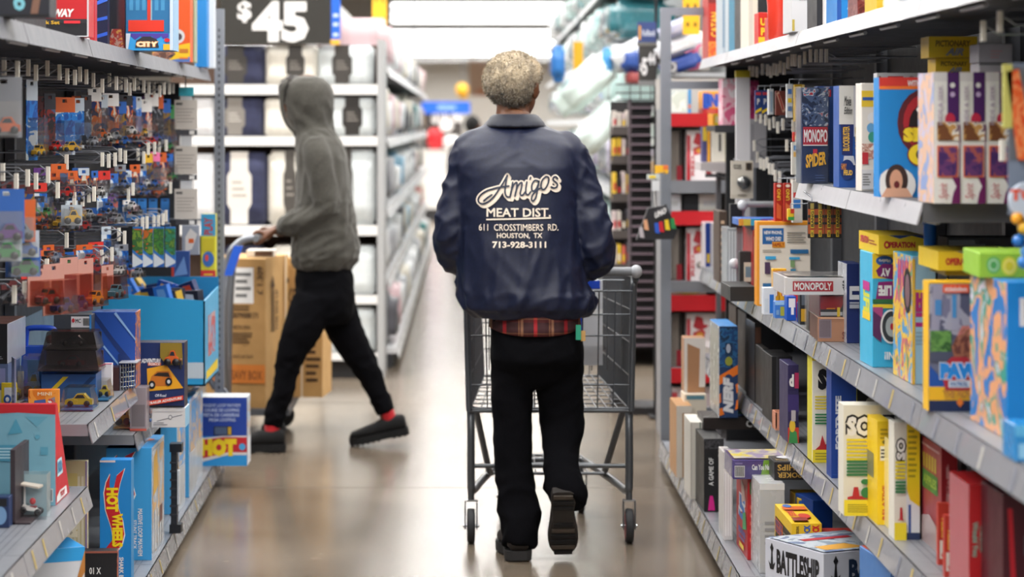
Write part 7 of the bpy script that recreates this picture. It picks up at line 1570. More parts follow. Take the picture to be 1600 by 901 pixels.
hx_ = toy('blue track set box with a yellow and red logo jutting into the aisle', (312, 612, 386, 719), d=10.0, L=.16, col=C('#1c3f9c'), on='G', group=GG, faces={'R': C('#c8d2dc'), 'T': C('#d0d4d8')}, ds=[R(0, 0, 1, .43, C('#2a96dc')), PG([(0, .05), (.6, .16), (1, .16), (1, .44), (.5, .44), (0, .40)], C('#e8e0e0')), PG([(0, .10), (.6, .20), (1, .20), (1, .42), (.5, .42), (0, .38)], HRD), T('HOT', .01, .14, .78, .40, HYL, b=.09), Eo(.9, .28, .07, .05, C('#4aa8e0')), T('MASSIVE LOOP MAYHEM', .08, .86, .86, .91, C('#b8c4e4'), b=.03), T('COURSE DE LOOPING', .1, .79, .84, .84, C('#b8c4e4'), b=.03), T('PISTA DE CARRERAS', .08, .72, .84, .77, C('#b8c4e4'), b=.03), T('MEGA LOOPING', .2, .65, .76, .70, C('#b8c4e4'), b=.03), R(.3, .45, .68, .58, BLK), R(.32, .46, .58, .57, C('#4a5a78')), R(.6, .46, .67, .57, C('#c8a02a'))])
m = MB(); put(m, None, *hx_['_dim'], [R(.05, .4, .95, .9, art('#d0c0b0', '#b0c4d8', '#c89a6a', 14), 'S'), R(.0, .0, 1, .4, C('#dfe3ea'), 'S')], 'L'); m.build('side_print', hx_)
# yellow and blue puzzle box standing high by the post, on the bin's back rim level
t = toy('yellow and blue upright toy box with red lettering, high up beside the left post', (314, 334, 337, 435), d=10.15, L=.05, col=C('#d8d23a'), z=wz(435, 10.15), ds=[R(0, .66, 1, 1, C('#3a9ac8')), T('PLAY', .2, .68, .8, .94, C('#b83a2a'), rot=90, b=.03), R(.1, .42, .9, .62, C('#c8b82a')), Eo(.5, .30, .4, .12, C('#3a6ab0')), Eo(.4, .32, .12, .05, C('#e04a3a')), R(0, 0, 1, .13, C('#c82a30')), LN(.2, .04, .9, .09, 1, C('#e8c83a'))])
m = MB(); W_, L_, H_ = t['_dim']; m.tube([(W_ / 2, L_, H_ * .9), (W_ / 2 - .3, L_ + .02, H_ * .92)], .004, STEEL, 6); m.build('hook', t)

# ---- pegs
ROWS = (('top row under the shelf', ((4, 105), (25, 110), (42, 107), (54, 115), (72, 108), (91, 114), (103, 120), (115, 122), (123, 117), (133, 121), (144, 126), (158, 135), (169, 126), (180, 131), (187, 131), (195, 135), (201, 140), (208, 133), (214, 131), (223, 136), (231, 138), (239, 139), (248, 143), (255, 139), (263, 139), (269, 138))),
        ('second row', ((2, 270), (23, 286), (41, 279), (54, 284), (73, 274), (102, 254), (158, 250), (168, 252), (178, 250), (186, 243), (194, 246), (214, 242), (223, 247), (230, 233), (240, 232), (247, 230), (258, 228))),
        ('third row', ((88, 298), (114, 313), (127, 312), (137, 306), (145, 304), (199, 303), (206, 296), (265, 294))),
        ('fourth row', ((102, 376), (157, 402), (173, 398), (184, 367), (193, 372), (212, 352), (221, 350), (228, 348), (239, 347), (246, 346), (253, 343), (258, 338))),
        ('lowest row', ((20, 461), (36, 454), (51, 441), (71, 418))))
for nm, pts in ROWS:
    for x, y in pts: peg(x, y, 1.10 + .012 * ((x * 7) % 5 - 2), 'wire peg hook with a white tip, ' + nm + ' on the left wall', 'left peg hooks, ' + nm, -1)
# blister packs: hanging card, clear bubble, little car
def blister(x, y0, y1, card, car, label, X=1.12, rz=.75, w=.092, tint='#ffffff', am=.74, band=None, carh=.030, group=None, low=.40, deep=.036, pic=None):
    d = X * F / (CX - x); h = (y1 - y0) * d / F; p = at(x, y0, d)
    t = empty('blister_pack', (p.x, p.y, p.z), label, 'toy pack', group, rz)
    m = MB(); cm_ = C(card, .4); hd_ = cm_
    if pic: cm_ = pic
    m.box(-w / 2, w / 2, 0, .002, -h, -.016, cm_); m.box(-w / 2, -.008, 0, .002, -.016, 0, hd_); m.box(.008, w / 2, 0, .002, -.016, 0, hd_); m.box(-.008, .008, 0, .002, -.006, 0, hd_)
    if pic: m.box(-w / 2, w / 2, -.0008, 0, -h * .26, -.016, hd_)
    if band: m.box(-w / 2, w / 2, -.0006, 0, -h * .34, -h * .10, C(band)); 
    m.build('card', t)
    zb = -h * .96; zt2 = -h * (1 - low)
    m = MB(); a_ = w * .42
    m.hexa([(-a_, -deep, zb), (a_, -deep, zb), (a_, -.001, zb), (-a_, -.001, zb), (-a_ * .94, -deep * .9, zt2), (a_ * .94, -deep * .9, zt2), (a_, -.001, zt2), (-a_, -.001, zt2)], clear(tint, am)); m.build('bubble', t)
    m = MB(); car_mesh(m, (0, -deep * .5, zb + .004), w * .78, carh, car); m.build('toy_car', t)
    return t
NTH = ['first', 'second', 'third', 'fourth', 'fifth', 'sixth', 'seventh', 'eighth', 'ninth', 'tenth', 'eleventh', 'twelfth', 'thirteenth', 'fourteenth', 'fifteenth', 'sixteenth', 'seventeenth', 'eighteenth', 'nineteenth', 'twentieth']
CN = {'#c25a26': 'orange', '#e0b02a': 'yellow', '#2a2c34': 'black', '#c83028': 'red', '#e4e2e0': 'white', '#2a62b4': 'blue', '#3a8a4a': 'green', '#6a3a8a': 'purple', '#8a8e96': 'silver', '#7a4a2c': 'brown', '#b8c4d0': 'pale grey', '#5a2a2c': 'dark red', '#d86a9a': 'pink'}
inv = {v: k for k, v in CN.items()}
rr = random.Random(11)
PICS = [art('#1c2c5c', '#c8642a', '#d0c8b8', 26, 1), art('#23242c', '#7a2a24', '#4a5a7a', 30, 2), art('#2a1c1c', '#8a6a2a', '#24407a', 24, 3), art('#16161c', '#34363f', '#8a8e96', 34, 4), art('#1f4f9e', '#2a78c8', '#d0d8e0', 22, 5)]
RW = [('top peg row', [(50, 124, 250, 'pale grey', 'yellow'), (78, 140, 236, 'black', 'red'), (101, 146, 236, 'orange', 'yellow'), (122, 150, 228, 'pale grey', 'black'), (135, 148, 232, 'black', 'silver'), (148, 142, 226, 'white', 'orange'), (160, 150, 228, 'pale grey', 'white'), (173, 148, 226, 'white', 'silver'), (186, 150, 222, 'blue', 'blue'), (196, 150, 216, 'black', 'white'), (206, 150, 222, 'blue', 'orange'), (217, 152, 218, 'pale grey', 'yellow'), (227, 148, 224, 'white', 'red'), (237, 150, 230, 'white', 'blue'), (246, 154, 236, 'orange', 'silver'), (258, 152, 236, 'blue', 'green'), (267, 158, 240, 'green', 'red')]),
      ('second peg row', [(14, 285, 330, 'dark red', 'silver'), (38, 292, 345, 'dark red', 'green'), (60, 278, 330, 'red', 'brown'), (84, 270, 322, 'orange', 'black'), (93, 262, 318, 'orange', 'red'), (112, 258, 310, 'orange', 'blue'), (131, 262, 306, 'pale grey', 'silver'), (148, 262, 304, 'blue', 'white'), (163, 262, 315, 'red', 'purple'), (176, 264, 300, 'blue', 'black'), (188, 258, 298, 'silver', 'blue'), (198, 262, 300, 'pale grey', 'silver'), (211, 252, 296, 'orange', 'blue'), (222, 254, 292, 'silver', 'white'), (232, 244, 300, 'yellow', 'blue'), (243, 240, 298, 'pink', 'orange'), (251, 236, 294, 'orange', 'white'), (262, 232, 276, 'blue', 'green')]),
      ('third peg row', [(46, 316, 352, 'black', 'orange'), (62, 312, 350, 'black', 'green'), (86, 315, 354, 'black', 'yellow'), (112, 318, 352, 'pale grey', 'yellow'), (132, 322, 340, 'silver', 'silver'), (160, 308, 340, 'pale grey', 'blue'), (175, 310, 345, 'orange', 'silver'), (198, 312, 330, 'white', 'white'), (207, 310, 328, 'silver', 'black')]),
      ('fourth peg row', [(60, 384, 412, 'orange', 'brown'), (76, 378, 408, 'orange', 'silver'), (92, 384, 420, 'dark red', 'green'), (132, 378, 410, 'orange', 'red'), (150, 374, 408, 'red', 'white'), (166, 352, 400, 'pale grey', 'silver'), (178, 384, 428, 'pale grey', 'white'), (190, 380, 420, 'silver', 'blue'), (206, 412, 432, 'blue', 'silver')]),
      ('lowest peg row', [(14, 438, 470, 'dark red', 'black'), (30, 436, 476, 'dark red', 'red'), (46, 430, 480, 'red', 'brown'), (64, 420, 474, 'dark red', 'silver')])]
for nm, L_ in RW:
    for k, (x, y0, y1, c1, c2) in enumerate(L_):
        jy = rr.uniform(-7, 9); blister(x, y0 + jy, y1 + jy, inv[c1], inv[c2], f'{NTH[k]} pack from the left, {nm}, {c1} card and {c2} car', X=1.13 + .02 * rr.random(), rz=.75 + .5 * rr.random(), w=.045 + .03 * rr.random(), group='toy car packs on the ' + nm, deep=.032 + .014 * rr.random(), pic=rr.choice(PICS), low=.5 + .15 * rr.random())
# packs deeper on the hooks
for nm, ys, h in (('top peg row', 150, 80), ('second peg row', 262, 46), ('third peg row', 322, 40), ('fourth peg row', 388, 40)):
    for k in range(11):
        x = 62 + k * 19 + rr.random() * 8
        if nm.startswith('third') and x > 170: continue
        if nm.startswith('fourth') and x > 190: continue
        c1 = rr.choice(['dark red', 'brown', 'blue', 'black', 'orange', 'purple']); c2 = rr.choice(['red', 'silver', 'black', 'orange', 'blue'])
        blister(x, ys + (k % 3) * 3, ys + h, inv[c1], inv[c2], f'toy car pack deep on the left wall, {nm}, {c1} card', X=1.24, rz=.8 + .3 * rr.random(), w=.08, pic=rr.choice(PICS), group='packs deep on the ' + nm)
# big pink-red tinted packs at the bottom of the pegs
for k, (x, y0, y1) in enumerate(((62, 420, 478), (84, 412, 492), (108, 402, 488), (134, 404, 480), (168, 414, 468))):
    blister(x, y0, y1, '#b8877c', ('#8a2a2a', '#3a4a8a', '#2a3a6a', '#d8a02a', '#4a9ab8')[k], NTH[k] + ' from the left of five rosy clear packs hanging lowest on the left pegs', X=1.06 - .01 * (k % 2), rz=.95 + .08 * k, w=.085, tint='#f6d8d0', am=.78, low=.70, deep=.055, carh=.04, group='rosy clear packs')
for k, (x, y0, y1, c1, c2) in enumerate(((6, 120, 215, '#8a8e96', '#d8642a'), (10, 295, 380, '#2a62b4', '#6a3a8a'), (28, 312, 378, '#d8642a', '#8a8e96'), (6, 362, 408, '#b8c4d0', '#3a8a4a'), (34, 360, 402, '#b8c4d0', '#2a62b4'), (36, 388, 432, '#2a62b4', '#3a8a4a'))):
    blister(x, y0, y1, c1, c2, ('big clear pack with an orange car at the left picture edge under the top shelf', 'big clear pack with a purple car at the left picture edge, middle height', 'big clear pack with a silver car overlapping the purple car pack', 'big clear pack with a green car at the left picture edge, below the purple one', 'big clear pack with a blue car on a pale card, below the silver car pack', 'lowest big clear pack at the left picture edge, green car on blue card')[k], X=1.05, rz=.3, w=.085, low=.6, deep=.055, am=.66, carh=.04, group='big clear packs at the left edge')
blister(112, 320, 352, '#b8c4d0', '#e0b02a', 'toy pack with a bright yellow jeep hanging forward in the middle of the left pegs', X=1.09, rz=.25, w=.06, low=.85, carh=.04, deep=.05)
# blue cards and green creature cards
for k, x in enumerate((176, 190, 206, 222, 239, 258)):
    d = 1.16 * F / (CX - x); blister(x, 310, 352, '#1f6ab4', '#2a2c34', NTH[k] + ' from the left of six plain blue cards above the creature cards', X=1.16, rz=.2, w=.034, low=.2, deep=.012, carh=.012, group='plain blue cards', band='#2a7cc8')
for k, (x, c_) in enumerate(((207, '#b8642a'), (223, '#c86a2a'), (240, '#4a8a3a'), (258, '#3a8a6a'))):
    t = carton('figure_card', NTH[k] + ' from the left of four picture cards with white feet on the left pegs', 'toy pack', (x, 354, x + 16, 417), d=1.10 * F / (CX - x), L=.008, col=C('#2a70b8'), side='L', group='picture cards on the left pegs', ds=[R(0, .30, 1, .95, art(c_, '#3a6a3a', '#7a9a3a', 34, k)), PG([(0, 0), (1, 0), (1, .18), (0, .40)], C('#dfe6ee')), PG([(.2, .0), (1, .0), (1, .1)], C('#2a62b4')), PG([(0, .44), (0, .36), (1, .16), (1, .22)], C('#3a7ac8'))])
    W_, L2, H_ = t['_dim']; m = MB(); m.tube([(W_ / 2, .004, H_), (W_ / 2, .004, H_ + .012), (W_ / 2 - .3, .004, H_ + .016)], .002, STEEL, 6); m.build('hook', t)
carton('toy_pack', 'blue blister with a white figure hanging beside the picture cards, near the left post', 'toy pack', (284, 352, 311, 398), d=9.7, L=.03, col=C('#9aa0ac', .2), side='L', ds=[PG([(.2, .1), (.6, .2), (.9, .7), (.5, .9), (.2, .6)], C('#d8d4d0')), R(.4, .4, .7, .55, C('#d8642a'))])['label']
carton('toy_pack', 'dark blue hanging pack low beside the left post', 'toy pack', (268, 392, 296, 432), d=9.6, L=.02, col=C('#2a4a8a'), side='L', ds=[PG([(.1, .0), (.9, .1), (.7, .8)], C('#6a90c8')), R(0, 0, .15, .6, C('#b83a2a'))])
# clip strip with grey cards
cs = empty('clip_strip', (wx(290, 9.75), 9.75, wz(132, 9.75)), 'hanging clip strip with a turquoise tab and pale printed cards', 'clip strip')
x_ = lambda x: wx(x, 9.75) - wx(290, 9.75); z_ = lambda y: wz(y, 9.75) - wz(132, 9.75)
m = MB(); m.box(x_(282), x_(300), 0, .003, z_(352), z_(140), C('#d4d6da', .3)); m.tube([(x_(290), 0, z_(140)), (x_(290), .0, z_(124))], .003, STEEL, 6); m.build('strip', cs)
m = MB(); m.box(x_(280), x_(303), -.003, 0, z_(150), z_(136), C('#3fb0c4')); m.build('header_tab', cs)
for k, (a, b_) in enumerate(((156, 202), (228, 272), (295, 342))):
    m = MB(); m.box(x_(273), x_(308.5), -.008, -.004, z_(b_), z_(a), C('#cfc8c0', .5)); Wc = x_(308.5) - x_(273)
    v, f = textmesh('400', .05); m.faces([(x_(275) + q[0] * .018, -.0088, z_(a + 8) + q[1] * .014) for q in v], f, BLK)
    for q in range(5): m.box(x_(276), x_(304 - q % 3 * 3), -.0086, -.008, z_(a + 15 + q * 5), z_(a + 13.5 + q * 5), C('#a8a098'))
    c_ = m.build('printed_card', cs)
    m = MB(); m.box(x_(275), x_(308), -.006, -.002, z_(b_ + 9), z_(b_ + 1), C('#4a4a50')); m.box(x_(296), x_(304), -.0068, -.006, z_(b_ + 8), z_(b_ + 2), WH); m.build('barcode_foot', c_)
# ================================================================= far side of the cross aisle
# ---- left-hand bedding aisle receding behind the bay
AL = lambda d: wx(600, 14.3) + .006 * (d - 14.3)
gf = empty('gondola_shelving', (-.9, 22, 0), 'blurred white shelving run receding beyond the bedding bay, left side of the far aisle', 'shelving')
FAR_Z = (.12, .55, .98, 1.42, 1.86)
WSH = C('#d8d8da', .3)
for i, z in enumerate(FAR_Z):
    o = shelf(None, lambda d: AL(d) if i else AL(d) + .06, -1, 14.95, 30.0, z, .42, .06, C('#e6e6e8', .25), deck=WSH, seed=90 + i)
    o.parent = gf; o.matrix_parent_inverse = Matrix.Translation(gf.location).inverted()
m = MB(); m.box(AL(15) - .50, AL(15) - .44, 14.95, 30, 0, 2.4, C('#c9c7c5', .6)); mk(gf, lambda: m.build('back_panel'))
m = MB(); m.box(AL(15) - .42, AL(15) + .03, 14.95, 30, 0, .085, C('#2a2a2e', .6)); mk(gf, lambda: m.build('kick_plate'))
rf = random.Random(21)
PCOL = [('white', '#dcdcdc'), ('pale grey', '#b4b4b8'), ('white', '#e4e4e6'), ('charcoal', '#58585e'), ('dusty pink', '#d0b4b8'), ('cream', '#ddd6c8'), ('teal', '#3a8a88'), ('navy', '#2e3c5c'), ('red', '#b83a34'), ('light blue', '#8ab4cc'), ('tan', '#a88a68')]
def softpack(name, c, s, col, rot=0, seed=0):
    bm = bmesh.new(); bmesh.ops.create_cube(bm, size=1); bmesh.ops.bevel(bm, geom=bm.edges[:], offset=.16, segments=3, affect='EDGES'); bmesh.ops.subdivide_edges(bm, edges=[e for e in bm.edges if e.calc_length() > .3], cuts=2, use_grid_fill=True)
    for v in bm.verts:
        q = v.co; k = 1 + .12 * noise.noise(q * 2.5 + Vector((seed, 0, 0)))
        v.co = Vector((q.x * s[0] * k, q.y * s[1] * k, q.z * s[2]))
    me = bpy.data.meshes.new(name); bm.to_mesh(me); bm.free(); me.materials.append(col)
    me.polygons.foreach_set('use_smooth', [True] * len(me.polygons))
    o = bpy.data.objects.new(name, me); COL.objects.link(o); o.location = c; o.rotation_euler = (0, rot, 0); return o
SHN = ('lowest', 'second lowest', 'middle', 'fourth', 'top')
for i, z in enumerate(FAR_Z):
    d = 15.1
    while d < 29:
        w = .5 + .6 * rf.random() * (1 + (d - 15) / 14); h = .22 + .14 * rf.random()
        nm, hx2 = rf.choice(PCOL[:6] if rf.random() < .75 else PCOL)
        o = softpack('bedding_pack', (AL(d) - .19 + (.06 if i == 0 else 0), d + w / 2, z + h / 2 + .006), (.36, w * .92, h), C(hx2, .45), seed=d * 3 + i)
        tag(o, f'blurred {nm} bedding pack on the {SHN[i]} shelf of the far left aisle', 'bedding', f'{nm} packs on the {SHN[i]} far left shelf')
        d += w + .03
# yellow aisle tags sticking out
def clear_tag(x0, y0, x1, y1, d, label, col='#f0b41e', lines=True, group='yellow aisle tags'):
    t = empty('hanging_sign', (wx(x0, d), d, wz(y1, d)), label, 'sign', group); W_ = (x1 - x0) * d / F; H_ = (y1 - y0) * d / F
    m = MB(); m.box(0, W_, 0, .01, 0, H_, C(col, .45)); 
    if lines:
        for k in range(2):
            for q in range(2): m.box(W_ * (.2 + .45 * q), W_ * (.38 + .45 * q), -.003, 0, H_ * (.2 + .45 * k), H_ * (.3 + .45 * k), C('#8a6a1a'))
    m.build('sign_board', t)
    m = MB(); m.tube([(W_ / 2, .005, H_), (W_ / 2, .005, 6.0 - wz(y1, d))], .004, GREYM, 5); m.build('hanging_wire', t)
    return t
clear_tag(582, -20, 604, 47, 18.0, 'large yellow sign with brown marks hanging over the left side of the far aisle')
clear_tag(632, 107, 645, 135, 30.0, 'small yellow sign hanging further down the left side of the far aisle', lines=False)
clear_tag(640, 128, 656, 144, 34.0, 'small yellow square sign beside the round white glow, far left', lines=False)
t = empty('round_sign', (wx(646, 33.5), 33.5, wz(147, 33.5)), 'glowing round white lamp sign at the far end of the left aisle side', 'lamp')
GLW = bpy.data.materials.new('glow_white'); GLW.use_nodes = True; gb = GLW.node_tree.nodes['Principled BSDF']; gb.inputs['Emission Color'].default_value = (1, 1, 1, 1); gb.inputs['Emission Strength'].default_value = 6
m = MB(); m.lathe([(.0, 0), (.05, 0), (.055, .02), (.055, .05)], GLW, (0, 0, .05), 'y', 20); m.build('lamp_disc', t); m = MB(); m.tube([(0, .04, .10), (0, .04, 6.0 - wz(147, 33.5))], .006, GREYM, 6); m.build('hanging_rod', t)

# ---- checkout at the far end
RD2 = 38.0
t = empty('checkout_counter', (wx(690, RD2), RD2, 0), 'blurred white checkout counter at the far end of the aisle', 'counter')
x_ = lambda x: wx(x, RD2) - wx(690, RD2)
m = MB(); m.box(x_(640), x_(790), 0, .7, .18, wz(236, RD2), C('#e6e4e2', .4)); m.build('counter_body', t)
m = MB(); m.box(x_(646), x_(790), .05, .65, .0, .18, C('#2c2a2c', .5)); m.build('plinth', t)
m = MB(); m.box(x_(638), x_(792), -.02, .72, wz(236, RD2), wz(234, RD2), C('#f0eeea', .3)); m.build('counter_top', t)
t = empty('lane_sign', (wx(695, RD2), RD2 + .8, 0), 'blurred dark checkout panel with a bright blue top band', 'sign')
m = MB(); m.box(x_(660) - x_(695), x_(722) - x_(695), 0, .1, wz(236, RD2), wz(176, RD2), C('#3a3430', .6)); p = m.build('panel', t)
m = MB(); m.box(x_(658) - x_(695), x_(735) - x_(695), -.03, .1, wz(177, RD2), wz(158, RD2), C('#1562d8', .4)); q = m.build('top_band', t); m = MB(); m.box(x_(683) - x_(695), x_(712) - x_(695), -.04, -.03, wz(171, RD2), wz(164, RD2), C('#8ab0ea')); m.build('band_lettering', q)
m = MB()
v, f = textmesh('$19.98', .05); xs = [a[0] for a in v]; ax, bx = min(xs), max(xs)
m.faces([(x_(674) - x_(695) + (a[0] - ax) / (bx - ax) * (x_(722) - x_(674)), -.012, wz(190, RD2) + a[1] / .73 * .13) for a in v], f, WHITE); m.lathe([(0, -.01), (.11, -.01), (.11, 0)], WHITE, (x_(697) - x_(695), 0, wz(196, RD2)), 'y', 20); m.build('white_print', p)
m = MB(); m.box(x_(662) - x_(695), x_(664) - x_(695), .02, .06, 0, wz(236, RD2), GREYM); m.box(x_(718) - x_(695), x_(720) - x_(695), .02, .06, 0, wz(236, RD2), GREYM); m.build('legs_frame', t)
o = softpack('red_bag', (wx(680, RD2), RD2 + .25, wz(234, RD2) + .175), (.24, .2, .33), C('#c01822', .5)); tag(o, 'blurred bright red bag standing on the far white counter', 'bag')
o = softpack('white_bag', (wx(706, RD2), RD2 + .25, wz(234, RD2) + .115), (.26, .2, .22), C('#e8e6e4', .5)); tag(o, 'blurred white bag on the far counter, right of the red bag', 'bag')
o = carton('wall_banner', 'pale orange banner on the far wall left of the grey curly head', 'banner', (733, 95, 767, 150), d=120.0, L=.05, col=C('#eac3a4', .6), ds=[Eo(.6, .1, .3, .12, C('#e8a078'))], z=wz(150, 120)); m = MB(); W_, L_, H_ = o['_dim']; m.tube([(W_ * .2, .02, H_), (W_ * .2, .02, 6 - wz(150, 120))], .02, GREYM, 5); m.tube([(W_ * .8, .02, H_), (W_ * .8, .02, 6 - wz(150, 120))], .02, GREYM, 5); m.build('hanging_rods', o)
t = empty('balloon', (wx(722, 60), 60, wz(141, 60)), 'round yellow balloon shape above the far checkout, left of the grey curly head', 'balloon')
m = MB(); m.ellipsoid((0, 0, .0), (.16, .16, .18), C('#f0b32a', .4), 18, 12); m.ellipsoid((.06, 0, -.16), (.08, .08, .07), C('#f0b32a', .4), 12, 8); m.build('balloon_skin', t); m = MB(); m.tube([(0, 0, .17), (0, 0, 6 - wz(141, 60))], .01, GREYM, 5); m.build('string', t)
# low pale gondolas far behind the checkout
for k, (x0, x1, y0, d, c) in enumerate(((600, 660, 150, 70, '#d8d4ce'), (735, 840, 150, 66, '#ded8d0'))):
    t = empty('shelving_block', (wx((x0 + x1) / 2, d), d, 0), ('left', 'right')[k] + ' of two pale blurred shelving blocks behind the far checkout', 'shelving'); w = wx(x1, d) - wx(x0, d)
    m = MB(); m.box(-w / 2, w / 2, 0, .8, 0, wz(y0, d), C(c, .6)); m.build('back_panel', t); m = MB()
    for z in (.5, 1.0, 1.5): m.box(-w / 2, w / 2, -.3, 0, z - .04, z, WSH)
    m.build('shelves', t)
t = empty('floor_decal', (wx(655, 33), 33, .002), 'yellow stripe on the floor in front of the far checkout', 'floor marking'); m = MB(); m.box(-.12, .14, -.25, .25, 0, .002, C('#d8a02a', .5)); m.build('stripe', t)

# ---- right side of the far aisle: bagged pillows and blankets
AR = lambda d: 1.00 + .012 * (d - 14.5)
gp = empty('gondola_shelving', (1.6, 20, 0), 'blurred tall shelving run piled with bagged pillows, right side of the far aisle', 'shelving')
PZ = (.15, .62, 1.1, 1.55, 2.0, 2.42)
for i, z in enumerate(PZ):
    o = shelf(None, AR, 1, 15.0, 30, z, .5, .05, C('#cfd2d4', .3), deck=WSH, seed=120 + i); o.parent = gp; o.matrix_parent_inverse = Matrix.Translation(gp.location).inverted()
m = MB(); m.box(1.72, 1.78, 15, 30, 0, 2.9, C('#b4b4b6', .6)); mk(gp, lambda: m.build('back_panel'))
PILC = [('white', '#e4eaea'), ('mint', '#c2dcd8'), ('pale aqua', '#a8d0d0'), ('grey', '#8e9498'), ('white', '#eef0f0'), ('lavender', '#bfb8d2'), ('deep blue', '#2a5aa0'), ('teal', '#3a7a84')]
for i, z in enumerate(PZ):
    if i < 1: continue
    d = 15.2
    while d < 28.5:
        w = .5 + .4 * rf.random(); h = .26 + .10 * rf.random()
        nm, hx2 = rf.choice(PILC[:5] if rf.random() < .72 else PILC)
        o = softpack('bagged_pillow', (AR(d) + .20, d + w / 2, z + h / 2 + .04), (.40, w, h * .9), C(hx2, .25, 0, .4), rot=rf.uniform(-.12, .08), seed=d + i * 7)
        tag(o, f'blurred {nm} bagged pillow on {("the lowest", "the second", "the third", "the fourth", "the fifth", "the top")[i]} shelf of the far right aisle', 'pillow', f'{nm} pillows on far right shelf {("one", "two", "three", "four", "five", "six")[i]}')
        d += w + .04
clear_tag(896, 65, 911, 116, 17.0, 'yellow vertical sign sticking out above the pillows on the right side of the far aisle', lines=False)
for k, (x, y, c, s, lb_) in enumerate(((872, 100, '#2a6cb0', (.08, .12, .22), 'bright blue pack hung beside the yellow vertical sign'), (948, 98, '#3a86c0', (.06, .12, .18), 'blue pack hung above the big mint pillow'), (985, 95, '#2c4a90', (.12, .2, .14), 'deep blue cushion left of the price sign'), (990, 122, '#8a3a3a', (.1, .2, .08), 'dark red cushion below the deep blue one'))):
    d = 14.7; o = softpack('hanging_cushion_pack', at(x, y, d), s, C(c, .35), seed=k); tag(o, lb_, 'cushion', None)
    m = MB(); m.tube([(0, .02, s[2] * .45), (0, .02, s[2] * .45 + .05), (0, .5, s[2] * .45 + .06)], .004, STEEL, 5); m.build('hook', o)
for k, (x, y, w_, h_, r_, c, lb_) in enumerate(((915, 130, .46, .20, -.75, '#d6e8e4', 'big mint bagged pillow slanting up behind the man\'s right shoulder, upper one'), (935, 200, .44, .18, -.8, '#dcecea', 'big pale bagged pillow slanting up behind the man\'s right shoulder, lower one'), (985, 85, .36, .15, -.5, '#dfe3e8', 'white bagged pillow just left of the price sign'))):
    d = 14.83; o = softpack('bagged_pillow', at(x, y, d), (w_, .4, h_), C(c, .2, 0, .5), rot=r_, seed=k + 50); tag(o, lb_.replace("the man's", 'the navy'), 'pillow', 'slanting bagged pillows')
# ---- book spinner and slatted rack left of the right frame
sd = 12.6
t = empty('slatted_rack', (wx(1006, sd), sd, 0), 'tall black rack with many horizontal slats, left of the grey frame post', 'rack')
x_ = lambda x: wx(x, sd) - wx(1006, sd)
DRK = C('#1c1a1d', .5); SLT = C('#7a6a74', .4)
m = MB(); m.box(x_(986), x_(1030), .02, .06, wz(545, sd), wz(158, sd), DRK); m.build('panel', t)
zz = wz(540, sd)
k = 0
while zz < wz(160, sd):
    m = MB(); m.box(x_(987), x_(1027), -.03, .02, zz, zz + .010, SLT); m.build('slat', t); zz += .0475
for xx in (984, 1029):
    m = MB(); m.box(x_(xx) - .007, x_(xx) + .007, -.01, .04, 0, wz(155, sd), C('#5c5258', .4)); m.build('upright', t)
m = MB(); m.box(x_(984), x_(1030), -.1, .25, 0, .04, DRK); m.build('base', t)
m = MB()
for yy in (132, 145, 156):
    m.tube([(x_(962), -.02, wz(yy, sd)), (x_(1030), -.02, wz(yy, sd))], .004, C('#4a484c'), 5)
for xx in (984, 1000, 1016, 1030): m.tube([(x_(xx), -.02, wz(156, sd)), (x_(xx), -.02, wz(130, sd))], .003, C('#4a484c'), 5)
m.build('top_wire_basket', t)
m = MB(); m.box(x_(1017), x_(1029), -.05, -.045, wz(350, sd), wz(165, sd), C('#c4c6c8', .25)); o = m.build('clip_strip', t)
for yy, cc in ((185, '#e8f4ee'), (205, '#dfeee8'), (190, '#f4fbf8'), (235, '#c8c4d0'), (260, '#d8b890'), (225, '#eef4f0')):
    m = MB(); m.box(x_(1016), x_(1028), -.07, -.05, wz(yy + 8, sd), wz(yy - 8, sd), C(cc, .2)); m.build('clip_pack', o)
sp = 12.9
t = empty('book_rack', (wx(970, sp), sp, 0), 'narrow black wire rack of upright books left of the slatted rack', 'rack')
x_ = lambda x: wx(x, sp) - wx(970, sp)
m = MB(); m.box(x_(956), x_(985), .12, .15, 0, wz(158, sp), DRK)
m.box(x_(955), x_(986), -.02, .2, 0, .05, DRK); m.build('back', t)
for yb in (205, 250, 309, 366, 418):
    m = MB(); m.box(x_(955), x_(985), -.06, .12, wz(yb, sp) - .02, wz(yb, sp), C('#57504e', .5)); m.box(x_(955), x_(985), -.065, -.06, wz(yb, sp) - .02, wz(yb, sp) + .025, C('#57504e', .5)); m.build('pocket', t)
rbk = random.Random(8)
for q, yb in enumerate((205, 250, 309, 366, 418)):
    for k in range(4):
        cc = rbk.choice(['#d8c8c8', '#e0d8d0', '#c84a4a', '#e8c23a', '#4a4a56', '#2a2428', '#d86a5a'])
        hh = rbk.uniform(.09, .14); x0 = x_(957 + 7 * k)
        m = MB(); m.box(0, .018, 0, .12, 0, hh, C(cc)); m.box(.002, .016, -.0006, 0, hh * .3, hh * .6, C(rbk.choice(['#f0e4d0', '#c83a3a', '#e8c23a']))); m.box(.016, .0182, .002, .118, .004, hh - .004, WH)
        o = m.build('book', loc=(wx(970, sp) + x0, sp - .045, wz(yb, sp) + .001)); tag(o, f'{("first", "second", "third", "fourth")[k]} book from the left on the {("top", "second", "third", "fourth", "lowest")[q]} pocket of the narrow black rack', 'book', 'books on the narrow black rack')
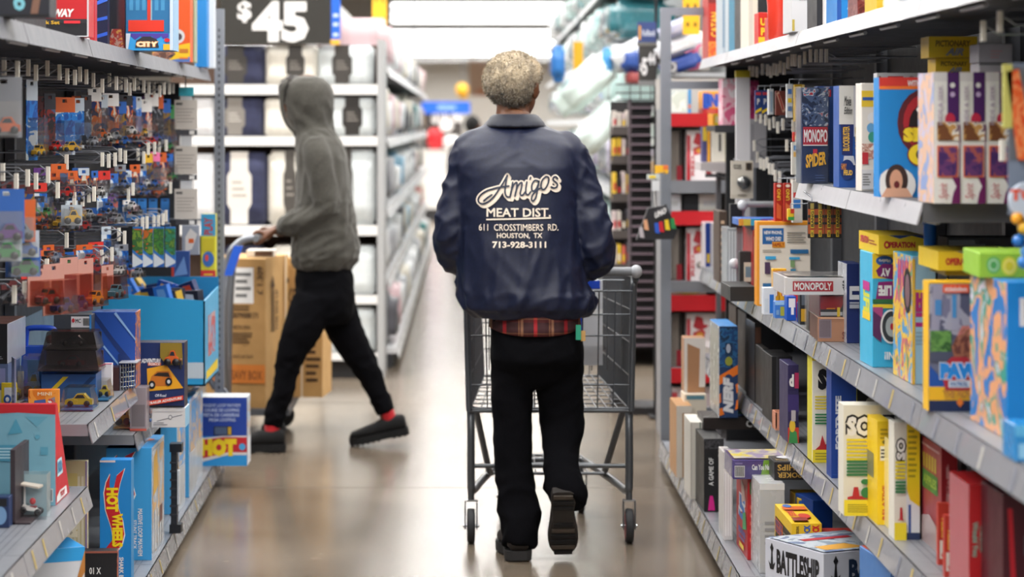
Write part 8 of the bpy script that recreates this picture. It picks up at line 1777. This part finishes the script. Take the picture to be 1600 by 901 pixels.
# price sign above the slatted rack
pd_ = 12.4
t = empty('price_sign', (wx(1006, pd_), pd_, wz(128, pd_)), 'dark price sign reading 5.44 with a navy topper, above the slatted rack', 'sign')
x_ = lambda x: wx(x, pd_) - wx(1006, pd_); z_ = lambda y: wz(y, pd_) - wz(128, pd_)
m = MB(); m.box(x_(998), x_(1025), 0, .01, z_(126), z_(72), C('#3a3834', .5)); p = m.build('price_board', t)
v, f = textmesh('5', .05); m = MB(); m.faces([(x_(1003) + a[0] * .058, -.002, z_(116) + a[1] * .115) for a in v], f, WHITE); v, f = textmesh('44', .05); m.faces([(x_(1012.5) + a[0] * .038, -.002, z_(100) + a[1] * .08) for a in v], f, WHITE); v, f = textmesh('$', .03); m.faces([(x_(999) + a[0] * .03, -.002, z_(110) + a[1] * .05) for a in v], f, WHITE); m.build('price_digits', p)
m = MB(); m.box(x_(996), x_(1025), -.004, .006, z_(66), z_(34), C('#2a3c70', .5)); q = m.build('topper', t)
v, f = textmesh('Rollback', .02); ax = max(a[0] for a in v); m = MB(); m.faces([(x_(1003) + a[0] / ax * (x_(1024) - x_(1003)), -.0055, z_(56) + a[1] * .045) for a in v], f, C('#c8ccd8')); m.box(x_(998), x_(1001), -.0055, -.004, z_(62), z_(40), C('#d89a3a')); m.build('topper_print', q)
m = MB(); m.box(x_(995), x_(1026), -.006, .016, z_(72), z_(66), C('#6a6862', .4)); m.box(x_(998), x_(1028), -.01, .02, z_(134), z_(126), C('#8a8a8a', .4)); m.build('frame_rails', t)
m = MB(); m.tube([(x_(1024), .01, z_(140)), (x_(1026), .01, z_(-60))], .008, BLK, 8); m.build('stand_pole', t)
m = MB(); m.tube([(x_(1024), .01, z_(134)), (x_(1024), .01, -wz(128, pd_))], .008, BLK, 8); m.box(x_(1014), x_(1030), -.1, .06, -wz(128, pd_), -wz(128, pd_) + .012, BLK); m.build('stand_foot', t)

# ---- red-lipped bay facing the camera behind the right frame
qd = 11.4
t = empty('red_lip_shelving', (wx(1100, qd), qd + .3, 0), 'grey shelving bay with red shelf lips behind the grey frame post', 'shelving')
def rk2(o): o.parent = t; o.matrix_parent_inverse = Matrix.Translation(t.location).inverted(); return o
RLP = C('#b31620', .4)
xl, xr_ = wx(1046, qd), 1.95
for yt, yb, red in ((178, 196, 1), (283, 300, 0), (331, 350, 1), (440, 455, 0), (462, 484, 1), (576, 596, 1), (690, 706, 0)):
    m = MB(); m.box(xl, xr_, qd, qd + .5, wz(yb, qd), wz(yt, qd), {'*': C('#8a8a8e', .45), 'D': DARKSHELF}); m.box(xl, xr_, qd - .014, qd, wz(yb, qd) - .004, wz(yt, qd) + .004, RLP if red else C('#7c7e84', .4, .2)); rk2(m.build('shelf'))
m = MB(); m.box(xl - .02, xr_ + .3, qd + .5, qd + .54, 0, wz(120, qd), C('#a8a4a0', .6)); rk2(m.build('back_panel'))
m = MB(); m.box(xl, xr_, qd + .03, qd + .5, 0, wz(706, qd), C('#3a2a2c', .6)); rk2(m.build('kick_plate'))
m = MB(); m.box(xl - .02, xl, qd + .04, qd + .54, 0, wz(170, qd), C('#8e8e92', .45)); rk2(m.build('side_panel'))
PAN = lambda s: [R(0, 0, .12, .9, C('#b8404a')), PG([(.2, .75), (.3, .95), (.5, .92), (.55, .80), (.7, .78), (.6, .72), (.35, .70)], C('#b83038')), PG([(.22, .50), (.55, .55), (.6, .65), (.5, .72), (.2, .64)], C('#c8484e')), Eo(.42, .6, .12, .05, C('#e0a03a')), Eo(.55, .30, .24, .08, C('#4a4442')), Eo(.55, .31, .20, .06, C('#b8b0a8')), PG([(.62, .1), (.8, .14), (.74, .24), (.6, .2)], C('#8a2a30')), R(-.0, .02, .10, .32, C('#b01c28')), T('RED', .14, .1, .24, .5, C('#b83038'), rot=90, b=.03)]
for k, (y0, y1, nm) in enumerate(((200, 282, 'upper'), (353, 439, 'middle'), (487, 575, 'lower'))):
    o = carton('cookware_box', nm + ' white and red cookware box with pan pictures on the red lipped bay', 'box', (1073, y0 + 3, 1122, y1), d=qd + .05, L=.3, col=C('#e6dfe0'), ds=PAN(0), z=wz((283, 440, 576)[k], qd) + .001, group='white and red cookware boxes')
    o = carton('cookware_box', nm + ' tan grey box left of the cookware box on the red lipped bay', 'box', (1048, y0 + 5, 1066, y1), d=qd + .12, L=.3, col=C('#9a9288'), ds=[R(.5, .0, 1, .3, C('#a82030')), R(.7, .3, 1, 1, C('#3a332f'))], z=wz((283, 440, 576)[k], qd) + .001, group='tan grey boxes on the red lipped bay')
o = carton('cookware_box', 'lowest white and red cookware box near the floor on the red lipped bay', 'box', (1050, 605, 1122, 688), d=qd + .05, L=.3, col=C('#d8c8cc'), ds=PAN(1), z=wz(690, qd) + .001, group='white and red cookware boxes')
o = carton('glass_storage_box', 'pale printed storage box with a blue edge on the highest red lip shelf', 'box', (1046, 139, 1080, 177), d=qd + .05, L=.25, col=C('#c8d0cc'), ds=[R(.1, .1, .75, .9, art('#d0d8cc', '#e8ece4', '#a8c0c8', 14)), R(.85, 0, 1, 1, C('#4a90c8')), Eo(.92, .3, .06, .1, C('#d87a4a'))], z=wz(178, qd) + .001)
o = carton('snack_box', 'blue orange and yellow lettered box on the highest red lip shelf', 'box', (1098, 143, 1132, 170), d=qd + .04, L=.2, col=C('#e89a2a'), ds=[R(0, .0, .28, .9, C('#2a4aa8')), T('LINK', .1, .1, .92, .85, C('#2a5ac0'), b=.06), Eo(.92, .35, .15, .3, YL)], z=wz(170, qd))
o2 = carton('snack_box', 'red box under the lettered blue and orange box', 'box', (1098, 170, 1132, 178), d=qd + .04, L=.2, col=C('#b02a2a'), z=wz(178, qd) + .0005, ds=[R(.2, .2, .6, .8, C('#c85a4a'))]); o.location.z = o2.location.z + o2['_dim'][2] + .0008
o = carton('snack_box', 'yellow box with red marks tilted on top of the white boxed set', 'box', (1114, 176, 1133, 196), d=11.0, L=.1, col=C('#ead02a'), ds=[R(.2, .3, .9, .8, C('#e8e0a8')), R(.0, 0, .1, 1, C('#e8962a'))], z=wz(196, 11.0), faces={'L': C('#e8a02a')}, yaw=.12)
o3 = carton('set_box', 'white boxed set with a black vertical label and yellow edge, right of the cookware boxes', 'box', (1112, 198, 1140, 253), d=11.02, L=.14, col=C('#dcd8cc'), ds=[R(.4, .3, .52, .8, BLK), R(.75, .0, 1, 1, C('#e0d488')), Eo(.85, .4, .08, .06, C('#e0a82a'))], z=wz(253, 11.02))
o.location.z = o3.location.z + o3['_dim'][2] + .001
o4 = carton('set_box', 'blue and yellow striped narrow box left of the white boxed set', 'box', (1098, 198, 1111, 253), d=11.04, L=.1, col=C('#4a4a7a'), ds=[R(.55, 0, .9, 1, C('#e8a82a')), R(0, .6, .5, 1, C('#e0c23a'))], z=wz(253, 11.04))
t2 = empty('white_ledge', (wx(1112, 11.0), 11.0, wz(256, 11.0)), 'small white plastic ledge under the white boxed set, right of the cookware boxes', 'shelf')
m = MB(); m.hexa([(-.055, -.05, -.03), (.10, -.05, -.045), (.10, .2, -.045), (-.055, .2, -.03), (-.055, -.05, .0075), (.12, -.05, .0075), (.12, .2, .0075), (-.055, .2, .0075)], C('#cfc8ca', .4)); m.build('ledge_plate', t2); m = MB(); m.box(-.03, .06, -.03, .0, -.06, -.045, C('#55555a')); m.box(.04, .06, .15, .2, -wz(256, 11.0), -.03, C('#55555a')); m.build('bracket', t2)
o = carton('set_box', 'blue backed white game set standing at the right of the middle cookware box', 'box', (1102, 343, 1125, 439), d=11.2, L=.2, col=C('#d8d4da'), ds=[R(0, .1, .35, 1, C('#1d3f96')), R(.1, .35, .3, .5, C('#e8c23a')), R(.6, 0, .64, 1, C('#a8a0a8'))], z=wz(440, 11.4) + .001)
for k, (x0, x1, c) in enumerate(((1046, 1064, '#dfe3e6'), (1068, 1092, '#1e2226'), (1092, 1126, '#dcdcd4'))):
    o = carton('set_box', ('pale left box', 'black middle box', 'cream right box')[k] + ' on the shelf between the upper and middle cookware boxes', 'box', (x0, 303, x1, 330), d=qd + .06, L=.2, col=C(c), z=wz(331, qd) + .001, ds=[R(.2, .3, .8, .6, C('#c4c8c8'))] if k != 1 else [])
o = carton('set_box', 'flat box with a yellow oval on the shelf under the middle cookware box', 'box', (1046, 455, 1104, 462), d=qd + .0, L=.25, col=C('#d8d4c4'), ds=[Eo(.5, .5, .35, .4, C('#e0cc3a'))], z=wz(462, qd) + .005)
# blankets and tag above, seen through the frame
for k, (x, y, s, c, lb_) in enumerate(((1062, 100, (.2, .28, .08), '#2a4590', 'rolled deep blue blanket seen through the grey frame'), (1060, 72, (.22, .28, .08), '#d8dae2', 'pale rolled blanket lying on the deep blue one, seen through the grey frame'), (1057, 44, (.18, .28, .08), '#b8bcd8', 'lavender rolled blanket, highest of the rolls seen through the grey frame'), (1085, 85, (.07, .3, .16), '#d86a8a', 'pink bagged blanket right of the rolls, seen through the grey frame'), (1096, 80, (.09, .3, .2), '#cfc8c0', 'beige bagged blanket right of the pink one, seen through the grey frame'))):
    d = 12.18 if k < 3 else 12.5; o = softpack('rolled_blanket', at(x, y, d), s, C(c, .5), rot=-.35 if k < 3 else 0, seed=k + 9); tag(o, lb_, 'blanket', 'blankets seen through the grey frame')
t2 = empty('blanket_shelf', (wx(1075, 12.2), 12.2, 0), 'grey shelf carrying the rolled blankets behind the grey frame', 'shelving')
m = MB(); m.box(-.13, .35, -.2, .3, wz(121, 12.2), wz(115, 12.2), C('#a0a2a6', .4)); m.build('deck', t2); m = MB(); m.box(.28, .32, .1, .14, 0, wz(121, 12.2), GREYM); m.box(-.12, -.08, .1, .14, 0, wz(121, 12.2), GREYM); m.build('support', t2)
o = carton('steel_bowl_pack', 'round silver bowl pack at the left of the blanket shelf', 'bowl', (1041, 103, 1058, 120), d=11.95, L=.03, col=C('#8a8c90', .2, .6), ds=[Eo(.5, .5, .45, .45, C('#d4d6d8', .2, .5)), Eo(.5, .5, .25, .28, C('#7a7c80', .2, .5))], z=wz(115, 12.2) + .0005)
clear_tag(1067, -10, 1093, 54, 11.9, 'yellow sign with brown marks seen through the top of the grey frame')
# UNO bag and tags on the clip strip by the post
ud = 10.55
t = empty('clip_strip', (wx(1024, ud), ud, wz(268, ud)), 'steel clip with a yellow price tag above the black card game bag', 'clip strip')
x_ = lambda x: wx(x, ud) - wx(1024, ud); z_ = lambda y: wz(y, ud) - wz(268, ud)
m = MB(); m.box(x_(1023), x_(1044), -.004, 0, z_(271), z_(258), C('#eeb52a')); m.box(x_(1036), x_(1044), -.0045, -.004, z_(265), z_(258), C('#e8783a')); m.build('price_tag', t)
m = MB(); m.tube([(x_(1016), -.01, z_(345)), (x_(1020), -.01, z_(300)), (x_(1024), -.01, z_(272)), (x_(1046), .0, z_(268)), (x_(1046), .25, z_(268))], .0025, STEEL, 6); m.box(x_(1010), x_(1030), -.02, -.012, z_(280), z_(272), C('#c8d0cc', .2)); m.box(x_(1014), x_(1024), -.022, -.02, z_(278), z_(274), YL); m.box(x_(1018), x_(1030), -.02, -.014, z_(298), z_(282), C('#d4d6d8', .2)); m.build('clip', t)
t = empty('game_bag', (wx(1026, ud), ud, wz(376, ud)), 'black card game bag with white lettering and coloured cards beside the grey frame', 'card game')
x_ = lambda x: wx(x, ud) - wx(1026, ud); z_ = lambda y: wz(y, ud) - wz(376, ud)
m = MB(); P = [(994, 374), (1012, 325), (1040, 320), (1058, 358), (1052, 373)]
m.faces([(x_(x), -.03, z_(y)) for x, y in P] + [(x_(x), .02, z_(y)) for x, y in P], [tuple(range(5)), tuple(range(5, 10))[::-1]] + [(i, i + 5, (i + 1) % 5 + 5, (i + 1) % 5) for i in range(5)], C('#2a2a2e', .3)); o = m.build('bag_body', t)
m = MB(); m.hexa([(x_(1022), -.036, z_(342)), (x_(1044), -.036, z_(332)), (x_(1044), -.031, z_(332)), (x_(1022), -.031, z_(342)), (x_(1020), -.036, z_(330)), (x_(1040), -.036, z_(318)), (x_(1040), -.031, z_(318)), (x_(1020), -.031, z_(330))], C('#3a3a3e')); o = m.build('label', t)
v, f = textmesh('UNO', .05); ax = max(a[0] for a in v); m = MB(); m.faces([(x_(1022) + a[0] / ax * .05, -.0372, z_(340) + a[1] / .73 * .024 + a[0] / ax * .024) for a in v], f, WH); m.build('lettering', o)
for k, (x, y, c) in enumerate(((1027, 355, '#2a5ac0'), (1034, 353, '#c8202c'), (1043, 350, '#e8c82a'), (1052, 348, '#2a8a4a'), (1010, 350, '#d8a07a'), (1003, 362, '#b8b0b4'))):
    m = MB(); m.hexa([(x_(x) - .012, -.038, z_(y + 8)), (x_(x) + .008, -.038, z_(y + 9)), (x_(x) + .008, -.0365, z_(y + 9)), (x_(x) - .012, -.0365, z_(y + 8)), (x_(x) - .016, -.038, z_(y - 7)), (x_(x) + .0, -.038, z_(y - 8)), (x_(x) + .0, -.0365, z_(y - 8)), (x_(x) - .016, -.0365, z_(y - 7))], C(c)); m.build('card', t)
m = MB(); m.tube([(x_(1024), -.005, z_(325)), (x_(1022), -.008, z_(300)), (x_(1020), -.01, z_(290))], .003, WH, 6); m.build('hang_loop', t)
